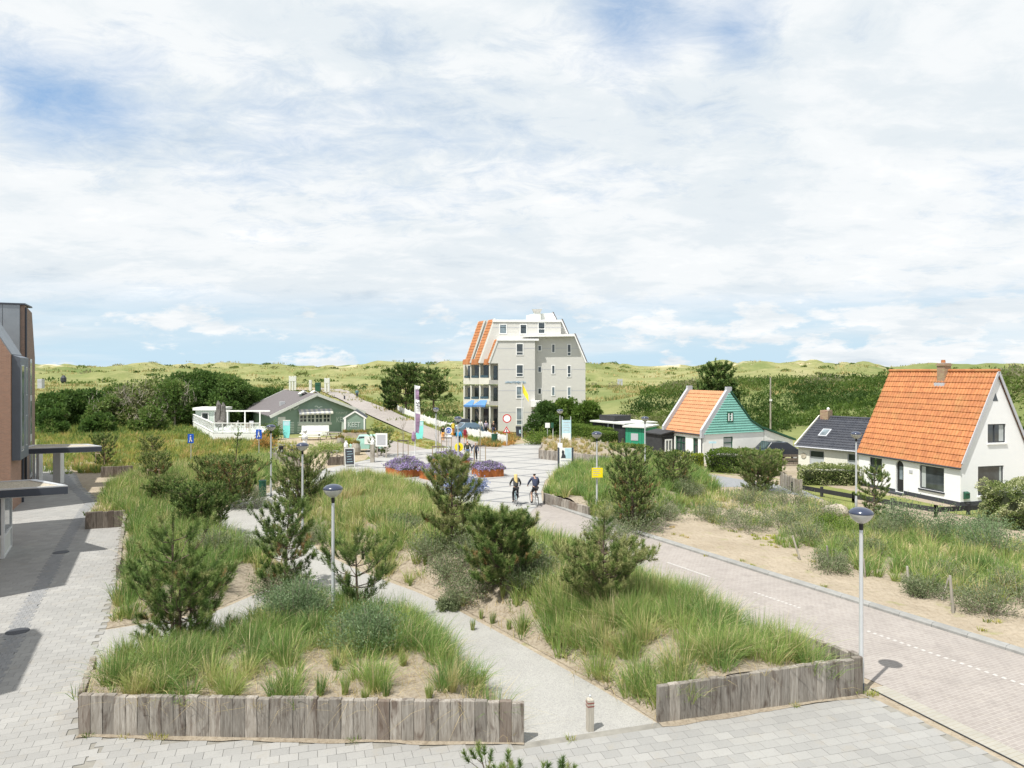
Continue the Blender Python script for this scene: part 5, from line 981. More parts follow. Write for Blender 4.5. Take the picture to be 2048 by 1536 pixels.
shrub('garden_shrub', 'reddish brown bush at the corner of the white terrace', tuple(G(530, 900)), 1.8, 1.8, 398, 'orangeflower', .15, 40, 50, aspect=.5, hb=.75)
shrub('garden_shrub', 'dark green bush climbing beside the hut entrance', tuple(G(545, 880)), 2.2, 1.6, 399, 'hedge', .16, 40, 50, aspect=.6, hb=.3)
shrub('garden_shrub', 'sprawling plant in front of the hut benches', tuple(G(655, 905)), 1.0, 4.0, 400, 'marram', .16, 60, 60, aspect=.3, hb=.5)
shrub('garden_shrub', 'bright yellow-green plant between the hut posts', tuple(G(700, 892)), .9, 1.6, 401, 'yhedge', .15, 40, 50, aspect=.3)
shrub('blue_flowering_bush', 'blue flowering bush behind the bright pine beside the plaza', tuple(G(930, 985)), 1.1, 3.0, 402, 'blueflower', .10, 60, 80, aspect=.7, hb=.5)
# ---------------------------------------------------------------- house helpers
def text(body, parent, loc_, size, mat, rot=(R(90), 0, 0), sx=1.0, name='lettering', ext=.01):
    c_ = bpy.data.curves.new(name, 'FONT'); c_.body = body; c_.size = size; c_.extrude = ext; c_.materials.append(mat); o = bpy.data.objects.new(name, c_); me = bpy.data.meshes.new_from_object(o); bpy.data.objects.remove(o); o = bpy.data.objects.new(name, me); link(o, parent); o.location = loc_; o.rotation_euler = rot; o.scale = (sx, 1, 1); return o
class Frame:
    "local frame of a house: origin, x axis and y axis on the ground"
    def __init__(s, o, ang): s.o = Vector((o[0], o[1], 0)); s.ang = ang; s.x = Vector((math.cos(ang), math.sin(ang), 0)); s.y = Vector((-s.x.y, s.x.x, 0))
    def hit(s, px, py, axis, off=0.0):
        "photo pixel onto the wall x=off (axis 'x') or y=off (axis 'y'): returns (along, z)"
        n = s.x if axis == 'x' else s.y; a = s.y if axis == 'x' else s.x; d = Vector(((px - 1024) / F, 1, (HY - py) / F)); c = Vector((0, 0, CH))
        t_ = ((s.o + n * off) - c).dot(n) / d.dot(n); p = c + d * t_; return ((p - s.o).dot(a), p.z)
def wall_with_holes(mb, poly, holes, tf, thick):
    "flat wall: outline poly (u,z), rectangular holes (u0,u1,z0,z1); tf(u,z,depth) -> point"
    us = sorted({p[0] for p in poly} | {h for q in holes for h in q[:2]}); zs = sorted({p[1] for p in poly} | {h for q in holes for h in q[2:]})
    def lim(u):   # top of the outline at u
        ts = []
        n = len(poly)
        for i in range(n):
            a, c_ = poly[i], poly[(i + 1) % n]
            if min(a[0], c_[0]) - 1e-6 <= u <= max(a[0], c_[0]) + 1e-6 and abs(a[0] - c_[0]) > 1e-9: ts.append(a[1] + (c_[1] - a[1]) * (u - a[0]) / (c_[0] - a[0]))
        return min(ts), max(ts)
    for u0, u1 in zip(us[:-1], us[1:]):
        e = (u1 - u0) * 1e-3; b0, t0 = lim(u0 + e); b1, t1 = lim(u1 - e); cuts = sorted({z_ for h in holes if h[0] < u1 - 1e-6 and h[1] > u0 + 1e-6 for z_ in h[2:]}); segs = [None] + cuts + [None]
        for k in range(len(segs) - 1):
            za0 = b0 if k == 0 else segs[k]; za1 = b1 if k == 0 else segs[k]; zb0 = t0 if k == len(segs) - 2 else segs[k + 1]; zb1 = t1 if k == len(segs) - 2 else segs[k + 1]
            zm = (za0 + zb0) / 2; um = (u0 + u1) / 2
            if any(h[0] < um < h[1] and h[2] < zm < h[3] for h in holes): continue
            mb.add([tf(u0, za0, 0), tf(u1, za1, 0), tf(u1, zb1, 0), tf(u0, zb0, 0)], [(0, 1, 2, 3)])
    for u0, u1, z0, z1 in holes:
        for (a, c_) in (((u0, z0), (u1, z0)), ((u1, z0), (u1, z1)), ((u1, z1), (u0, z1)), ((u0, z1), (u0, z0))): mb.add([tf(*a, 0), tf(*c_, 0), tf(*c_, thick), tf(*a, thick)], [(0, 1, 2, 3)])
def window(parent, tf, u0, u1, z0, z1, fmat, gmat=None, fw=0.06, depth=0.09, mull=(), trans=(), sill=None, name='window', blind=0.0, proud=0.0):
    "frame (part) > pane, sill (sub-parts); tf(u,z,depth into the wall) -> local point"
    b = MB(); d0, d1 = depth - .03 - proud, depth + .03
    def bar(a0, a1, c0, c1): b.add([tf(u, z, d) for d in (d0, d1) for u, z in ((a0, c0), (a1, c0), (a1, c1), (a0, c1))], [(0, 1, 2, 3), (7, 6, 5, 4), (0, 4, 5, 1), (1, 5, 6, 2), (2, 6, 7, 3), (3, 7, 4, 0)])
    bar(u0, u0 + fw, z0, z1); bar(u1 - fw, u1, z0, z1); bar(u0 + fw, u1 - fw, z0, z0 + fw); bar(u0 + fw, u1 - fw, z1 - fw, z1)
    for f in mull: m_ = u0 + (u1 - u0) * f; bar(m_ - fw / 2, m_ + fw / 2, z0 + fw, z1 - fw)
    for f in trans: m_ = z0 + (z1 - z0) * f; bar(u0 + fw, u1 - fw, m_ - fw * .4, m_ + fw * .4)
    w = b.build(name, fmat, parent); g = MB(); g.add([tf(u0 + fw * .5, z0 + fw * .5, depth + .005), tf(u1 - fw * .5, z0 + fw * .5, depth + .005), tf(u1 - fw * .5, z1 - fw * .5, depth + .005), tf(u0 + fw * .5, z1 - fw * .5, depth + .005)], [(0, 1, 2, 3)]); g.build('pane', gmat or M['glass'], w)
    if blind: g = MB(); zb = z1 - (z1 - z0) * blind; g.add([tf(u0 + fw, zb, depth), tf(u1 - fw, zb, depth), tf(u1 - fw, z1 - fw, depth), tf(u0 + fw, z1 - fw, depth)], [(0, 1, 2, 3)]); g.build('blind', M['blind'], w)
    if sill: s_ = MB(); s_.add([tf(u, z, d) for d in (-.07, .05) for u, z in ((u0 - .05, z0 - .09), (u1 + .05, z0 - .09), (u1 + .05, z0 - .005), (u0 - .05, z0 - .005))], [(0, 1, 2, 3), (7, 6, 5, 4), (0, 4, 5, 1), (1, 5, 6, 2), (2, 6, 7, 3), (3, 7, 4, 0)]); s_.build('sill', sill, w)
    return w
def tilecourses(parent, o, along, up, nrow, tw, mat, name='tile_course', amp=0.028, lip=0.045):
    "roof slope as courses of pantiles; o = eave corner, along = eave vector, up = slope vector"
    o, along, up = Vector(o), Vector(along), Vector(up); n = along.cross(up).normalized()
    if n.z < 0: n = -n
    nt_ = max(1, round(along.length / tw)); prof = [(0, 0.0), (.18, amp * .9), (.38, amp), (.58, amp * .5), (.78, -amp * .15), (.92, -amp * .2)]
    for r_ in range(nrow):
        a = o + up * (r_ / nrow); c_ = o + up * ((r_ + 1.04) / nrow); vs = []; b = MB(); pts = [(k + f, h) for k in range(nt_) for f, h in prof] + [(nt_, 0)]
        for f, h in pts:
            q_ = along * (f / nt_); jit = random.uniform(-.004, .004) if abs(f - round(f)) < .01 else 0
            vs += [a + q_ + n * (0.002 + 0 * h), a + q_ + n * (lip + h + jit), c_ + q_ + n * (.006 + h)]
        m_ = len(pts); fs = []
        for k in range(m_ - 1): fs += [(3 * k, 3 * k + 3, 3 * k + 4, 3 * k + 1), (3 * k + 1, 3 * k + 4, 3 * k + 5, 3 * k + 2)]
        b.add(vs, fs); b.build(name, mat, parent)
# ================================================================ white house
fr = Frame((24.98, 39.6), math.atan2(.27, .963)); HW, HL, EZ, RZ = 5.2, 7.65, 2.36, 7.55
hs = thing('white_house', 'white painted brick house with steep orange tiled roof and arched front door', 'house', tuple(fr.o), fr.ang)
fx = lambda u, z, d: (d, u, z)                     # eave wall lies on x=0, u along y
gy_ = lambda u, z, d: (u, d, z)                    # gable wall lies on y=0, u along x
def rect(px0, py0, px1, py1, axis, off=0.0, f=None):
    f = f or fr; a = f.hit(px0, py0, axis, off); c_ = f.hit(px1, py1, axis, off); e = f.hit(px0, py1, axis, off); g_ = f.hit(px1, py0, axis, off)
    us = sorted((a[0], c_[0])); return (us[0], us[1], (e[1] + c_[1]) / 2, (a[1] + g_[1]) / 2)
wA = rect(1739.4, 913, 1764, 941, 'x'); wB = rect(1839, 926, 1888, 987, 'x'); dr_ = rect(1791.5, 921, 1807, 990, 'x'); wB = (wB[0], wB[1], .62, 2.0); wA = (wA[0], wA[1], .95, 2.0); dr_ = (dr_[0], dr_[1], 0.12, 2.05)
wU = rect(1975.5, 848, 2011.6, 885.6, 'y'); wL = rect(1956, 932, 2007.5, 990, 'y')
b = MB(); wall_with_holes(b, [(0, 0), (HL, 0), (HL, EZ), (0, EZ)], [wA, wB, dr_], fx, .12)
gp = [(0, 0), (HW, 0), (HW, EZ), (HW / 2, RZ - .12), (0, EZ)]
wall_with_holes(b, gp, [wU, wL], gy_, .12); b.add([(HW, 0, 0), (HW, HL, 0), (HW, HL, EZ), (HW, 0, EZ)], [(0, 1, 2, 3)]); b.add([(u, HL, z) for u, z in gp], [(0, 1, 2, 3, 4)]); b.build('wall', M['whitebrick'], hs)
b = MB(); b.box(-.03, 0.0, -.03, dr_[0] - .05, 0, .26); b.box(-.03, 0.0, dr_[1] + .05, HL, 0, .26); b.box(-.03, HW + .03, -.034, -.002, 0, .27); b.build('plinth', M['dark'], hs)
window(hs, fx, *wA, M['dark'], M['glass'], fw=.05, sill=M['dark']); w_ = window(hs, fx, *wB, M['dark'], M['glass'], fw=.06, sill=M['dark'])
cu = MB(); [cu.add([fx(wB[1] - .1 - k * .07, wB[2] + .1, .16 + .02 * (k % 2)), fx(wB[1] - .03 - k * .07, wB[2] + .1, .16 + .02 * ((k + 1) % 2)), fx(wB[1] - .03 - k * .07, wB[3] - .05, .16 + .02 * ((k + 1) % 2)), fx(wB[1] - .1 - k * .07, wB[3] - .05, .16 + .02 * (k % 2))], [(0, 1, 2, 3)]) for k in range(5)]; 
window(hs, gy_, *wU, M['dark'], M['glass'], fw=.06, mull=(.42,), sill=M['white'], blind=.0); window(hs, gy_, *wL, M['dark'], M['glass'], fw=.06, sill=M['white'])
# curtains just inside the glass
for tf, (u0, u1, z0, z1), side in ((fx, wB, 1), (gy_, wL, 1), (gy_, wU, 1)):
    b = MB(); n_ = 6; wd = .3 if tf is fx else (.16 if z0 < 2 else .34); us = u1 - .07 - wd
    for k in range(n_): b.add([tf(us + wd * k / n_, z0 + .08, .088 - .004 * (k % 2)), tf(us + wd * (k + 1) / n_, z0 + .08, .088 - .004 * ((k + 1) % 2)), tf(us + wd * (k + 1) / n_, z1 - .07, .088 - .004 * ((k + 1) % 2)), tf(us + wd * k / n_, z1 - .07, .088 - .004 * (k % 2))], [(0, 1, 2, 3)])
    b.build('curtain', M['blind'], hs)
# arched door niche
b = MB(); dw = (dr_[1] - dr_[0]); dc = (dr_[0] + dr_[1]) / 2; b.add([fx(dr_[0], dr_[2], .12), fx(dr_[1], dr_[2], .12), fx(dr_[1], dr_[3], .12), fx(dr_[0], dr_[3], .12)], [(0, 1, 2, 3)]); d_ = b.build('door', M['black'], hs)
b = MB(); b.add([fx(dc - .12, .9, .115), fx(dc + .12, .9, .115), fx(dc + .12, 1.7, .115), fx(dc - .12, 1.7, .115)], [(0, 1, 2, 3)]); b.build('pane', M['glassblue'], d_)
b = MB(); n_ = 9; r0 = dw / 2      # white spandrels that turn the opening into an arch
for s_ in (-1, 1):
    arc = [(dc + s_ * r0 * math.cos(t), dr_[3] - r0 + r0 * math.sin(t)) for t in [math.pi / 2 * k / n_ for k in range(n_ + 1)]]; poly = [(dc + s_ * r0, dr_[3])] + arc; b.prism([fx(u, z, 0.002) for u, z in poly], (.1, 0, 0))
b.build('door_arch', M['whitebrick'], hs)
b = MB(); b.box(-.5, -.03, dc - .6, dc + .6, 0, .12); b.build('doorstep', M['dark'], hs)
t0 = fr.hit(1990, 788, 'y'); b = MB(); zt = [fr.hit(*p, 'y') for p in ((1985.5, 802), (1996, 802), (1991, 786.5))]; b.prism([gy_(u, z, -.012) for u, z in zt], (0, .03, 0)); b.build('vent_window', M['glass'], hs)
b = MB(); ns = fr.hit(1822, 943, 'x'); b.box(-.03, -.003, ns[0] - .12, ns[0] + .12, ns[1] - .09, ns[1] + .09); b.build('name_plate', M['grey_trim'], hs)
# roof
ov = .22; slope = Vector((HW / 2, 0, RZ - EZ)); e0 = Vector((0, -.12, EZ)) - slope.normalized() * ov
tilecourses(hs, e0, (0, HL + .2, 0), slope + slope.normalized() * ov, 16, .21, M['tile'])
slope2 = Vector((-HW / 2, 0, RZ - EZ)); tilecourses(hs, Vector((HW, -.12, EZ)) - slope2.normalized() * ov, (0, HL + .2, 0), slope2 + slope2.normalized() * ov, 16, .21, M['tile'])
b = MB(); b.tube([(HW / 2, -.14, RZ + .03), (HW / 2, HL + .1, RZ + .03)], .11, 8); b.build('ridge_tiles', M['tile'], hs)
b = MB(); b.beam((-.02, -.13, EZ + .02), (HW / 2, -.13, RZ - .02), .05, .14); b.build('bargeboard', M['grey_trim'], hs); b = MB(); b.beam((HW + .02, -.13, EZ + .02), (HW / 2, -.13, RZ - .02), .05, .14); b.build('bargeboard', M['grey_trim'], hs)
b = MB(); b.tube([e0 + Vector((-.03, 0, -.02)), e0 + Vector((-.03, HL + .2, -.02))], .06, 6); b.build('gutter', M['dark'], hs)
b = MB(); g_ = fr.hit(1880, 768, 'x', 2.2)[0]; b.box(2.25, 2.75, g_ - .27, g_ + .27, RZ - .9, RZ + .50); b.box(2.20, 2.80, g_ - .32, g_ + .32, RZ + .34, RZ + .43); c_ = b.build('chimney', M['chimbrick'], hs)
b = MB(); b.box(2.1, 2.25, g_ - .36, g_ + .36, RZ - .95, RZ - .7); b.build('flashing', M['grey_trim'], c_); b = MB(); b.lathe([(.13, 0), (.11, .18)], 10, (2.45, g_, RZ + .52)); b.build('chimney_pot', M['tile'], c_)
mb_ = fr.hit(1930, 990, 'y'); t_ = thing('mailbox', 'dark green mailbox on the white gable wall', 'mailbox', tuple(fr.o + fr.x * mb_[0] - fr.y * .02 + Vector((0, 0, mb_[1] - .22))), fr.ang)
b = MB(); b.prism([(-.16, -.02, 0), (-.16, -.16, .04), (-.16, -.16, .36), (-.16, -.02, .42)], (.32, 0, 0)); b.build('box', M['dkgreen'], t_); b = MB(); b.box(-.11, .11, -.165, -.155, .26, .29); b.build('slot', M['black'], t_)
# ================================================================ black-roofed cottage
f2 = Frame((20.5, 50.9), math.atan2(-.77, .64)); L2 = 4.45; h2 = thing('white_cottage', 'low cream cottage with black tiled roof and roof window', 'house', tuple(f2.o), f2.ang); D2, E2, R2 = 6.8, 2.3, 4.15
b = MB(); ft = lambda u, z, d: (u, d, z); w1 = rect(1619, 900, 1648, 931, 'y', 0, f2); w2 = rect(1695, 907, 1711, 931, 'y', 0, f2)
w1 = (w1[0], w1[1], .75, 1.98); w2 = (w2[0], w2[1], .75, 1.98)
wall_with_holes(b, [(0, 0), (L2, 0), (L2, E2), (0, E2)], [w1, w2], ft, .12); b.add([(0, 0, 0), (0, D2, 0), (0, D2, E2), (0, D2 / 2, R2 - .08), (0, 0, E2)], [(0, 1, 2, 3, 4)]); b.add([(L2, 0, 0), (L2, D2, 0), (L2, D2, E2), (L2, D2 / 2, R2 - .08), (L2, 0, E2)], [(0, 1, 2, 3, 4)]); b.add([(0, D2, 0), (L2, D2, 0), (L2, D2, E2), (0, D2, E2)], [(0, 1, 2, 3)]); b.build('wall', M['creambrick'], h2)
window(h2, ft, *w1, M['grey_trim'], M['glass'], blind=0, sill=M['white'], fw=.05); window(h2, ft, *w2, M['grey_trim'], M['glass'], sill=M['white'], fw=.05)
for w_ in (w1, w2): b = MB(); b.add([ft(w_[0] + .05, w_[2] + .05, .085), ft(w_[1] - .05, w_[2] + .05, .085), ft(w_[1] - .05, w_[2] + .78, .085), ft(w_[0] + .05, w_[2] + .78, .085)], [(0, 1, 2, 3)]); b.build('blind', M['blind'], h2)
sl_ = Vector((0, D2 / 2, R2 - E2)); sn = sl_.normalized(); tilecourses(h2, Vector((-.12, 0, E2)) - sn * .25, (L2 + .2, 0, 0), sl_ + sn * .25, 13, .20, M['tileblack'], amp=.03, lip=.035)
sl2 = Vector((0, -D2 / 2, R2 - E2)); tilecourses(h2, Vector((-.12, D2, E2)) - sl2.normalized() * .25, (L2 + .2, 0, 0), sl2 + sl2.normalized() * .25, 13, .20, M['tileblack'])
b = MB(); b.tube([(-.14, D2 / 2, R2 + .03), (L2 + .1, D2 / 2, R2 + .03)], .09, 8); b.build('ridge_tiles', M['tileblack'], h2)
b = MB(); b.beam((-.16, -.22, E2 - .06), (-.16, D2 / 2, R2 + .03), .07, .2); b.build('bargeboard', M['cream'], h2); b = MB(); b.beam((-.16, D2 + .22, E2 - .06), (-.16, D2 / 2, R2 + .03), .07, .2); b.build('bargeboard', M['cream'], h2)
b = MB(); b.tube([(-.12, -.27, E2 - .12), (L2, -.27, E2 - .12)], .055, 6); b.build('gutter', M['grey_trim'], h2)
b = MB(); b.box(.05, .65, D2 / 2 - .35, D2 / 2 + .35, R2 - .3, R2 + .5); c_ = b.build('chimney', M['chimbrick'], h2); b = MB(); b.lathe([(.1, 0), (.12, .12), (.04, .22)], 8, (.5, D2 / 2, R2 + .5)); b.build('chimney_cowl', M['light_trim'], c_)
b = MB(); nrm = Vector((0, -(R2 - E2), D2 / 2)).normalized(); c0 = Vector((1.25, 0, E2)) + sl_ * .42; b.obox(c0 + nrm * .08, (.62, 0, 0), sn * .95, nrm * .1); sk_ = b.build('roof_window', M['grey_trim'], h2); b = MB(); b.obox(c0 + nrm * .12, (.46, 0, 0), sn * .76, nrm * .04); b.build('pane', M['glassblue'], sk_)
b = MB(); b.lathe([(.2, 0), (.19, .02)], 14); o = b.build('wall_ornament', M['gravelroof'], h2, center=True); o.location = (.4, -.03, 1.55); o.rotation_euler = (R(90), 0, 0)
# ================================================================ teal cottage
f3 = Frame((15.5, 57.6), math.atan2(.44, .898)); h3 = thing('teal_cottage', 'white cottage with turquoise boarded gable and orange tiled roof', 'house', tuple(f3.o), f3.ang); L3, E3 = 5.0, 2.42
prof3 = [(0, E3), (2.7, 5.85), (5.1, 3.3), (6.6, 2.5)]
wa = rect(1331, 868, 1345, 909, 'x', 0, f3); wb = rect(1351, 868, 1371, 905, 'x', 0, f3); wc = rect(1386, 873, 1396, 908, 'x', 0, f3); wa, wb, wc = [(w_[0], w_[1], z0, 2.05) for w_, z0 in ((wa, .1), (wb, .4), (wc, .4))]
wg = rect(1447, 872, 1466, 897, 'y', 0, f3); wg = (wg[0], wg[1], 1.0, 2.12); wt = rect(1453, 824, 1465, 844, 'y', 0, f3)
b = MB(); wall_with_holes(b, [(0, 0), (L3, 0), (L3, E3), (0, E3)], [wa, wb, wc], fx, .1); wall_with_holes(b, [(0, 0), (6.6, 0), (6.6, E3), (0, E3)], [wg], gy_, .1); b.add([(6.6, 0, 0), (6.6, L3, 0), (6.6, L3, E3), (6.6, 0, E3)], [(0, 1, 2, 3)]); b.add([(0, L3, 0), (6.6, L3, 0), (6.6, L3, 2.5), (5.1, L3, 3.3), (2.7, L3, 5.85), (0, L3, E3)], [(0, 1, 2, 3, 4, 5)]); b.build('wall', M['white'], h3)
window(h3, fx, *wa, M['dkgreen'], M['glass'], fw=.1, name='door'); window(h3, fx, *wb, M['dkgreen'], M['glass'], fw=.09, mull=(.5,), trans=(.68,)); window(h3, fx, *wc, M['dkgreen'], M['glass'], fw=.09, trans=(.68,)); window(h3, gy_, *wg, M['dkgreen'], M['blind'], fw=.09, trans=(.55,), sill=M['white'])
window(h3, gy_, wt[0], wt[1], wt[2], wt[3], M['dkgreen'], M['glass'], fw=.1, depth=-.07)
b = MB(); b.box(wt[0] + .1, wt[0] + .2, -.12, -.05, wt[2] + .1, wt[3] - .1); b.box(wt[1] - .2, wt[1] - .1, -.12, -.05, wt[2] + .1, wt[3] - .1); b.build('inner_frame', M['white'], h3)
nb = 17; ztop = 5.85; bh = (ztop - E3) / nb       # weatherboards, one part each
def span(z):
    L_ = (z - E3) / (5.85 - E3) * 2.7
    R_ = 6.6 - (z - 2.5) / .8 * 1.5 if z < 3.3 else 5.1 - (z - 3.3) / 2.55 * 2.4
    return max(0, L_), min(6.6, R_)
for k in range(nb):
    z0, z1 = E3 + k * bh, E3 + (k + 1) * bh; a0, a1 = span(z0); c0, c1 = span(min(z1, ztop - .02)); b = MB(); b.add([(a0, -.085, z0 + .004), (a1, -.085, z0 + .004), (c1, -.025, z1 + .012), (c0, -.025, z1 + .012), (a0, -.0, z0 + .004), (a1, -.0, z0 + .004), (c1, -.0, z1 + .012), (c0, -.0, z1 + .012)], [(0, 1, 2, 3), (0, 4, 5, 1), (3, 2, 6, 7), (1, 5, 6, 2), (0, 3, 7, 4)]); b.build('gable_board', M['teal'], h3)
s3 = Vector((2.7, 0, 5.85 - E3)); tilecourses(h3, Vector((0, .1, E3 + .02)) - s3.normalized() * .2, (0, L3 - .3, 0), s3 + s3.normalized() * .2, 12, .23, M['tile2'], amp=.02, lip=.05)
b = MB(); b.add([(2.7, 0, 5.87), (2.7, L3, 5.87), (5.1, L3, 3.34), (5.1, 0, 3.34)], [(0, 1, 2, 3)]); b.add([(5.1, 0, 3.34), (5.1, L3, 3.34), (6.7, L3, 2.5), (6.7, 0, 2.5)], [(0, 1, 2, 3)]); b.build('rear_roof', M['tile2'], h3)
for yy in (-.06, L3 - .18):
    b = MB(); b.prism([(-.22, yy, E3 - .3), (-.22, yy, E3 + .35), (2.45, yy, 6.0), (2.45, yy, 6.25), (2.98, yy, 6.25), (2.98, yy, 5.9), (2.7, yy, 5.72), (.12, yy, E3 + .05), (.12, yy, E3 - .3)], (0, .24, 0)); b.build('parapet', M['grey_trim'], h3)
b = MB(); b.beam((2.85, -.08, 5.9), (5.12, -.08, 3.42), .1, .12); b.build('bargeboard', M['dkgreen'], h3); b = MB(); b.beam((5.12, -.08, 3.42), (6.68, -.08, 2.6), .1, .12); b.build('bargeboard', M['dkgreen'], h3)
b = MB(); b.tube([(-.14, .1, E3 - .05), (-.14, L3 - .1, E3 - .05)], .06, 6); b.tube([(-.1, .1, E3 - .05), (-.1, .1, 0)], .04, 6); b.build('gutter', M['dark'], h3)
ar = [(6.62, 2.72), (10.0, 1.62)]; b = MB(); wx = (7.0, 9.1, .55, 1.28); wall_with_holes(b, [(6.62, 0), (10, 0), (10, 1.55), (6.62, 2.6)], [wx], lambda u, z, d: (u, d - .02, z), .1); b.add([(10, -.02, 0), (10, 4, 0), (10, 4, 1.55), (10, -.02, 1.55)], [(0, 1, 2, 3)]); an = b.build('annex_wall', M['white'], h3)
window(h3, lambda u, z, d: (u, d - .02, z), *wx, M['dkgreen'], M['glass'], fw=.07, mull=(.45,))
b = MB(); b.prism([(6.55, -.15, 2.66), (10.25, -.15, 1.5), (10.25, -.15, 1.66), (6.55, -.15, 2.82)], (0, 4.2, 0)); b.build('annex_roof', M['dkgreen'], h3)
b = MB(); b.prism([(-1.3, 3.7, 2.1), (-1.3, 3.7, 0), (0, 3.7, 0), (0, 3.7, 2.35)], (0, 2.2, 0)); lt = b.build('lean_to', M['black_board'], h3)
for k in range(11): b = MB(); b.box(-1.3, -.02, 3.66, 3.7, .02 + k * .19, .18 + k * .19); b.build('wall_board', M['black_board'], h3)
b = MB(); b.prism([(-1.45, 3.55, 2.12), (-1.45, 3.55, 2.22), (.0, 3.55, 2.47), (.0, 3.55, 2.37)], (0, 2.5, 0)); b.build('lean_to_roof', M['black_board'], h3)
window(h3, lambda u, z, d: (u, 3.66 + d, z), -1.0, -.25, .7, 1.75, M['white'], M['glass'], fw=.12, mull=(.5,), depth=-.02)
# ================================================================ sheds
def shed(name, label, p0, p1, depth, h, mat, roofm, board=.3):
    p0, p1 = Vector(p0), Vector(p1); d = p1 - p0; ang = math.atan2(d.y, d.x); t_ = thing(name, label, 'shed', tuple(p0), ang); L_ = d.length; b = MB(); b.box(.0, L_, 0.02, depth, 0, h); b.build('wall', mat, t_)
    n_ = int(L_ / board)
    for k in range(n_): b = MB(); b.box(k * L_ / n_ + .006, (k + 1) * L_ / n_ - .006, -.012, .018, 0, h - .02); b.build('wall_board', mat, t_)
    b = MB(); b.box(-.2, L_ + .2, -.25, depth + .2, h, h + .14); b.build('roof', roofm, t_); return t_, L_
t_, L_ = shed('black_shed', 'long low black boarded shed with flat roof behind the hedges', P(1186, 880, 73)[:2] + (0,), P(1250, 880, 69)[:2] + (0,), 4, 2.35, M['black_board'], M['light_trim'])
b = MB(); b.box(1.25, 2.15, -.05, -.014, 1.0, 1.95); w_ = b.build('open_window', M['black'], t_)
b = MB(); [b.tube([(1.0 + .12 * k, -.09, 1.05 + .1 * (k % 2)), (1.15 + .14 * k, -.10, 1.45 + .12 * ((k + 1) % 3)), (1.35 + .1 * k, -.08, 1.2)], .025, 4) for k in range(6)]; b.build('hung_tools', M['light_trim'], t_)
b = MB(); [b.box(x_, x_ + .12, -.04, -.014, 0, 2.3) for x_ in (2.3, 3.1)]; b.build('door_post', M['grey_trim'], t_)
b = MB(); b.box(.3, 2.6, .6, 2.8, 2.5, 3.05); b.build('roof_box', M['black_board'], t_)
t_, L_ = shed('green_shed', 'bright green boarded shed with a pale shuttered window', P(1251, 885, 66)[:2] + (0,), P(1290, 885, 65)[:2] + (0,), 3, 2.35, M['green'], M['light_trim'])
b = MB(); b.box(.55, 1.25, -.04, -.014, 1.15, 1.8); b.build('shutter', M['grey_trim'], t_)
# ================================================================ apartment building
YA = 86.0
def AP(cx, cy, y): return P(900 + cx / 5.906, 600 + cy / 5.906, y)
ap = thing('apartment_building', 'five storey pale grey apartment building with steep orange tiled terrace roofs', 'building', (0, YA, 0))
def loc(cx, cy, dy=0.0):
    q_ = AP(cx, cy, YA + dy); return (q_.x, dy, q_.z)
def block(name, pts, dy, depth, mat, holes=()):
    pp = [loc(cx, cy, dy) for cx, cy in pts]; b = MB(); b.prism(pp, (0, depth, 0)); return b.build(name, mat, ap)
GRD = 1560
# left wing (nearest), main tall block, right block
block('wall', [(467, 748), (568, 748), (568, GRD), (1004, GRD), (1004, 474), (574, 474)], 0.0, 1.0, M['greybrick'])
block('wall', [(568, GRD), (1310, GRD), (1310, 247), (527, 247), (350, 745), (568, 745)], 1.01, 9.0, M['greybrick'])
block('wall', [(1004, GRD), (1600, GRD), (1600, 742), (1463, 428), (1004, 428)], 0.90, 7.0, M['greybrick'])
block('wall', [(1300, 430), (1390, 430), (1315, 250), (1300, 250)], 1.9, 7.0, M['greybrick'])
block('parapet', [(500, 232), (1312, 232), (1312, 258), (505, 258)], .9, 8.5, M['white']); block('parapet', [(556, 456), (1050, 456), (1050, 480), (550, 480)], -.12, 1.1, M['white'])
block('parapet', [(850, 432), (880, 412), (1468, 400), (1468, 428), (900, 436)], -.05, 1.0, M['white'])
for a, c_, dy in (((1465, 405), (1607, 738), .8), ((1312, 232), (1388, 400), 1.8), ((1205, 150), (1248, 232), 4.0)):
    p, q_ = Vector(loc(*a, dy)), Vector(loc(*c_, dy)); b = MB(); b.beam(p, q_, .12, .16); b.build('verge_trim', M['white'], ap); b = MB(); b.prism([p + Vector((.04, 0, .1)), p + Vector((.2, 0, .1)), q_ + Vector((.2, 0, .05)), q_ + Vector((.04, 0, .05))], (0, 6, 0)); b.build('rear_roof', M['brownroof'], ap)
block('roof_box', [(905, 180), (980, 165), (1200, 155), (1240, 235), (905, 235)], 4.0, 3.0, M['light_trim'])
b = MB(); p = loc(1030, 235, 3.2); b.box(p[0] - .42, p[0] + .42, 3.2, 4.0, p[2], p[2] + .95); v_ = b.build('roof_vent', M['light_trim'], ap); b = MB(); b.prism([(p[0] - .42, 3.1, p[2] + .95), (p[0] + .42, 3.1, p[2] + .95), (p[0] + .62, 3.1, p[2] + 1.35), (p[0] - .62, 3.1, p[2] + 1.35)], (0, 1.0, 0)); b.build('vent_hood', M['concrete'], v_)
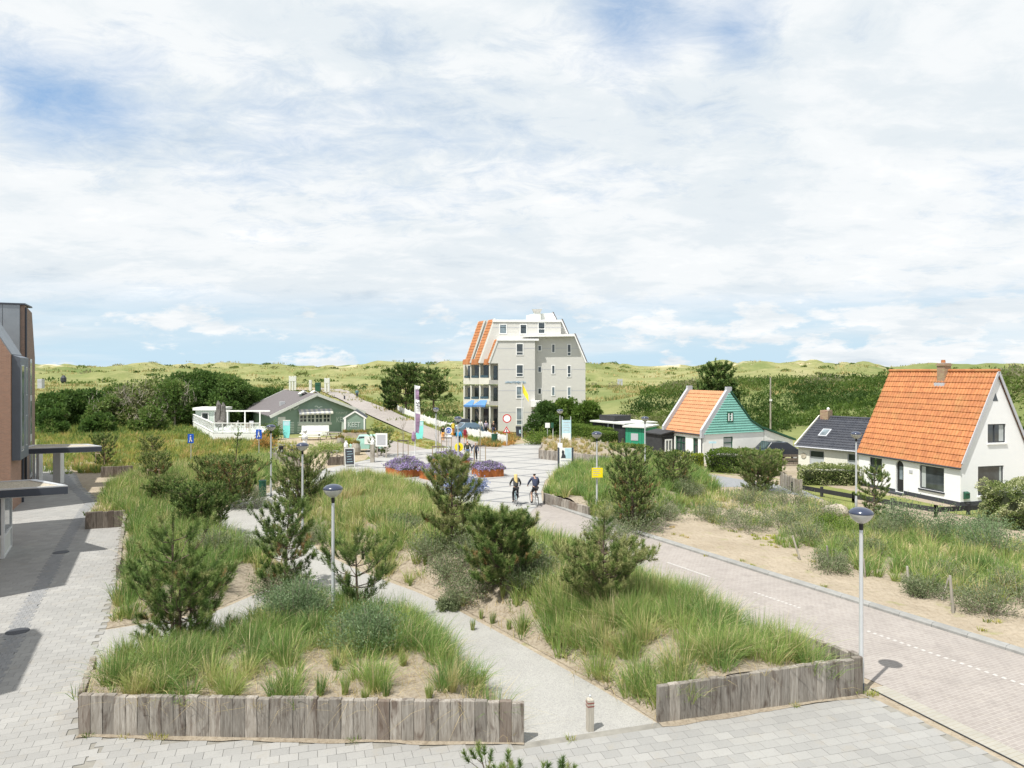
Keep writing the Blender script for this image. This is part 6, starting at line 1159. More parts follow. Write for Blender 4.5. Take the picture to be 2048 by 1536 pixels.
# thin string courses across the facade
for cy in (570, 818, 1070, 1326):
    for a, c_, dy in ((574 if cy > 600 else 560, 1002, -.012), (1006, 1598 if cy > 742 else 1520, .888)):
        p, q_ = loc(a, cy, dy), loc(c_, cy, dy); b = MB(); b.box(p[0], q_[0], dy, dy + .02, p[2] - .03, p[2] + .03); b.build('string_course', M['grey_trim'], ap)
p, q_ = loc(500, 325, 1.0), loc(1345, 325, 1.0); b = MB(); b.box(p[0], loc(1335, 325, 1.0)[0], .995, 1.02, p[2] - .03, p[2] + .03); b.build('string_course', M['grey_trim'], ap)
def awin(cx0, cy0, cx1, cy1, dy, gm=None, **k):
    p, q_ = loc(cx0, cy1, dy), loc(cx1, cy0, dy); window(ap, lambda u, z, d: (u, dy + d, z), p[0], q_[0], p[2], q_[2], M['white'], gm or M['glass'], fw=.09, depth=-.02, **k)
for cy0, cy1 in ((512, 655), (762, 908), (1016, 1165)):
    gm = M['glassblue'] if cy0 > 1000 else None; awin(780, cy0, 868, cy1, 0, gm, trans=(.28,)); awin(1383, cy0 + 8, 1432, cy1 + 5, .9, gm, trans=(.3,)); awin(1198, cy0 + 6, 1243, cy1 - 30, .9, gm); awin(1035, cy0 + 22, 1083, cy1 - 50, .9)
awin(780, 1270, 868, 1480, 0, M['glassblue'], trans=(.3,)); awin(582, 285, 672, 402, 1.01, M['glassblue']); awin(825, 285, 910, 405, 1.01); awin(1038, 262, 1125, 400, 1.01, trans=(.42,))
# lettering
p = loc(652, 984, 0); w_ = loc(935, 980, 0)[0] - p[0]; text('APPARTEMENTEN', ap, (p[0], -.03, p[2]), .36, simple('letter_blue', (0.30, 0.46, 0.60), .5, .05), sx=w_ / 3.35, ext=.02)
# stepped terraces at the left: sloping tiled party walls, floors and balconies
ob = Vector((-.42, 1, 0)).normalized()
fins = [((568, 465), (460, 748), 0.0, 1.1), ((527, 226), (342, 748), 1.2, 2.1), ((412, 243), (240, 748), 4.0, 2.3)]
for k, (a, c_, dy, wd) in enumerate(fins):
    p, q_ = Vector(loc(*a, dy)), Vector(loc(*c_, dy)); d = ob * wd; b = MB(); n_ = 14
    tilecourses(ap, q_, d, p - q_, 15, .30, M['tile'], amp=.02, lip=.05, name='tile_course')
    b.beam(p + Vector((0, -.03, .08)), q_ + Vector((0, -.03, .05)), .10, .20); b.beam(p + d + Vector((0, .03, .08)), q_ + d + Vector((0, .03, .05)), .08, .16); b.build('verge_trim', M['light_trim'], ap)
    b = MB(); b.prism([q_ + Vector((.06, .05, -.02)), p + Vector((.06, .05, -.02)), Vector((p.x + 1.0, p.y + .05, p.z - .05)), Vector((p.x + 1.0, p.y + .05, q_.z))], d * .9); b.build('wall', M['greybrick'], ap)
    b = MB(); b.prism([q_ + Vector((0, 0, .05)), q_ + Vector((0, 0, .55)), q_ + Vector((-.22, 0, .5)), q_ + Vector((-.3, 0, -.15)), q_ + Vector((0, 0, -.15))], d * .95); b.build('tile_apron', M['tile'], ap)
# stacked balconies: slabs, piers, parapets, glazing
bx = [(568, 0.05, 467), (460, 1.3, 350), (345, 4.1, 245), (250, 6.4, 163)]
for j, (cyt, cyb) in enumerate(((748, 985), (1010, 1235), (1262, 1560))):
    for i, (xr, dy, xl) in enumerate(bx):
        a = Vector(loc(xl, cyb, dy)); c_ = Vector(loc(xr, cyb, dy)); zt = loc(xr, cyt, dy)[2]
        b = MB(); b.prism([(a.x, dy + 1.3, a.z), (c_.x + .3, dy + 1.3, a.z), (c_.x + .3, dy + 1.3, zt), (a.x, dy + 1.3, zt)], (0, .2, 0)); b.build('recess_wall', M['cream'], ap)
        b = MB(); b.box(a.x + .45, c_.x - .1, dy + 1.22, dy + 1.29, a.z + .1, zt - .3); b.build('balcony_door', M['glass'], ap)
        if j < 2:
            b = MB(); hh = .72; b.box(a.x - .05, c_.x, dy, dy + .14, a.z - .12, a.z + hh * (.95 if i else .55)); b.box(a.x - .05, c_.x, dy + .14, dy + 1.3, a.z - .12, a.z + .05); b.build('balcony', M['cream'] if i else M['concrete'], ap)
            b = MB(); b.box(a.x, c_.x - .1, dy + .05, dy + .09, a.z + hh, a.z + hh + .28); b.build('balcony_screen', M['darkscreen'] if i else M['clear'], ap)
        b = MB(); b.box(a.x - .06, a.x + .06, dy + .02, dy + .18, a.z, zt); b.build('pier', M['cream'], ap)
        b = MB(); b.prism([(a.x, dy + .6, a.z), (a.x + .12, dy + .6, a.z), (a.x + .12, dy + .6, zt), (a.x, dy + .6, zt)], (0, .7, 0)); b.build('partition', M['light_trim'], ap)
for i, (xl, xr, dy) in enumerate(((163, 290, .3), (270, 440, -.1))):
    a, c_ = Vector(loc(xl, 1190 if i == 0 else 1200, dy + 1.0)), Vector(loc(xr - 5, 1185, dy + 1.0)); e = Vector(loc(xl, 1262, dy)); g_ = Vector(loc(xr, 1272, dy)); b = MB(); tl, tr = Vector(loc(xl + 90, 1182, dy + 1.2)), Vector(loc(xr, 1182, dy + 1.2)); bl_, br_ = Vector(loc(xl, 1240, dy)), Vector(loc(xr - 25, 1245, dy))
    b.add([bl_, br_, tr, tl], [(0, 1, 2, 3)]); b.add([bl_, br_, br_ - Vector((0, 0, .22)), bl_ - Vector((0, 0, .22))], [(0, 1, 2, 3)]); b.add([br_, tr, br_ - Vector((0, 0, .22))], [(0, 1, 2)]); b.build('awning', M['awnblue'], ap)
b = MB(); p, q_ = loc(955, 1185, 0), loc(1090, 1210, 0); b.box(p[0], q_[0], -.9, -.02, q_[2] - .5, p[2]); b.build('entrance_canopy', M['white'], ap)
# ================================================================ brick building with canopies at the left
bl_ = thing('brick_building', 'tall brick and zinc building along the left pavement with two entrance canopies', 'building', (-30, 30, 0))
LV = Vector((-.44, .898, 0)); LU = Vector((.898, .44, 0)); LO = Vector((-26.8, 38.0, 0))
def BW(t_, u_, z): q_ = LO + LV * t_ + LU * u_ + Vector((0, 0, z)) - Vector((-30, 30, 0)); return tuple(q_)
def unit(t0, t1, eave, ridge, run, mat, name='wall', back=9.0, u0=0.0):
    prof = [(u0, 0), (u0, eave), (u0 - run, ridge), (u0 - run - 1.8, ridge), (u0 - back, eave), (u0 - back, 0)]; b = MB(); b.prism([BW(t0, u_, z) for u_, z in prof], LV * (t1 - t0)); return b.build(name, mat, bl_)
def seams(t0, t1, eave, ridge, run, u0=0.0, n_=None, mat='zinc'):
    n_ = n_ or max(2, int((t1 - t0) / .45))
    for k in range(n_):
        a, c_ = t0 + (t1 - t0) * k / n_ + .015, t0 + (t1 - t0) * (k + 1) / n_ - .015; v = Vector((LU * (ridge - eave) + Vector((0, 0, run)))).normalized() * .05
        b = MB(); q0, q1, q2, q3 = [Vector(BW(*w_)) for w_ in ((a, u0, eave), (c_, u0, eave), (c_, u0 - run, ridge), (a, u0 - run, ridge))]; b.add([q0 + v, q1 + v, q2 + v, q3 + v, q0, q1, q2, q3], [(0, 1, 2, 3), (0, 4, 5, 1), (1, 5, 6, 2), (2, 6, 7, 3), (3, 7, 4, 0)]); b.build('zinc_panel', M[mat], bl_)
unit(-27.2, -23.2, 8.5, 12.0, 2.0, M['orangebrick']); unit(-18.0, -5.6, 8.5, 12.0, 2.0, M['orangebrick'])
unit(0.0, 3.2, 8.45, 11.6, 1.75, M['orangebrick']); seams(0.15, 3.1, 8.45, 11.6, 1.75)
b = MB(); b.prism([BW(.0, .04, 2.9), BW(0.35, .30, 2.6), BW(0.35, .30, 8.4), BW(0, .04, 8.5)], (0, 0, 0.001)); 
b = MB(); q_ = [BW(.25, .02, 2.75), BW(3.9, .02, 2.75), BW(3.9, .42, 2.95), BW(.25, .42, 2.95)]; b.prism([BW(.25, .02, 2.75), BW(.25, .4, 2.75), BW(.25, .4, 8.3), BW(.25, .02, 8.45)], LV * 2.6); b.build('metal_bay', M['bay'], bl_)
for t0, z0, z1 in ((.45, 3.2, 7.9), (1.9, 6.2, 7.8), (1.9, 3.4, 5.1)):
    b = MB(); b.prism([BW(t0, .402, z0), BW(t0, .43, z0), BW(t0, .43, z1), BW(t0, .402, z1)], LV * (.75 if t0 < 1 else .3)); w_ = b.build('window', M['galv'], bl_); b = MB(); b.prism([BW(t0 + .06, .431, z0 + .06), BW(t0 + .06, .437, z0 + .06), BW(t0 + .06, .437, z1 - .06), BW(t0 + .06, .431, z1 - .06)], LV * ((.75 if t0 < 1 else .3) - .12)); b.build('pane', M['glassblue'], w_)
unit(3.25, 10.65, 8.5, 10.0, 2.0, M['shadedbrick'], 'connecting_wall', u0=-1.1)
unit(-5.6, 0.0, 3.0, 3.2, .5, M['shadedbrick'], 'connecting_wall', u0=-2.5); unit(-23.2, -18.0, 3.0, 3.2, .5, M['shadedbrick'], 'connecting_wall', u0=-2.5)
b = MB(); b.prism([BW(t_, -.95, z) for t_, z in ((10.8, 0), (10.8, 11.95), (13.7, 11.65), (15.0, 8.5), (15.0, 0))], LU * -11); b.build('wall', M['shadedbrick'], bl_)
b = MB(); b.prism([BW(10.74, -1.2, 0), BW(10.74, -1.2, 11.95), BW(10.74, -12, 11.95), BW(10.74, -12, 0)], LV * .05); b.build('zinc_end_wall', M['zinc'], bl_)
for k in range(10):
    u0 = -1.22 - k * .95; b = MB(); b.prism([BW(10.70, u0, 7), BW(10.70, u0 - .91, 7), BW(10.70, u0 - .91, 11.94), BW(10.70, u0, 11.94)], LV * .035); b.build('zinc_panel', M['zinc'], bl_)
b = MB(); b.prism([BW(10.65, -.9, 11.96), BW(10.65, -12, 11.96), BW(10.65, -12, 12.06), BW(10.65, -.9, 12.06)], LV * 2.9); b.build('roof_edge', M['darkmetal'], bl_)
b = MB(); b.tube([BW(10.9, -.89, 0), BW(10.9, -.89, 11.8)], .06, 6); b.build('downpipe', M['darkmetal'], bl_); b = MB(); b.tube([BW(3.24, .07, 0), BW(3.24, .07, 8.2)], .06, 6); b.build('downpipe', M['darkmetal'], bl_)
b = MB(); b.prism([BW(12.6, -.94, .2), BW(12.6, -.90, .2), BW(12.6, -.90, 8.4), BW(12.6, -.94, 8.4)], LV * .8); w_ = b.build('window', M['galv'], bl_)
for z0 in (.4, 3.2, 5.9): b = MB(); b.prism([BW(12.68, -.898, z0), BW(12.68, -.892, z0), BW(12.68, -.892, z0 + 2.3), BW(12.68, -.898, z0 + 2.3)], LV * .64); b.build('pane', M['glassblue'], w_)
def canopy(label, near, far, farb, nearb, ztop):
    "roof slab: fascia, gravel tray, posts; corners as world points on plan"
    t_ = thing('entrance_canopy', label, 'canopy', (near[0], near[1], 0), 0, 'entrance canopies of the brick building'); o_ = Vector((near[0], near[1], 0)); pts = [Vector((p[0], p[1], 0)) - o_ for p in (near, far, farb, nearb)]
    b = MB(); b.prism([p + Vector((0, 0, ztop - .34)) for p in pts], (0, 0, .30)); b.build('fascia', M['darkmetal'], t_)
    c_ = sum(pts, Vector()) / 4; inn = [p + (c_ - p).normalized() * .28 for p in pts]; b = MB()
    for i in range(4): j = (i + 1) % 4; b.prism([pts[i] + Vector((0, 0, ztop - .04)), pts[j] + Vector((0, 0, ztop - .04)), inn[j] + Vector((0, 0, ztop - .04)), inn[i] + Vector((0, 0, ztop - .04))], (0, 0, .05))
    b.build('roof_edge', M['galv'], t_); b = MB(); b.add([p + Vector((0, 0, ztop - .025)) for p in inn], [(0, 1, 2, 3)]); b.build('gravel_tray', M['gravelroof'], t_)
    c2 = c_ + Vector((0, 0, ztop - .36)); b = MB(); b.prism([p + (c_ - p) * .05 + Vector((0, 0, ztop - .37)) for p in pts], (0, 0, .028)); b.build('soffit', M['white_metal'], t_); return t_, pts
c1, _ = canopy('nearer flat entrance canopy with gravel roof at the left edge', (-18.15, 29.06), (-20.55, 30.7), (-24.6, 28.9), (-22.6, 26.9), 2.9)
def glazed(t_, a, c_, z1, nmull, solid=.9):
    "glazed screen wall between two local points"
    a, c_ = Vector(a), Vector(c_); d = c_ - a; n_ = Vector((-d.y, d.x, 0)).normalized()
    for k in range(nmull + 1): p = a + d * k / nmull; b = MB(); b.obox(p + Vector((0, 0, z1 / 2)), d.normalized() * .09, n_ * .12, (0, 0, z1)); b.build('post', M['white_metal'], t_)
    for z_ in (.06, solid, z1 - .06): b = MB(); b.obox((a + c_) / 2 + Vector((0, 0, z_)), d, n_ * .10, (0, 0, .09)); b.build('rail', M['white_metal'], t_)
    for k in range(nmull):
        p = a + d * (k + .5) / nmull; e = d / nmull * .88; b = MB(); b.obox(p + Vector((0, 0, (solid + z1) / 2)), e, n_ * .03, (0, 0, z1 - solid - .15)); b.build('pane', M['glassblue'], t_)
        b = MB(); b.obox(p + Vector((0, 0, solid / 2 + .02)), e, n_ * .03, (0, 0, solid - .12)); b.build('panel', M['light_trim'], t_)
pl = lambda px, py: tuple(G(px, py) - Vector((-18.15, 29.06, 0)))
a_, c_ = Vector(pl(6, 1118)), Vector(pl(21, 1095)); glazed(c1, a_, c_, 2.55, 1); glazed(c1, a_ - Vector(tuple(LU * 2.2)), a_, 2.55, 2)
c2_, _ = canopy('farther flat entrance canopy on pale posts over the pavement', (-26.6, 46.1), (-28.3, 47.4), (-31.6, 46.9), (-31.0, 44.4), 2.7)
for px, w_ in ((117, .5), (80, .12)):
    g_ = G(px, 968) - Vector((-26.6, 46.1, 0)); b = MB(); b.box(g_.x - w_ / 2, g_.x + w_ / 2, g_.y - .2, g_.y + .2, 0, 2.35); b.build('post', M['white_metal'], c2_)
for k in range(6): g_ = G(54 + k * 5, 958) - Vector((-26.6, 46.1, 0)); b = MB(); b.box(g_.x - .04, g_.x + .04, g_.y - .04, g_.y + .04, 0, 2.35); b.build('mullion', M['galv'], c2_)
# ================================================================ green beach hut
fk = Frame((-27.7, 84.0), R(29.4)); kt = thing('beach_hut', 'green wooden beach hut with painted gulls, long brown roof and KEET lettering', 'hut', tuple(fk.o), fk.ang); KW, KL, KE, KR_, KA = 9.7, 17.0, 2.65, 4.72, 4.47
wk = rect(598.5, 833, 661, 850, 'y', 0, fk); wk = (wk[0], wk[1], 1.25, 2.3)
b = MB(); wall_with_holes(b, [(0, 0), (KW, 0), (KW, KE), (KA, KR_), (0, KE)], [wk], gy_, .12); b.add([(0, 0, 0), (0, KL, 0), (0, KL, KE), (0, 0, KE)], [(0, 1, 2, 3)]); b.add([(KW, 0, 0), (KW, KL, 0), (KW, KL, KE), (KW, 0, KE)], [(0, 1, 2, 3)]); b.add([(0, KL, 0), (KW, KL, 0), (KW, KL, KE), (KA, KL, KR_), (0, KL, KE)], [(0, 1, 2, 3, 4)]); b.build('wall', M['hutgreen'], kt)
for s_, x0, x1 in ((0, -1.0, KA), (1, KA, KW + .75)):
    def zr(x): return KR_ + .12 + (x - KA) * ((KR_ - KE) / (KA if not s_ else -(KW - KA)))
    b = MB(); b.prism([(x0, -.7, zr(x0)), (x1, -.7, zr(x1)), (x1, -.7, zr(x1) - .1), (x0, -.7, zr(x0) - .1)], (0, KL + 1.2, 0)); b.build('roof', M['brownroof'], kt)
    b = MB(); b.beam((x0, -.72, zr(x0) - .12), (x1, -.72, zr(x1) - .12), .07, .34); b.build('bargeboard', M['light_trim'], kt); b = MB(); b.beam((x0, KL + .52, zr(x0) - .05), (x1, KL + .52, zr(x1) - .05), .07, .25); b.build('bargeboard', M['light_trim'], kt)
nk = 5; ws = (wk[1] - wk[0]); seg_ = ws / 4
for k in range(4): window(kt, gy_, wk[0] + seg_ * k, wk[0] + seg_ * (k + 1), wk[2], wk[3], M['light_trim'], M['glass'], fw=.10, mull=(.5,), trans=(.5,), depth=.02)
b = MB(); b.box(wk[0] - .12, wk[1] + .12, -.08, 0.0, wk[2] - .28, wk[2]); b.build('window_sill', M['light_trim'], kt)
ns_ = 14
for k in range(ns_):
    x0, x1 = wk[0] - .15 + (ws + .3) * k / ns_, wk[0] - .15 + (ws + .3) * (k + 1) / ns_; b = MB(); b.add([(x0, -.02, 2.95), (x1, -.02, 2.95), (x1, -.7, 2.5), (x0, -.7, 2.5), (x0, -.7, 2.32), (x1, -.7, 2.32)], [(0, 1, 2, 3), (3, 2, 5, 4)]); b.build('awning_stripe', M['cream'] if k % 2 else M['grey_trim'], kt)
def gull(cx, cz, s_, mir=1):
    b = MB(); pts = [(-1, -.35), (-.75, .25), (-.35, .3), (0, -.05), (.3, .12), (.75, .35), (1, .7)] if mir > 0 else [(-1, .15), (-.6, .4), (-.15, 0), (.1, -.2), (.5, .15), (1, .1)]
    for a, c_ in zip(pts[:-1], pts[1:]): b.beam((cx + a[0] * s_, -.02, cz + a[1] * s_), (cx + c_[0] * s_, -.02, cz + c_[1] * s_), .02, .11)
    b.build('painted_gull', M['hutwhite'], kt)
g1, g2 = fk.hit(589, 818, 'y'), fk.hit(637, 814.5, 'y'); gull(g1[0], g1[1], .52); gull(g2[0], g2[1], .45, -1)
g_ = fk.hit(671, 827, 'y'); text("'T PUNTJE", kt, (g_[0], -.03, g_[1] - .1), .42, M['hutwhite'], sx=.8); g_ = fk.hit(672, 843, 'y'); text('KEET', kt, (g_[0], -.03, g_[1] - .1), .95, M['hutwhite'], sx=.7)
for x0 in (.4, 2.3):      # painted fences at the wall foot
    for k in range(7): b = MB(); b.box(x0, x0 + 1.5, -.03, -.004, .15 + k * .2, .24 + k * .2); b.build('painted_board', M['hutwhite'], kt)
b = MB(); b.box(KW - 2.1, KW - 1.2, -.35, -.004, .0, 1.3); b.build('side_cabinet', M['hutwhite'], kt)
# roof dormers (vents)
for px, py, dy in ((609, 789, 3.2), (630, 788.5, 5.0)):
    p = fk.hit(px, py, 'y', dy); b = MB(); b.box(p[0] - .42, p[0] + .42, dy, dy + .9, p[1] - .9, p[1] + .1); v_ = b.build('roof_turret', M['hutgreen'], kt); b = MB(); b.prism([(p[0] - .62, dy - .12, p[1] + .08), (p[0], dy - .12, p[1] + .48), (p[0] + .62, dy - .12, p[1] + .08), (p[0] + .56, dy - .12, p[1] + .0), (p[0], dy - .12, p[1] + .36), (p[0] - .56, dy - .12, p[1] + .0)], (0, 1.1, 0)); b.build('turret_roof', M['light_trim'], v_)
    b = MB(); b.box(p[0] - .3, p[0] + .3, dy - .01, dy, p[1] - .2, p[1] + .15); b.build('opening', M['black'], v_)
b = MB(); b.box(1.0, 1.6, 3.4, 4.0, 3.0, 3.75); b.build('vent_box', M['galv'], kt)
b = MB(); b.box(.05, .9, -.06, -.005, .2, 2.1); b.build('side_door', M['light_trim'], kt)
# small KEET annex in front at the right
fa = Frame((P(690, 870, 79.5)[0], 79.5), R(8)); ka = thing('annex', 'small green gabled annex lettered KEET with white trim', 'hut', tuple(fa.o), fa.ang); b = MB(); b.prism([(0, 0, 0), (2.15, 0, 0), (2.15, 0, 2.3), (1.1, 0, 2.95), (0, 0, 2.3)], (0, 2.6, 0)); b.build('wall', M['hutgreen'], ka)
b = MB(); b.beam((-.18, -.06, 2.22), (1.1, -.06, 3.02), .08, .16); b.build('bargeboard', M['white'], ka); b = MB(); b.beam((2.33, -.06, 2.22), (1.1, -.06, 3.02), .08, .16); b.build('bargeboard', M['white'], ka); b = MB(); b.prism([(-.22, 0, 2.25), (1.1, 0, 3.08), (2.37, 0, 2.25), (2.37, 0, 2.32), (1.1, 0, 3.16), (-.22, 0, 2.32)], (0, 2.7, 0)); b.build('roof', M['dark'], ka)
b = MB(); b.box(-.1, .12, -.1, .05, 0, 2.25); b.box(2.05, 2.2, -.08, .05, 0, 2.25); b.build('corner_post', M['white'], ka); text('KEET', ka, (.3, -.03, 1.25), .85, M['hutwhite'], sx=.72, ext=.01)
b = MB(); b.box(-.2, 2.7, -1.3, -.2, 0, .72); b.build('stone_planter', M['stone'], ka)
x, y = np.random.default_rng(3).uniform((-.1, -1.2), (2.6, -.3), (40, 2)).T; tufts('planter_plants', x, y, np.full(40, .7), .42, 22, M['orangeflower'], None, hue0=.35, seed=77, width=.06, rad=.15, parent=ka)
# ================================================================ white terrace
tf_ = thing('terrace', 'white boarded terrace with glass balustrade beside the beach hut', 'terrace', (-32.2, 76.6, 0)); T0 = Vector((-32.2, 76.6, 0)); tl = lambda p: Vector((p[0], p[1], 0)) - T0
cor = [tl(p) for p in ((-32.2, 76.6), (-27.2, 76.6), (-27.8, 84.5), (-41.5, 92.5))]; DZ = .85; b = MB(); b.prism([c_ + Vector((0, 0, DZ - .12)) for c_ in cor], (0, 0, .12)); b.build('deck', M['light_trim'], tf_)
for a, c_ in ((cor[0], cor[1]), (cor[3], cor[0])):
    d = c_ - a; n_ = max(2, round(d.length / 1.0))
    for k in range(4): b = MB(); b.obox((a + c_) / 2 + Vector((0, 0, .11 + k * .21)), d, Vector((-d.y, d.x, 0)).normalized() * (.05), (0, 0, .2)); b.build('skirt_board', M['white'], tf_)
    for k in range(n_ + 1): p = a + d * k / n_; b = MB(); b.obox(p + Vector((0, 0, (DZ + 1.95) / 2)), d.normalized() * .09, Vector((-d.y, d.x, 0)).normalized() * .10, (0, 0, 1.95 - DZ)); b.build('baluster', M['white'], tf_)
    for z_ in (1.93, DZ + .12): b = MB(); b.obox((a + c_) / 2 + Vector((0, 0, z_)), d, Vector((-d.y, d.x, 0)).normalized() * .14, (0, 0, .08)); b.build('rail', M['white'], tf_)
    for k in range(n_): p = a + d * (k + .5) / n_; b = MB(); b.obox(p + Vector((0, 0, (DZ + 1.95) / 2)), d / n_ * .9, Vector((-d.y, d.x, 0)).normalized() * .012, (0, 0, 1.0)); b.build('glass_pane', M['clear'], tf_)
# pergola posts at the back of the terrace
for px in (455, 490, 520): g_ = P(px, 830, 83.5); b = MB(); b.obox(g_ - T0 - Vector((0, 0, g_.z - 1.6)), (.12, 0, 0), (0, .12, 0), (0, 0, 2.6)); b.build('pergola_post', M['white'], tf_)
g_, g2_ = P(452, 826, 83.5) - T0, P(540, 826, 83.5) - T0; b = MB(); b.beam((g_.x, g_.y, 2.85), (g2_.x, g2_.y, 2.85), .14, .16); b.build('pergola_beam', M['white'], tf_)
tc_ = thing('terrace_cabin', 'low pale green cabin with white flat roof behind the terrace', 'cabin', tuple(P(391, 850, 92)[:2]) + (0,)); b = MB(); b.box(0, 3.4, 0, 2.5, 0, 2.45); b.build('wall', M['hutwhite'], tc_); b = MB(); b.box(-.25, 3.7, -.3, 2.7, 2.46, 2.8); b.build('roof', M['white'], tc_)
window(tc_, lambda u, z, d: (u, d, z), .75, 1.75, 1.2, 2.2, M['white'], M['glass'], fw=.12, depth=-.02); window(tc_, lambda u, z, d: (u, d, z), 2.4, 2.9, .9, 2.3, M['white'], M['glass'], fw=.08, depth=-.02)
# ---------------------------------------------------------------- street lamps
def make_lamp():
    t_ = thing('street_lamp', 'lamp', 'street lamp', (0, 0, 0), 0, 'dome-shaped street lamps'); b = MB(); b.lathe([(.065, -.2), (.065, .9), (.05, .96), (.043, 3.9), (.04, 4.0)], 14); b.build('pole', M['galv'], t_, smooth=True)
    b = MB(); b.lathe([(.0665, -.1), (.0665, .36)], 14); b.build('base_sleeve', M['darkmetal'], t_, smooth=True)
    b = MB(); b.lathe([(.045, 3.96), (.048, 4.0), (.05, 4.1), (.06, 4.13)], 14); b.build('collar', M['black'], t_, smooth=True)
    b = MB(); b.lathe([(.06, 4.11), (.13, 4.15), (.20, 4.21), (.25, 4.28), (.272, 4.335), (.275, 4.35)], 24); b.build('glass_bowl', M['opal'], t_, smooth=True)
    b = MB(); b.lathe([(.278, 4.348), (.283, 4.362), (.25, 4.41), (.19, 4.455), (.10, 4.485), (.01, 4.495)], 24); b.build('cap', M['cap'], t_, smooth=True); return t_
lp = make_lamp(); lamps = [((8.24, 16.78), 'tall street lamp at the corner of the sleeper wall beside the road, nearest the camera'), (((666 - 1024) / F * 20.2, 20.2), 'street lamp behind the open spreading pine in the left half'), (((605 - 1024) / F * 31.9, 31.9), 'street lamp rising behind the grass in front of the rounded pine'), (((542 - 1024) / F * 42.6, 42.6), 'street lamp next to the green litter bin'), ((4.5, 37.7), 'street lamp carrying the yellow notice beside the road'),
    ((18.2, 37.6), 'street lamp between the black-roofed cottage and the white house'), (((1120 - 1024) / F * 59.5, 59.5), 'street lamp behind the two-post poster board'), (((1290 - 1024) / F * 50, 50), 'street lamp in front of the green shed'), (((916 - 1024) / F * 50.0, 50.0), 'street lamp in the middle of the plaza behind the planters'), (((872 - 1024) / F * 62, 62), 'street lamp at the foot of the dune footpath')]
for i, (p, lab) in enumerate(lamps):
    o = lp if i == 0 else copy_tree(lp); o.location = (p[0], p[1], -.12); o['label'] = lab; o.rotation_euler = (0, 0, i)
# ---------------------------------------------------------------- bollard and posts
g_ = G(1180, 1461); t_ = thing('bollard', 'square wooden bollard with red bands where the gravel path meets the pavement', 'bollard', tuple(g_), R(12)); b = MB(); b.box(-.07, .07, -.07, .07, 0, .66); b.add([(-.07, -.07, .661), (.07, -.07, .661), (.07, .07, .661), (-.07, .07, .661), (-.03, -.03, .70), (.03, -.03, .70), (.03, .03, .70), (-.03, .03, .70)], [(0, 1, 5, 4), (1, 2, 6, 5), (2, 3, 7, 6), (3, 0, 4, 7), (4, 5, 6, 7)]); b.build('post', M['greywood'], t_, bevel=.008)
b = MB(); b.lathe([(.02, .70), (.025, .74), (.01, .76)], 8); b.build('tip', M['galv'], t_)
for z_ in (.52, .59): b = MB(); b.box(-.073, .073, -.073, .073, z_, z_ + .025); b.build('red_band', M['redband'], t_)
t_ = tag(MB().box(-.09, .09, -.03, .03, 0, .03).build('wood_scrap', M['darkwood']), 'small dark piece of wood lying on the sand edge of the path', 'wood scrap'); g_ = G(1216, 1378); t_.location = g_; t_.rotation_euler = (0, 0, .5)
def stake(label, px0, py0, px1, py1, z=0.0, lean=(0, 0), w=.05, h=None, z0=None):
    g_ = G(px1, py1, z); h = h or (py1 - py0) * g_.y / F; t_ = tag(MB().tube([(0, 0, -.1), ((px0 - px1) * g_.y / F + lean[0], lean[1], h)], [w, w * .8], 6).build('wooden_stake', M['greywood']), label, 'stake', 'wooden stakes in the sand'); t_.location = (g_.x, g_.y, float(zz(g_.x, g_.y)) - .02); t_.rotation_euler = (0, 0, 0); return t_
# build() recentres meshes, so recompute location from the foot of each stake
def stake(label, px0, py0, px1, py1, w=.045):
    g_ = G(px1, py1); h = (py1 - py0) * g_.y / F; dx = (px0 - px1) * g_.y / F; z_ = float(zz(g_.x, g_.y)); return tag(MB().tube([(g_.x, g_.y, z_ - .1), (g_.x + dx, g_.y + .05, z_ + h)], [w, w * .8], 6).build('wooden_stake', M['greywood']), label, 'stake', 'wooden stakes in the sand')
stake('pale stake leaning to the left among the grey bushes', 1586, 1072, 1602, 1120); stake('upright thin stake right of the leaning stake', 1655, 1092, 1658, 1133); stake('short upright stake on the sand in front of the tall grass', 1816, 1133, 1817, 1182); stake('upright stake of the crossed pair near the right edge', 1902, 1152, 1907, 1226, .05); stake('slanting stake leaning on the upright one near the right edge', 1899, 1156, 1882, 1200, .035); stake('thin stake hidden behind the near lamp post', 1729, 1118, 1731, 1155, .03)
g_ = G(1672, 1032); r_ = np.random.default_rng(4); b = MB(); b.lathe([(.3, 0), (.62, .1), (.68, .28), (.5, .48), (.2, .58), (.02, .6)], 11, tuple(g_)); b.v = [(x + r_.normal(0, .05), y + r_.normal(0, .05), z + r_.normal(0, .03)) for x, y, z in b.v]; b.build('boulder', M['stone'], smooth=True, label='pale rounded boulder in the grass below the flowering hedge', cat='boulder')
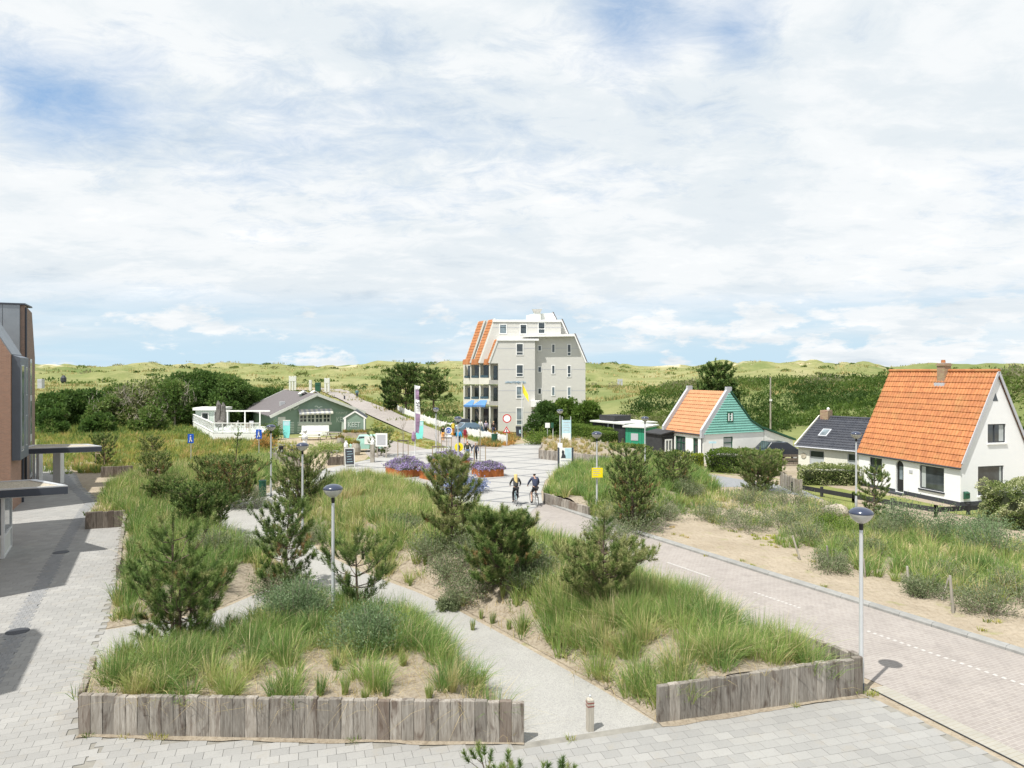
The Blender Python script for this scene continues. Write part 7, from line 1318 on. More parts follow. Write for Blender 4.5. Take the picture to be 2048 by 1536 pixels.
# ---------------------------------------------------------------- fences
def plank_fence(name, label, pts, h, mat, rails, post_h, spacing=2.0, board=.15, cat='fence', group=None, pickets=None, postw=.12):
    o_ = Vector(pts[0]); t_ = thing(name, label, cat, tuple(o_), 0, group)
    for a, c_ in zip(pts[:-1], pts[1:]):
        a, c_ = Vector(a) - o_, Vector(c_) - o_; d = c_ - a; L_ = math.hypot(d.x, d.y); n_ = max(1, round(L_ / spacing)); nn_ = Vector((-d.y, d.x, 0)).normalized()
        for k in range(n_ + 1): p = a + d * k / n_; b = MB(); b.box(p.x - postw / 2, p.x + postw / 2, p.y - postw / 2, p.y + postw / 2, p.z - .1, p.z + post_h); b.build('post', mat, t_)
        for z_ in rails:
            for k in range(n_): b = MB(); b.beam(a + d * k / n_ + Vector((0, 0, z_)) - nn_ * .04, a + d * (k + 1) / n_ + Vector((0, 0, z_)) - nn_ * .04, .04, board); b.build('rail', mat, t_)
        if pickets:
            m_ = int(L_ / pickets)
            for k in range(m_): p = a + d * (k + .5) / m_ - nn_ * .075; pw = pickets * .42; u_ = d.normalized() * pw; b = MB(); hh = h * random.uniform(.93, 1.05); q_ = [p - u_, p + u_, p + u_ + Vector((0, 0, hh - .1)), p + Vector((0, 0, hh)), p - u_ + Vector((0, 0, hh - .1))]; b.prism(q_, nn_ * .025); b.build('picket', mat, t_)
    return t_
DF = [(17.6, 44.6, 0), (19.6, 40.8, 0), (22.0, 36.9, 0), (26.0, 37.9, 0), (30.5, 39.0, 0)]
plank_fence('plank_fence', 'low dark plank fence around the garden of the white house', DF, .5, M['black_board'], (.38,), .62, 2.2, .26, postw=.14)
wf = [tuple(GT(787, 819)), tuple(GT(829, 837)), tuple(GT(882, 856)), tuple(GT(941, 873)), tuple(GT(1014, 889))]
plank_fence('picket_fence', 'long white picket fence climbing beside the dune footpath', wf, .95, M['white'], (.3, .7), 1.05, 2.6, .09, pickets=.30)
gf = [tuple(G(1140, 893, 0.0)), tuple(G(1188, 899)), tuple(G(1215, 906))]
plank_fence('rail_fence', 'low weathered rail fence behind the plaza wall', [(x, y, .5) for x, y, z in gf], .7, M['greywood'], (.35,), .55, 1.8, .12)
pf = [tuple(G(1562, 972)), tuple(G(1602, 990))]; plank_fence('picket_fence', 'short grey weathered picket fence left of the flowering hedge', pf, .95, M['greywood'], (.3, .7), .95, 1.8, .08, pickets=.17)
pf = [tuple(G(1538, 934)), tuple(G(1598, 934))]; plank_fence('plank_fence', 'grey plank fence in front of the parked car', pf, .9, M['darkwood'], (.3, .6, .9), 1.0, 1.8, .2)
# ---------------------------------------------------------------- signs
def post(t_, h, r=.03, mat=None, x=0, y=0, z=0): b = MB(); b.tube([(x, y, z - .1), (x, y, h)], r, 8); return b.build('post', mat or M['galv'], t_)
zl = float(zz(4.5, 37.7)); t_ = thing('yellow_sign', 'yellow notice board fixed to the lamp post beside the road', 'sign', (4.5, 37.6, 0)); b = MB(); b.box(-.29, .29, -.09, -.06, 1.95, 2.46); b.build('panel', M['yellow'], t_, bevel=.004)
for k, s_ in enumerate((.9, .75, .85, .6)): b = MB(); b.box(-.24, -.24 + .48 * s_, -.095, -.091, 2.36 - k * .1, 2.385 - k * .1); b.build('text_line', M['grey_trim'], t_)
b = MB(); b.box(-.2, -.06, -.085, -.06, 2.47, 2.5); b.box(.07, .14, -.085, -.06, 2.47, 2.52); b.build('bracket', M['galv'], t_)
def G3(px, py, z=0.0): p = G(px, py); return (p.x, p.y, float(zz(p.x, p.y)))
g_ = G3(1131, 948); t_ = thing('poster_board', 'two-post board with a white and blue poster of a dark figure', 'poster board', (g_[0], g_[1], 0)); z0 = g_[2]
for x_ in (-.52, .52): b = MB(); b.box(x_ - .06, x_ + .06, -.06, .06, 0, 1.95); b.build('post', M['darkmetal'], t_)
b = MB(); b.box(-.45, .45, -.03, .03, .75, 1.92); pn = b.build('panel', M['white'], t_); b = MB(); b.box(-.05, .43, -.036, -.031, 1.15, 1.90); b.build('blue_print', M['ltblue'], pn); b = MB(); b.prism([(-.34, -.037, 1.17), (.02, -.037, 1.17), (.0, -.037, 1.35), (-.1, -.037, 1.5), (-.1, -.037, 1.68), (-.22, -.037, 1.78), (-.28, -.037, 1.6), (-.25, -.037, 1.45)], (0, .004, 0)); b.build('dark_print', M['dark'], pn); b = MB(); b.box(-.35, .35, -.036, -.031, .95, 1.02); b.build('text_line', M['grey_trim'], pn)
g_ = G3(1133, 895); t_ = thing('information_totem', 'tall light blue information totem behind the plaza wall', 'sign', (g_[0], g_[1], .3)); b = MB(); b.box(-.45, .45, -.05, .05, .25, 2.4); pn = b.build('panel', M['ltblue'], t_); b = MB(); b.box(-.40, .40, -.056, -.051, .32, 1.1); b.build('white_print', M['white'], pn)
for k in range(4): b = MB(); b.box(-.3, .35 - .1 * (k % 2), -.056, -.051, 2.15 - k * .25, 2.2 - k * .25); b.build('text_line', M['galv'], pn)
for x_ in (-.42, .42): b = MB(); b.box(x_ - .04, x_ + .04, .055, .12, -.2, 2.75); b.build('post', M['galv'], t_)
g_ = G3(1120, 893); t_ = thing('notice', 'small white notice on the lamp post beside the totem', 'sign', ((1120 - 1024) / F * 59.4, 59.36, 0)); b = MB(); b.box(-.2, .2, -.03, 0, .85, 1.55); b.build('panel', M['white'], t_)
def roundsign(label, px, pybase, pyc, rad, face, ring=None, Y=None, tri=False, group=None):
    g_ = G(px, pybase) if Y is None else Vector(((px - 1024) * Y / F, Y, 0)); t_ = thing('traffic_sign', label, 'traffic sign', (g_.x, g_.y, float(zz(g_.x, g_.y))), 0, group); zc_ = CH - (pyc - HY) * g_.y / F - t_.location.z; post(t_, zc_ + rad * .5); b = MB(); n_ = 3 if tri else 24; off_ = math.pi / 2
    for k_, (r_, m_, yy) in enumerate(((rad, ring or face, -.04), (rad * (.6 if tri else .76), face, -.05))):
        b = MB(); b.prism([(r_ * math.cos(off_ + 2 * math.pi * i / n_), yy, zc_ + r_ * math.sin(off_ + 2 * math.pi * i / n_)) for i in range(n_)], (0, .008, 0)); b.build('ring' if k_ == 0 else 'face', m_, t_)
    return t_, zc_
roundsign('round white no-entry sign with red ring in front of the apartments', 1014, 892, 837, .44, M['white'], M['red']); t_, zc_ = roundsign('red-edged triangular warning sign below the round sign', 1013, 892, 861, .44, M['white'], M['red'], tri=True)
b = MB(); b.tube([(0, -.06, zc_ - .18), (.02, -.06, zc_ + .05)], .04, 5); b.tube([(0, -.06, zc_ + .1), (0, -.06, zc_ + .16)], .05, 5); b.build('walker_symbol', M['dark'], t_)
t_, zc_ = roundsign('round blue cycle path sign at the start of the dune footpath', 897, 899, 861, .36, M['blue'], M['white']); b = MB(); b.torus((-.14, -.06, zc_ - .05), (0, 1, 0), .09, .015, 14, 4); b.torus((.14, -.06, zc_ - .05), (0, 1, 0), .09, .015, 14, 4); b.tube([(-.14, -.06, zc_ - .05), (-.04, -.06, zc_ + .1), (.1, -.06, zc_ + .1), (.14, -.06, zc_ - .05)], .015, 4); b.build('bicycle_symbol', M['white'], t_); b = MB(); b.box(-.28, .28, -.05, -.03, zc_ - .72, zc_ - .44); b.build('sub_plate', M['white'], t_)
t_, zc_ = roundsign('round yellow sign standing among the flower planters', 918, 955, 894, .32, M['yellow'], M['flagyellow'], Y=51.5); b = MB(); b.tube([(0, -.06, zc_ - .2), (0, -.06, zc_ + .15)], .05, 5); b.tube([(-.1, -.06, zc_ + .02), (.1, -.06, zc_ + .02)], .03, 5); b.build('symbol', M['dark'], t_)
def bluesign(label, px, pyb, pyc):
    g_ = G3(px, pyb); t_ = thing('parking_sign', label, 'sign', g_, 0, 'blue walking signs near the terrace'); zc_ = CH - (pyc - HY) * g_[1] / F - g_[2]; post(t_, zc_); b = MB(); b.box(-.24, .24, -.05, -.03, zc_ - .38, zc_ + .38); b.build('panel', M['blue'], t_); b = MB(); b.tube([(0, -.06, zc_ + .22), (0, -.06, zc_ + .26)], .06, 6); b.tube([(0, -.06, zc_ + .15), (.0, -.06, zc_ - .05)], .06, 5); b.tube([(0, -.06, zc_ - .05), (-.1, -.06, zc_ - .28)], .035, 4); b.tube([(0, -.06, zc_ - .05), (.1, -.06, zc_ - .25)], .035, 4); b.build('walker_symbol', M['white'], t_)
bluesign('blue sign with a white walking figure left of the white terrace', 382, 925, 877); bluesign('blue sign with a white walking figure right of the white terrace', 518, 926, 868)
g_ = G3(1425, 941); t_ = thing('street_name_sign', 'small blue and white street name sign on a thin post beside the teal cottage', 'sign', g_); post(t_, 2.2, .025); b = MB(); b.box(-.28, .28, -.03, 0, 2.05, 2.2); b.build('panel', M['ltblue'], t_)
g_ = G3(1095, 890); t_ = thing('notice', 'small white sign on a post in front of the dark bushes', 'sign', g_); post(t_, 1.9, .03); b = MB(); b.box(-.24, .24, -.05, -.02, 1.75, 2.25); b.build('panel', M['white'], t_)
g_ = G3(1106, 893); t_ = thing('bin_post', 'small dark green box on a thin white post beside the hedge', 'post', g_); post(t_, 1.4, .03, M['white_metal']); b = MB(); b.box(-.2, .05, -.1, .1, 1.1, 1.6); b.build('box', M['dkgreen'], t_)
# ---------------------------------------------------------------- flags and banners
g_ = G3(830, 911); t_ = thing('beach_flag', 'tall narrow purple and white banner flag on a white pole', 'flag', (g_[0], g_[1], 0)); h_ = (911 - 770) * g_[1] / F; post(t_, h_, .045, M['white_metal'])
def cloth_strip(t_, name, mat, pts): b = MB(); vs = []; [vs.extend([a, c_]) for a, c_ in pts]; b.add(vs, [(2 * i, 2 * i + 1, 2 * i + 3, 2 * i + 2) for i in range(len(pts) - 1)]); return b.build(name, mat, t_)
def fl(z0, z1, w0, w1, k0): return [((.05, -.02, z0 + (z1 - z0) * i / 6), (.05 + w0 + (w1 - w0) * i / 6, -.02 + .08 * math.sin(k0 + i * .9), z0 + (z1 - z0) * i / 6 - .1)) for i in range(7)]
cloth_strip(t_, 'purple_cloth', M['purple'], fl(h_ * .33, h_ * .60, .30, .44, 0)); cloth_strip(t_, 'white_cloth', M['white'], fl(h_ * .60, h_ * .80, .44, .34, 1)); cloth_strip(t_, 'purple_cloth', M['purple'], fl(h_ * .80, h_ * .94, .34, .3, 2)); cloth_strip(t_, 'white_cloth', M['white'], fl(h_ * .94, h_ * .995, .3, .42, 2))
text('57', t_, (.12, -.12, h_ * .77), .55, M['dark'], rot=(R(90), R(90), 0)); b = MB(); b.lathe([(.08, 0), (.2, .25), (.17, .6), (.05, .9)], 8, (-.12, -.05, h_ * .2)); b.build('furled_cloth', M['purple'], t_); b = MB(); b.tube([(-.1, -.05, h_ * .26), (.15, -.03, h_ * .36)], .05, 5); b.build('furled_cloth', M['purple'], t_)
def sailbanner(label, px, pyb, pyt, Y=None, w=.85):
    g_ = G3(px, pyb); t_ = thing('banner', label, 'banner', (g_[0], g_[1], g_[2]), 0, 'turquoise banner boards'); h_ = (pyb - pyt) * g_[1] / F; b = MB(); b.prism([(-w * .35, 0, .1), (w * .35, 0, .1), (w * .48, 0, h_ * .35), (w * .5, 0, h_), (-w * .5, 0, h_), (-w * .5, 0, h_ * .35)], (0, .04, 0)); b.build('panel', M['turq'], t_); b = MB(); b.box(-w * .52, w * .52, -.02, .06, h_, h_ + .1); b.build('top_bar', M['white'], t_); b = MB(); b.prism([(-w * .42, -.004, h_ * .75), (w * .42, -.004, h_ * .75), (w * .42, -.004, h_ * .97), (-w * .42, -.004, h_ * .97)], (0, .003, 0)); b.build('print', M['ltblue'], t_); b = MB(); b.tube([(-w * .42, .03, 0), (-w * .42, .03, h_)], .025, 5); b.tube([(w * .42, .03, 0), (w * .42, .03, h_)], .025, 5); b.build('stand', M['galv'], t_)
sailbanner('turquoise banner board beside the purple flag', 839, 880, 842); sailbanner('turquoise surfboard-shaped banner on the wall of the hut', 573, 878, 842, w=.78)
g_ = Vector(P(1044, 880, 79)); t_ = thing('flag', 'yellow flag on a white pole in front of the apartments', 'flag', (g_.x, g_.y, 0)); post(t_, 6.35, .05, M['white_metal']); cloth_strip(t_, 'flag_cloth', M['flagyellow'], [((.04 + .13 * i, .1 * math.sin(i * .9), 6.2 - .26 * i), (.04 + .13 * i + .05, .1 * math.sin(i * .9 + .5), 5.1 - .20 * i)) for i in range(6)])
# ---------------------------------------------------------------- bins, chalkboard, gate posts, milk cans
def bin_(label, px, py, h, r, mat, group=None): 
    t_ = thing('litter_bin', label, 'bin', G3(px, py), 0, group); b = MB(); b.lathe([(r * .9, 0), (r, .05), (r, h * .9), (r * 1.05, h * .92), (r * 1.02, h)], 14); b.build('body', mat, t_); b = MB(); b.lathe([(r * .7, h + .002), (r * .7, h + .02)], 12); b.build('lid', M['black'], t_)
bin_('green litter bin beside the bend of the gravel path', 525, 993, .98, .22, M['dkgreen']); bin_('green litter bin at the end of the white fence', 989, 888, 1.05, .32, M['dkgreen'])
t_ = thing('wheeled_bin', 'dark blue wheeled bin in front of the apartments', 'bin', tuple(P(1040, 876, 80.5)[:2]) + (0,)); b = MB(); b.prism([(-.42, -.3, .1), (.42, -.3, .1), (.48, -.3, 1.15), (-.48, -.3, 1.15)], (0, .6, 0)); b.build('body', M['darkmetal'], t_); b = MB(); b.box(-.5, .5, -.34, .34, 1.16, 1.26); b.build('lid', M['dark'], t_); b = MB(); b.prism([(-.1, -.31, .5), (.1, -.31, .5), (.1, -.31, .9), (-.1, -.31, .9)], (0, .005, 0)); b.build('sticker', M['ltblue'], t_)
t_ = thing('chalkboard', 'white framed chalkboard on legs at the hut entrance', 'chalkboard', G3(700, 934), R(10)); h_ = 1.45; fr_ = MB(); fr_.beam((-.36, 0, 0), (-.42, .2, h_), .06, .06); fr_.beam((.36, 0, 0), (.30, .2, h_), .06, .06); fr_.beam((-.42, .2, h_), (.30, .2, h_), .06, .08); fr_.beam((-.37, .02, .15), (.35, .02, .15), .06, .08); fr_.beam((-.4, .42, 0), (-.42, .2, h_), .04, .04); fr_.beam((.34, .42, 0), (.30, .2, h_), .04, .04); fr_.build('frame', M['light_trim'], t_); b = MB(); b.add([(-.36, .01, .18), (.33, .01, .18), (.28, .18, h_ - .04), (-.39, .18, h_ - .04)], [(0, 1, 2, 3)]); cb_ = b.build('board', M['dark'], t_)
for k in range(5): b = MB(); z_ = .4 + .2 * k; y_ = .01 + .17 * (z_ - .18) / 1.23 - .01; b.beam((-.25 + .05 * (k % 2), y_, z_), (.2 - .06 * (k % 3), y_, z_ + .02), .01, .03); b.build('chalk_line', M['ltblue'], cb_)
t_ = thing('poster_board', 'white framed poster on two posts beside the young pine', 'poster board', G3(763, 916), R(-6)); b = MB(); b.box(-.52, .52, -.04, .02, 1.0, 2.15); pn = b.build('frame', M['white'], t_); b = MB(); b.box(-.38, .38, -.046, -.041, 1.12, 2.02); b.build('print', M['grey_trim'], pn)
for x_ in (-.4, .4): b = MB(); b.box(x_ - .05, x_ + .05, .021, .1, -.05, 2.0); b.build('post', M['greywood'], t_)
for (px, py, lab) in ((692, 932, 'left thick wooden gate post with a white milk can on top'), (745, 925, 'right thick wooden gate post with a white milk can on top')):
    t_ = thing('gate_post', lab, 'gate post', G3(px, py), 0, 'gate posts of the beach hut'); b = MB(); b.box(-.16, .16, -.16, .16, -.05, 1.5); b.build('post', M['greywood'], t_); b = MB(); b.lathe([(.16, 1.5), (.17, 1.75), (.08, 1.9), (.1, 2.0)], 10); b.build('can', M['white'], t_)
for (px, py, lab) in ((681, 897, 'grey barrel planter left of the bright plant'), (712, 910, 'grey barrel planter right of the bright plant')):
    t_ = thing('barrel_planter', lab, 'barrel', G3(px, py), 0, 'grey barrel planters of the hut yard'); b = MB(); b.lathe([(.3, 0), (.42, .3), (.42, .7), (.32, 1.05)], 14); b.build('barrel', M['greywood'], t_); x, y = np.random.default_rng(2).normal(0, .15, (2, 8)); tufts('plant', x, y, np.full(8, 1.0), .45, 18, M['orangeflower'], None, hue0=.5, seed=5, width=.06, parent=t_, kind=None)
# tables and benches in front of the hut
def picnic(label, px, py, w, group='picnic tables in front of the hut', mat='white', rz=.1):
    t_ = thing('picnic_table', label, 'picnic table', G3(px, py), rz, group); b = MB(); b.box(-w / 2, w / 2, -.4, .4, .70, .76); b.build('tabletop', M[mat], t_)
    for s_ in (-1, 1): b = MB(); b.box(-w / 2, w / 2, s_ * .72 - .14, s_ * .72 + .14, .42, .47); b.build('bench', M[mat], t_)
    for x_ in (-w * .38, w * .38):
        for s_ in (-1, 1): b = MB(); b.beam((x_, s_ * .2, .7), (x_, s_ * .68, 0), .06, .1); b.build('leg', M[mat] if mat != 'white' else M['darkwood'], t_)
picnic('white picnic table under the hut windows', 622, 880, 2.3); picnic('brown picnic table with white bench right of the windows', 668, 878, 1.7, mat='greywood', rz=-.2)
t_ = thing('boat_bench', 'white box bench along the hut wall', 'bench', G3(633, 871), R(12)); b = MB(); b.box(-1.7, 1.4, -.3, .3, .1, .55); b.build('seat', M['white'], t_); b = MB(); b.box(-1.7, 1.4, .31, .4, .1, 1.15); b.build('backrest', M['white'], t_)
t_ = thing('statue', 'white and grey painted wooden figure standing in the hut yard', 'figure', G3(610, 890)); b = MB(); b.lathe([(.24, 0), (.22, .5), (.3, .9), (.2, 1.1), (.1, 1.2)], 10); b.build('body', M['white'], t_); b = MB(); b.lathe([(.1, 1.15), (.2, 1.3), (.2, 1.5), (.1, 1.62)], 10); b.build('head', M['galv'], t_); b = MB(); b.lathe([(.305, .62), (.305, .78)], 10); b.build('belt', M['grey_trim'], t_)
t_ = thing('parasol', 'folded dark grey parasols standing on the terrace', 'parasol', tuple(P(442, 850, 80)[:2]) + (.85,)); z0 = .6
for dx, s_ in ((-.3, 1.0), (.25, .93)): b = MB(); b.lathe([(.10, z0), (.36, z0 + .5), (.28, z0 + 1.6 * s_), (.24, z0 + 2.3 * s_), (.06, z0 + 2.75 * s_)], 9, (dx, 0, 0)); b.v = [(x + .05 * math.sin(z * 7 + y * 9), y + .05 * math.sin(z * 5 + x * 11), z) for x, y, z in b.v]; b.build('canopy', M['canvasgrey'], t_)
for dx in (-.3, .25): b = MB(); b.tube([(dx, 0, 0), (dx, 0, 1)], .05, 6); b.build('pole', M['grey_trim'], t_)
b = MB(); b.lathe([(.25, .35), (.6, .45), (.65, .9), (.3, 1.15)], 9); b.build('cover', M['canvasgrey'], t_)
for i, (px, py, dy) in enumerate(((470, 858, 79), (498, 862, 78.6), (480, 850, 82), (505, 850, 82))):
    p = P(px, py, dy); t_ = thing('terrace_chair', ['wicker chair', 'reddish chair', 'pale chair', 'grey chair'][i] + ' on the terrace ' + ['left of the middle post', 'behind the right glass panes', 'in the back row left', 'in the back row right'][i], 'chair', (p.x, p.y, .85), i, 'chairs on the terrace'); m_ = [M['greywood'], M['orangebrick'], M['light_trim'], M['grey_trim']][i]; b = MB(); b.box(-.25, .25, -.25, .25, .40, .46); b.build('seat', m_, t_); b = MB(); b.box(-.25, .25, .2, .26, .46, .95); b.build('backrest', m_, t_)
    for a in (-1, 1):
        for c_ in (-1, 1): b = MB(); b.box(a * .2 - .02, a * .2 + .02, c_ * .2 - .02, c_ * .2 + .02, 0, .4); b.build('leg', m_, t_)
# ---------------------------------------------------------------- rusty planters with purple flowers
def planter(label, c0, c1, c2, h=.52, seed=1, mound=.75):
    "c0 front corner, c1 along one side, c2 along the other (photo pixels on the ground)"
    o_, a, c_ = Vector(G(*c0)), Vector(G(*c1)), Vector(G(*c2)); a = a - o_; c_ = c_ - o_; n_ = Vector((-a.y, a.x, 0)).normalized(); c_ = n_ * (c_.length if c_.dot(n_) > 0 else -c_.length); t_ = thing('flower_planter', label, 'planter', tuple(o_ + Vector((0, 0, .02))), 0, 'rusty steel planters full of purple flowers'); b = MB(); q_ = [Vector(), a, a + c_, c_]; inn = [p + ((a + c_) / 2 - p) * .06 for p in q_]
    for i in range(4): j = (i + 1) % 4; b = MB(); b.prism([q_[i], q_[j], inn[j], inn[i]], (0, 0, h)); b.build('side_panel', M['corten'], t_)
    b = MB(); b.add([p + Vector((0, 0, h - .06)) for p in inn], [(0, 1, 2, 3)]); b.build('soil', M['core'], t_)
    r = np.random.default_rng(seed); n_ = 5200; u_, v_ = r.uniform(-.09, 1.09, (2, n_)); top = h + mound * .8 * (np.sin(np.pi * np.clip(u_, 0.03, .97))**.28 * np.sin(np.pi * np.clip(v_, .03, .97))**.28) * (.45 + 1.1 * fbm(u_ * 5, v_ * 5, seed)); z_ = h - .12 + (top - h + .12) * r.random(n_)**.3; pos = np.array(a)[None] * u_[:, None] + np.array(c_)[None] * v_[:, None]; pos[:, 2] = z_; hue = np.clip(.2 + .5 * fbm(u_ * 6, v_ * 6, 2) + r.normal(0, .32, n_), 0, 1); leafobj('flowers', [leaf_arrays(pos, .085, r, .8, .5, None, hue)], M['lavender'], t_)
planter('largest planter at the left, mound of purple flowers over rusty steel', (800, 957), (771, 948), (843, 951), seed=1, mound=.95); planter('planter half hidden behind the bright green pine', (878, 965), (839, 957), (915, 955), seed=2, mound=.7); planter('planter farthest back, behind the yellow round sign', (900, 938), (862, 930), (918, 932), seed=3, mound=.8); planter('planter at the right with rusty front and purple flowers', (960, 956), (943, 948), (998, 951), seed=4, mound=.6)
b = None
g_ = GP([(858, 922), (872, 922), (872, 918), (858, 918)]); t_ = thing('small_planter', 'small empty rusty planter behind the flower planters', 'planter', tuple(G(865, 922))); b = MB(); b.box(-.3, .3, -.2, .3, .02, .45); b.build('side_panel', M['corten'], t_); b = MB(); b.box(-.25, .25, -.15, .25, .45, .46); b.build('soil', M['core'], t_)
# young bare street trees held by stakes
for i, (px, py, h, lab) in enumerate(((806, 915, 3.3, 'bare young tree left of the purple flag'), (876, 930, 4.0, 'bare young tree beside the footpath with dark stake frame'), (960, 928, 5.0, 'slim young tree right of the walking couple'), (893, 908, 3.0, 'small staked tree behind the planters'))):
    g_ = G(px, py); r = np.random.default_rng(i); t_ = thing('young_tree', lab, 'young tree', tuple(g_), 0, 'bare young trees held by stakes'); b = MB(); b.tube([(0, 0, 0), (.02, 0, h * .5), (0, .02, h)], [.045, .03, .012], 6); b.build('trunk', M['greybark'], t_); b = MB()
    for k in range(14): a = r.uniform(0, 6.28); z_ = h * r.uniform(.4, .9); b.tube([(0, 0, z_), (math.cos(a) * .2, math.sin(a) * .2, z_ + .35), (math.cos(a) * .3, math.sin(a) * .3, z_ + r.uniform(.5, .8))], [.012, .009, .006], 3, False)
    b.build('branches', M['greybark'], t_)
    for x_ in (-.45, .45): b = MB(); b.tube([(x_, 0, 0), (x_, 0, 1.5)], .04, 6); b.build('stake', M['stake'], t_)
    b = MB(); b.box(-.5, .5, -.03, .03, 1.42, 1.52); b.build('cross_bar', M['darkwood'], t_)
for i, (px, py, z_) in enumerate(((312, 975, .3), (205, 935, 0))):
    g_ = G(px, py, z_); t_ = thing('tree_stakes', ['pair of tree stakes with a crossbar in the far left bed', 'pair of tree stakes at the meadow edge behind the canopy'][i], 'tree stakes', (g_.x, g_.y - .3, z_)); [MB().tube([(x_, 0, -.2), (x_, 0, 1.2)], .04, 6).build('stake', M['stake'], t_) for x_ in (-.35, .35)]; MB().box(-.4, .4, -.03, .03, 1.1, 1.18).build('cross_bar', M['stake'], t_)
# utility pole
t_ = thing('utility_pole', 'thin wooden pole standing on the scrub hill behind the cottages', 'pole', tuple(P(1541, 858, 72)[:2]) + (0.3,)); b = MB(); b.tube([(0, 0, -.3), (0, 0, CH - (755 - HY) * 72 / F - .3)], [.09, .07], 7); b.build('pole', M['greywood'], t_); b = MB(); b.box(-.12, .12, -.12, .0, 4.2, 4.4); b.build('insulator', M['light_trim'], t_)
# far away structures on the dunes
def faraway(name, label, px, py0, py1, Y, w, mat, n=1):
    x = (px - 1024) * Y / F; z1 = CH - (py0 - HY) * Y / F; z0 = CH - (py1 - HY) * Y / F; t_ = thing(name, label, 'post', (x, Y, z0), 0, 'small posts and signs at the top of the dune path'); [MB().box(k * w * 1.6 - w / 2, k * w * 1.6 + w / 2, -w / 2, w / 2, -.6, z1 - z0).build('post', mat, t_) for k in range(n)]; MB().box(-w / 2, (n - 1) * w * 1.6 + w / 2, -w / 2 - .03, -w / 2, (z1 - z0) * .55, (z1 - z0) * .95).build('panel', mat, t_)
faraway('sign_frame', 'pale double-post sign frame left of the dune path', 580, 752, 775, 150, .35, M['light_trim'], 3); faraway('sign_frame', 'pale post with plates beside the top of the path', 621, 760, 776, 150, .5, M['light_trim'], 1); faraway('sign_frame', 'tall pale post pair right of the path top', 651, 756, 778, 146, .4, M['light_trim'], 2); faraway('litter_bin', 'dark green container at the top of the dune path', 636, 765, 777, 148, 1.0, M['dkgreen'], 1); faraway('hut_shape', 'small pale box on the dunes right of the apartment building', 1237, 758, 768, 190, .5, M['grey_trim'], 2); faraway('sign_frame', 'grey flat box behind the wood at the far left', 82, 758, 770, 130, .8, M['grey_trim'], 1)
t_ = thing('far_marker', 'dark round marker on a pole on the far dunes at the left', 'marker', ((127 - 1024) * 240 / F, 240, H((127 - 1024) * 240 / F, 240).item())); MB().lathe([(.2, 0), (.9, 1.2), (.9, 2.3), (.3, 3.2)], 8).build('marker_head', M['dark'], t_)
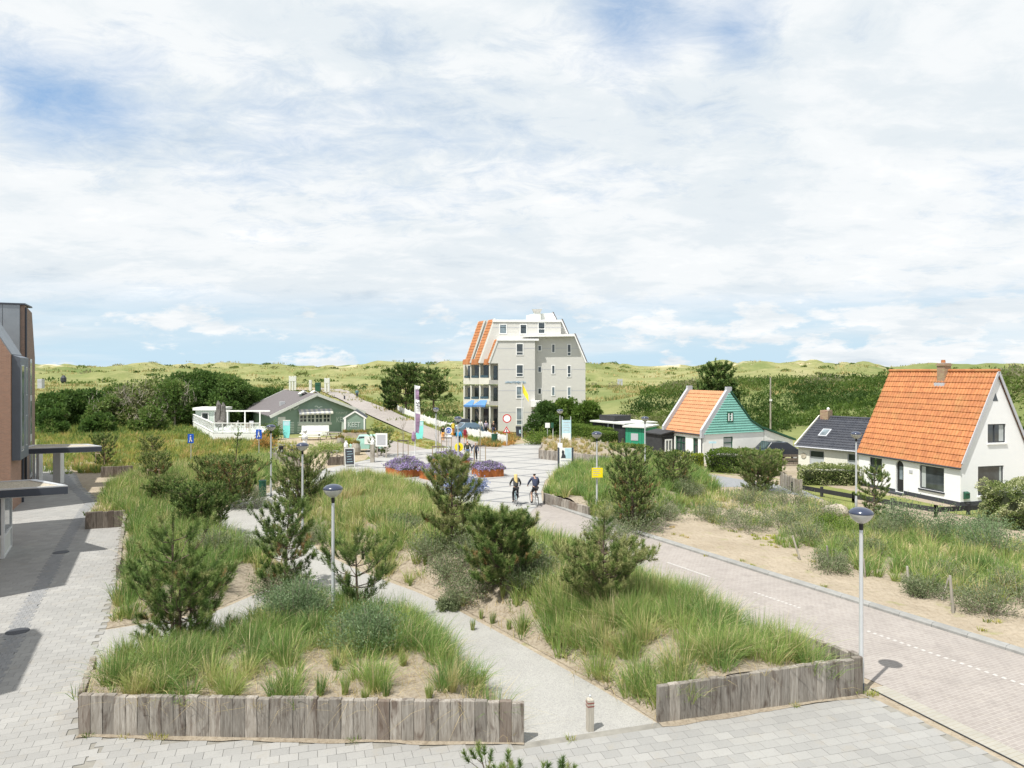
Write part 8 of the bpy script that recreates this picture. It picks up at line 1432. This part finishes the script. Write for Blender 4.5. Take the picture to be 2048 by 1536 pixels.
# ---------------------------------------------------------------- cars
def car(label, loc_, rz, body, L_=4.3, W_=1.75, H_=1.45, name='parked_car', group=None, van=False):
    t_ = thing(name, label, 'car', loc_, rz, group); l = L_ / 2
    prof = [(-l, .35), (-l, .75), (-l * .92, .88), (-l * .55, .93), (-l * .28, H_), (l * .35, H_), (l * .75, .95), (l * .97, .88), (l, .6), (l, .35)] if not van else [(-l, .3), (-l, .7), (-l * .72, .85), (-l * .45, H_), (l * .6, H_), (l * .62, .9), (l, .9), (l, .35)]
    b = MB(); n_ = len(prof)
    for y_, s_ in ((-W_ / 2, 1), (-W_ / 2 + .12, 1.0), (W_ / 2 - .12, 1.0), (W_ / 2, 1)):
        for x_, z_ in prof: ins = .12 if z_ > 1.0 else 0; yy = y_ + (ins if y_ < 0 else -ins) * (1 if abs(y_) == W_ / 2 else .3); b.v.append((x_ * (.985 if abs(y_) == W_ / 2 else 1), yy, z_ - (.03 if abs(y_) == W_ / 2 and z_ > .5 else 0)))
    for r_ in range(3): b.f += [(r_ * n_ + i, r_ * n_ + (i + 1) % n_, (r_ + 1) * n_ + (i + 1) % n_, (r_ + 1) * n_ + i) for i in range(n_)]
    b.f += [tuple(range(n_))[::-1], tuple(range(3 * n_, 4 * n_))]; b.build('body', body, t_, smooth=False)
    gz0, gz1 = .97, H_ - .08
    for s_ in (-1, 1):
        y_ = s_ * (W_ / 2 - .035); b = MB(); q_ = [(-l * .48, y_, gz0), (l * .55, y_, gz0), (l * .33, y_ - s_ * .085, gz1), (-l * .27, y_ - s_ * .085, gz1)] if not van else [(-l * .62, y_, .88), (-l * .05, y_, .88), (-l * .05, y_ - s_ * .08, gz1), (-l * .42, y_ - s_ * .08, gz1)]; b.prism(q_, (0, s_ * .012, 0)); b.build('side_window', M['glass'], t_)
    b = MB(); i0, i1 = (3, 4) if not van else (2, 3); p0, p1 = prof[i0], prof[i1]; d = Vector((p1[0] - p0[0], 0, p1[1] - p0[1])); nn_ = Vector((-d.z, 0, d.x)).normalized() * .015; a = Vector((p0[0], 0, p0[1])) + d * .1; c_ = Vector((p0[0], 0, p0[1])) + d * .9; w_ = W_ / 2 - .22; b.add([a + nn_ + Vector((0, -w_, 0)), a + nn_ + Vector((0, w_, 0)), c_ + nn_ + Vector((0, w_ - .06, 0)), c_ + nn_ + Vector((0, -w_ + .06, 0))], [(0, 1, 2, 3)]); b.build('windscreen', M['glass'], t_)
    if not van:
        p0, p1 = prof[6], prof[5]; d = Vector((p1[0] - p0[0], 0, p1[1] - p0[1])); nn_ = Vector((d.z, 0, -d.x)).normalized() * .015; a = Vector((p0[0], 0, p0[1])) + d * .12; c_ = Vector((p0[0], 0, p0[1])) + d * .9; b = MB(); b.add([a + nn_ + Vector((0, -w_, 0)), a + nn_ + Vector((0, w_, 0)), c_ + nn_ + Vector((0, w_ - .06, 0)), c_ + nn_ + Vector((0, -w_ + .06, 0))], [(0, 1, 2, 3)]); b.build('rear_window', M['glass'], t_)
    for x_ in (-l * .62, l * .62):
        for s_ in (-1, 1): b = MB(); b.torus((x_, s_ * (W_ / 2 - .1), .31), (0, 1, 0), .22, .09, 16, 6); w_h = b.build('tyre', M['rubber'], t_); b = MB(); b.lathe([(.17, 0), (.17, .04)], 12); o = b.build('rim', M['galv'], w_h, center=True); o.location = (x_, s_ * (W_ / 2 - .03), .31); o.rotation_euler = (R(90), 0, 0)
    for s_ in (-1, 1): b = MB(); b.box(-l - .01, -l + .03, s_ * W_ * .33 - .16, s_ * W_ * .33 + .16, .62, .74); b.build('headlight', M['white'], t_); b = MB(); b.box(l - .02, l + .012, s_ * W_ * .36 - .12, s_ * W_ * .36 + .12, .62, .78); b.build('tail_light', M['red'], t_)
    return t_
m, t, b = newmat('dark_car_paint'); b.inputs['Base Color'].default_value = (.02, .025, .04, 1); b.inputs['Roughness'].default_value = .3; b.inputs['Coat Weight'].default_value = .8; M['cardark'] = m
m, t, b = newmat('blue_car_paint'); b.inputs['Base Color'].default_value = (.10, .17, .24, 1); b.inputs['Roughness'].default_value = .3; b.inputs['Coat Weight'].default_value = .8; M['carblue'] = m
m, t, b = newmat('mint_paint'); b.inputs['Base Color'].default_value = (.35, .60, .52, 1); b.inputs['Roughness'].default_value = .4; M['mint'] = m
g_ = P(1547, 915, 58.0); car('dark car parked beside the teal cottage annex, seen over the hedge', (g_.x, g_.y, .32), R(10), M['cardark'], 4.4, 1.8, 1.5)
g_ = P(935, 868, 84); car('blue-grey car parked behind the white picket fence', (g_.x, g_.y, 0), R(25), M['carblue'], 4.4); g_ = P(925, 862, 91); car('darker blue car parked under the apartment balconies', (g_.x, g_.y, 0), R(20), M['cardark'], 4.3)
g_ = G(733, 903); t_ = car('small mint green three-wheeled van decorated with a white painting, in the hut yard', (g_.x, g_.y, 0), R(8), M['mint'], 3.0, 1.4, 1.55, 'small_van', van=True); b = MB(); b.box(-.15, .85, -.72, -.705, .75, 1.5); b.build('painted_panel', M['white'], t_)
# ---------------------------------------------------------------- bicycles
def bicycle(label, loc_, rz, frame, group=None, basket=False, lean=0.0):
    t_ = thing('bicycle', label, 'bicycle', loc_, rz, group); t_.rotation_euler = (lean, 0, rz)
    # local: forward = +x
    for x_ in (-.53, .53):
        b = MB(); b.torus((x_, 0, .34), (0, 1, 0), .32, .02, 28, 6); w_ = b.build('wheel', M['rubber'], t_); b = MB(); [b.tube([(x_, 0, .34), (x_ + .31 * math.cos(a), 0, .34 + .31 * math.sin(a))], .004, 3, False) for a in np.arange(0, 6.28, .52)]; b.torus((x_, 0, .34), (0, 1, 0), .295, .008, 24, 4); b.tube([(x_, -.05, .34), (x_, .05, .34)], .025, 6); b.build('rim', M['galv'], w_)
    b = MB(); bb, st, hd = (-.1, 0, .29), (-.22, 0, .78), (.36, 0, .80); [b.tube([p, q_], .018, 6) for p, q_ in ((bb, st), (bb, (.38, 0, .72)), ((-.2, 0, .72), hd), (bb, (-.53, 0, .34)), (st, (-.53, 0, .34)), ((.34, 0, .85), (.42, 0, .6)), ((.42, 0, .6), (.53, 0, .34)))]; b.build('frame', frame, t_)
    b = MB(); b.tube([(.34, 0, .82), (.32, 0, 1.0), (.34, .02, 1.03)], .014, 5); b.tube([(.16, -.29, 1.02), (.3, -.2, 1.04), (.36, 0, 1.04), (.3, .2, 1.04), (.16, .29, 1.02)], .013, 5); b.build('handlebar', M['galv'], t_)
    b = MB(); b.tube([(-.22, 0, .75), (-.25, 0, .93)], .014, 5); b.build('seat_post', M['galv'], t_); b = MB(); b.lathe([(.05, 0), (.10, .03), (.08, .06)], 10, (-.27, 0, .93)); b.build('saddle', M['black'], t_)
    b = MB(); b.box(-.72, -.3, -.07, .07, .70, .72); b.tube([(-.53, .06, .34), (-.55, .06, .7)], .008, 4); b.tube([(-.53, -.06, .34), (-.55, -.06, .7)], .008, 4); b.build('carrier', M['dark'], t_)
    b = MB(); b.tube([(-.1, -.1, .29), (-.1, .1, .29)], .015, 5); b.tube([(-.1, .1, .29), (-.02, .12, .14)], .012, 4); b.tube([(-.1, -.1, .29), (-.18, -.12, .44)], .012, 4); b.box(-.07, .03, .1, .2, .12, .15); b.box(-.23, -.13, -.2, -.1, .43, .46); b.build('cranks', M['dark'], t_)
    if basket: b = MB(); b.box(-.72, -.38, -.2, .2, .73, 1.0); b.build('basket', basket, t_)
    return t_
for i, (px, py, m_, lab) in enumerate(((553, 912, 'light_trim', 'white bicycle parked at the left of the bicycle group'), (563, 913, 'light_trim', 'pale bicycle second from the left in the group'), (575, 914, 'dark', 'dark bicycle with black bags in the bicycle group'), (590, 914, 'dark', 'dark bicycle at the right of the bicycle group'))):
    bicycle(lab, G3(px, py), R([70, 100, 30, 150][i]), M[m_], 'bicycles parked beside the hut yard', basket=M['black'] if i > 1 else False)
bicycle('dark bicycle leaning on the sleepers beside the chalkboard', G3(668, 928), R(60), M['dark'])
# ---------------------------------------------------------------- people
def skinmesh(name, joints, edges, mat, parent, sub=1):
    keys = list(joints); me = bpy.data.meshes.new(name); me.from_pydata([joints[k][:3] for k in keys], [(keys.index(a), keys.index(c_)) for a, c_ in edges], []); me.materials.append(mat); o = bpy.data.objects.new(name, me); link(o, parent); md = o.modifiers.new('skin', 'SKIN'); md.use_smooth_shade = True
    for i, k in enumerate(keys): sv = me.skin_vertices[0].data[i]; r_ = joints[k][3]; sv.radius = (r_, r_) if not isinstance(r_, tuple) else r_; sv.use_root = (i == 0)
    s_ = o.modifiers.new('sub', 'SUBSURF'); s_.levels = sub; s_.render_levels = sub; return o
def person(label, loc_, rz, pose, top, legs, hair, h=1.75, skirt=False, shoes='black', hairlen=0, sleeves=True, shorts=False, pack=None, lh=None, rh=None, group=None):
    "local frame: x to the person's right, y forward, z up"
    t_ = thing('person', label, 'person', loc_, rz, group); s_ = h / 1.75; z0 = 0
    if pose == 'cycle': pel = (0, -.27, 1.0); chest = (0, -.12, 1.42); neck = (0, -.07, 1.53); head = (0, -.05, 1.64); kn = {1: (.13, .12, .80), -1: (-.13, .08, .62)}; an = {1: (.13, -.04, .44), -1: (-.14, -.06, .22)}; toe = {1: (.13, .1, .42), -1: (-.14, .08, .16)}; elb = {1: (.30, .06, 1.22), -1: (-.30, .06, 1.22)}; wr = {1: (.29, .23, 1.07), -1: (-.29, .23, 1.07)}
    elif pose == 'walk': pel = (0, 0, .95); chest = (0, .02, 1.32); neck = (0, .02, 1.47); head = (0, .04, 1.60); kn = {1: (.09, .14, .52), -1: (-.09, -.05, .50)}; an = {1: (.09, .22, .10), -1: (-.09, -.28, .16)}; toe = {1: (.09, .38, .05), -1: (-.09, -.16, .04)}; elb = {1: (.25, -.10, 1.12), -1: (-.25, .06, 1.12)}; wr = {1: (.26, -.08, .88), -1: (-.26, .16, .88)}
    else: pel = (0, 0, .95); chest = (0, 0, 1.32); neck = (0, 0, 1.47); head = (0, .02, 1.60); kn = {1: (.09, .02, .52), -1: (-.09, .03, .52)}; an = {1: (.10, 0, .09), -1: (-.10, 0, .09)}; toe = {1: (.11, .15, .04), -1: (-.11, .15, .04)}; elb = {1: (.27, 0, 1.12), -1: (-.27, 0, 1.12)}; wr = {1: (.27, .08, .87), -1: (-.27, .08, .87)}
    if rh: wr[1] = rh; elb[1] = tuple((np.array(rh) + np.array((.2, 0, 1.42))) / 2 + np.array((.04, -.04, -.02)))
    if lh: wr[-1] = lh; elb[-1] = tuple((np.array(lh) + np.array((-.2, 0, 1.42))) / 2 + np.array((-.04, -.04, -.02)))
    sh = {k: (k * .17, chest[1], chest[2] + .08) for k in (1, -1)}; S_ = lambda p, r_: (p[0] * s_, p[1] * s_, p[2] * s_, tuple(q_ * s_ for q_ in r_) if isinstance(r_, tuple) else r_ * s_)
    def hand_end(k): w_ = np.array(wr[k]); e = np.array(elb[k]); d = (w_ - e) / np.linalg.norm(w_ - e); return w_, d
    J = {'pel': S_(pel, (.12, .10)), 'waist': S_(tuple((np.array(pel) + np.array(chest)) / 2), (.115, .09)), 'chest': S_(chest, (.15, .105)), 'neck': S_(neck, .052), 'head': S_(head, (.072, .082)), 'crown': S_((head[0], head[1], head[2] + .09), (.075, .085)), 'nose': S_((head[0], head[1] + .10, head[2] + .01), .018)}
    E = [('pel', 'waist'), ('waist', 'chest'), ('chest', 'neck'), ('neck', 'head'), ('head', 'crown'), ('head', 'nose')]
    for k in (1, -1):
        q_ = str(k); J['sh' + q_] = S_(sh[k], .06); J['el' + q_] = S_(elb[k], .042); J['wr' + q_] = S_(wr[k], .028); w_, d = hand_end(k); J['pa' + q_] = S_(tuple(w_ + d * .07), (.035, .02)); E += [('chest', 'sh' + q_), ('sh' + q_, 'el' + q_), ('el' + q_, 'wr' + q_), ('wr' + q_, 'pa' + q_)]
        sd = np.cross(d, (0, 1, 0)); sd = sd / (np.linalg.norm(sd) + 1e-6)
        for f in range(4): o_ = (f - 1.5) * .018; J[f'f{f}a' + q_] = S_(tuple(w_ + d * .11 + sd * o_), .009); J[f'f{f}b' + q_] = S_(tuple(w_ + d * (.15 - abs(f - 1.4) * .008) + sd * o_ + np.array((0, .015, 0))), .007); E += [('pa' + q_, f'f{f}a' + q_), (f'f{f}a' + q_, f'f{f}b' + q_)]
        J['th' + q_] = S_(tuple(w_ + d * .07 + np.array((-k * .02, .045, 0))), .009); E.append(('wr' + q_, 'th' + q_)); J['hi' + q_] = S_((k * .09, pel[1], pel[2] - .03), .085); J['kn' + q_] = S_(kn[k], .055); J['an' + q_] = S_(an[k], .038); J['to' + q_] = S_(toe[k], (.035, .025)); E += [('pel', 'hi' + q_), ('hi' + q_, 'kn' + q_), ('kn' + q_, 'an' + q_), ('an' + q_, 'to' + q_)]
    skinmesh('body', J, E, M['skin'], t_)
    g1 = lambda p, r_: S_(p, r_); T = {'pel': g1((pel[0], pel[1], pel[2] - .02), (.165, .15)), 'waist': g1(tuple((np.array(pel) + np.array(chest)) / 2), (.16, .14)), 'chest': g1(chest, (.175, .13)), 'col': g1((neck[0], neck[1], neck[2] - .04), .075)}; TE = [('pel', 'waist'), ('waist', 'chest'), ('chest', 'col')]
    for k in (1, -1):
        q_ = str(k); T['sh' + q_] = g1(sh[k], .078); T['el' + q_] = g1(elb[k], .056); TE += [('chest', 'sh' + q_), ('sh' + q_, 'el' + q_)]
        if sleeves: T['wr' + q_] = g1(tuple(np.array(wr[k]) * .93 + np.array(elb[k]) * .07), .04); TE.append(('el' + q_, 'wr' + q_))
    skinmesh('jacket' if sleeves else 'shirt', T, TE, top, t_)
    B_ = {'pel': g1((pel[0], pel[1], pel[2] - .02), (.13, .12))}; BE = []
    for k in (1, -1):
        q_ = str(k); B_['hi' + q_] = g1((k * .09, pel[1], pel[2] - .05), .10); e = kn[k] if not shorts else tuple(np.array(kn[k]) * .75 + np.array((k * .09, pel[1], pel[2])) * .25); B_['kn' + q_] = g1(e, .072 if not shorts else .085); BE += [('pel', 'hi' + q_), ('hi' + q_, 'kn' + q_)]
        if not shorts: B_['an' + q_] = g1(an[k], .055); BE.append(('kn' + q_, 'an' + q_))
    skinmesh('trousers' if not shorts else 'shorts', B_, BE, legs, t_)
    for k in (1, -1): skinmesh('shoe', {'a': g1((an[k][0], an[k][1] - .03, an[k][2] - .03), .045), 'b': g1(tuple((np.array(an[k]) + np.array(toe[k])) / 2 - np.array((0, 0, .02))), (.045, .04)), 'c': g1(toe[k], (.045, .035))}, [('a', 'b'), ('b', 'c')], M[shoes], t_)
    if hair is not None:
        HJ = {'a': g1((head[0], head[1] - .05, head[2] + .0), (.112, .10)), 'b': g1((head[0], head[1] - .03, head[2] + .11), (.10, .095))}; HE = [('a', 'b')]
        if hairlen: HJ['c'] = g1((head[0], head[1] - .12, head[2] - .10), (.12, .07)); HJ['d'] = g1((head[0], chest[1] - .17, head[2] - .12 - hairlen), (.13, .06)); HE += [('a', 'c'), ('c', 'd')]
        skinmesh('hair', HJ, HE, hair, t_)
    if pack: b = MB(); b.box(-.17 * s_, .17 * s_, chest[1] * s_ - .36 * s_, chest[1] * s_ - .14 * s_, (chest[2] - .35) * s_, (chest[2] + .17) * s_); b.build('backpack', pack, t_, bevel=.05)
    # face: eyes and mouth
    for k in (1, -1): b = MB(); b.lathe([(.004, 0), (.010, .004), (.004, .008)], 6); o = b.build('eye', M['black'], t_, center=True); o.location = (k * .03 * s_, (head[1] + .078) * s_, (head[2] + .03) * s_); o.rotation_euler = (R(90), 0, 0)
    return t_
C = {k: cloth('cloth_' + k, c_) for k, c_ in dict(navy=(.045, .055, .10), darkgrey=(.05, .05, .052), blackc=(.015, .015, .018), jeans=(.08, .13, .25), olive=(.06, .065, .04), skyblue=(.03, .33, .62), whitec=(.72, .70, .66), orange=(.80, .36, .06), coral=(.62, .16, .08), redpack=(.24, .02, .035), blond=(.62, .47, .20), hairdark=(.03, .022, .018), hairgrey=(.35, .33, .30), lilac=(.30, .27, .36), teal=(.10, .22, .25), yellowc=(.65, .50, .06)).items()}
hd = math.atan2(1.0, -.04)     # cycling direction
g1_ = G(1031, 1009); g2_ = G(1068, 1010)
for g_, col_, lab, hd_ in ((g1_, M['ltblue'], 'bicycle ridden by the blonde woman, pale blue frame', hd + .05), (g2_, M['white_metal'], 'bicycle ridden by the man in the navy jacket', hd + .22)):
    bicycle(lab, (g_.x, g_.y, .012), hd_, col_, 'bicycles being ridden away on the road')
person('woman cycling away with long blonde hair, dark jacket and dark trousers', (g1_.x, g1_.y, .012), hd + .05 - math.pi / 2, 'cycle', C['darkgrey'], C['blackc'], C['blond'], 1.72, hairlen=.42, group='people cycling side by side')
person('man cycling away in a navy jacket, dark shorts and bare legs', (g2_.x, g2_.y, .012), hd + .22 - math.pi / 2, 'cycle', C['navy'], C['blackc'], C['hairdark'], 1.78, shorts=True, group='people cycling side by side')
b = MB(); PPL = 'people walking on and around the plaza'
p = G(935, 923); q_ = G(951, 924); person('man in a dark jacket and jeans holding the hand of the woman beside him', (p.x, p.y, .02), math.pi, 'walk', C['olive'], C['jeans'], C['hairgrey'], 1.80, lh=(-.34, .05, .86), group=PPL); person('woman in a navy coat walking hand in hand towards the camera', (q_.x, q_.y, .02), math.pi, 'walk', C['navy'], C['blackc'], C['hairgrey'], 1.68, rh=(.34, .05, .88), group=PPL)
def pgt(px, py): p = GT(px, py); return (p.x, p.y, p.z + .05)
person('person walking away in a bright blue jacket behind the yellow round sign', pgt(918, 893), R(10), 'walk', C['skyblue'], C['blackc'], C['hairdark'], 1.72, group=PPL)
person('person with a dark red backpack, white shirt and orange shorts', pgt(931, 890), R(-8), 'walk', C['whitec'], C['coral'], C['hairdark'], 1.78, sleeves=False, shorts=True, pack=C['redpack'], group=PPL)
person('person with a black top and orange trousers at the left of the blue round sign', pgt(886, 884), R(5), 'walk', C['blackc'], C['orange'], C['olive'], 1.7, group=PPL)
person('person with a yellow and black backpack on the footpath', pgt(906, 874), R(5), 'walk', C['blackc'], C['orange'], C['hairdark'], 1.75, pack=C['yellowc'], group=PPL)
person('person in teal clothes standing on the dune footpath', pgt(714, 798), R(190), 'stand', C['teal'], C['navy'], C['hairgrey'], 1.9, group=PPL)
b = MB(); p = GT(689, 801); t_ = thing('path_post', 'dark short post beside the dune footpath', 'post', tuple(p)); MB().box(-.12, .12, -.12, .12, 0, .9).build('post', M['dark'], t_)
for px, py, lab, top, lg, hr, ps in ((961, 868, 'person in white top and cap waiting in front of the apartments', 'whitec', 'olive', 'navy', 'stand'), (972, 871, 'person in a lilac coat in front of the apartments', 'lilac', 'blackc', 'hairgrey', 'stand'), (987, 872, 'person in dark clothes with a bag at the apartment door', 'hairdark', 'navy', 'blond', 'walk')):
    g_ = G(px, py); person(lab, (g_.x, g_.y, .02), R(170), ps, C[top], C[lg], C[hr], 1.74, group=PPL)
# manhole covers on the left pavement
for px, py, lab in ((122, 1106, 'round drain cover in the shade beside the dark stripe'), (35, 1265, 'dark drain cover on the stripe at the left edge')):
    g_ = G(px, py); tag(MB().lathe([(.3, 0), (.3, .012)], 20, (g_.x, g_.y, .026)).build('drain_cover', M['dark']), lab, 'drain cover', 'round drain covers in the pavement')
print('objects', len(bpy.data.objects), 'tris', sum(len(m_.loops) - 2 * len(m_.polygons) for m_ in bpy.data.meshes))
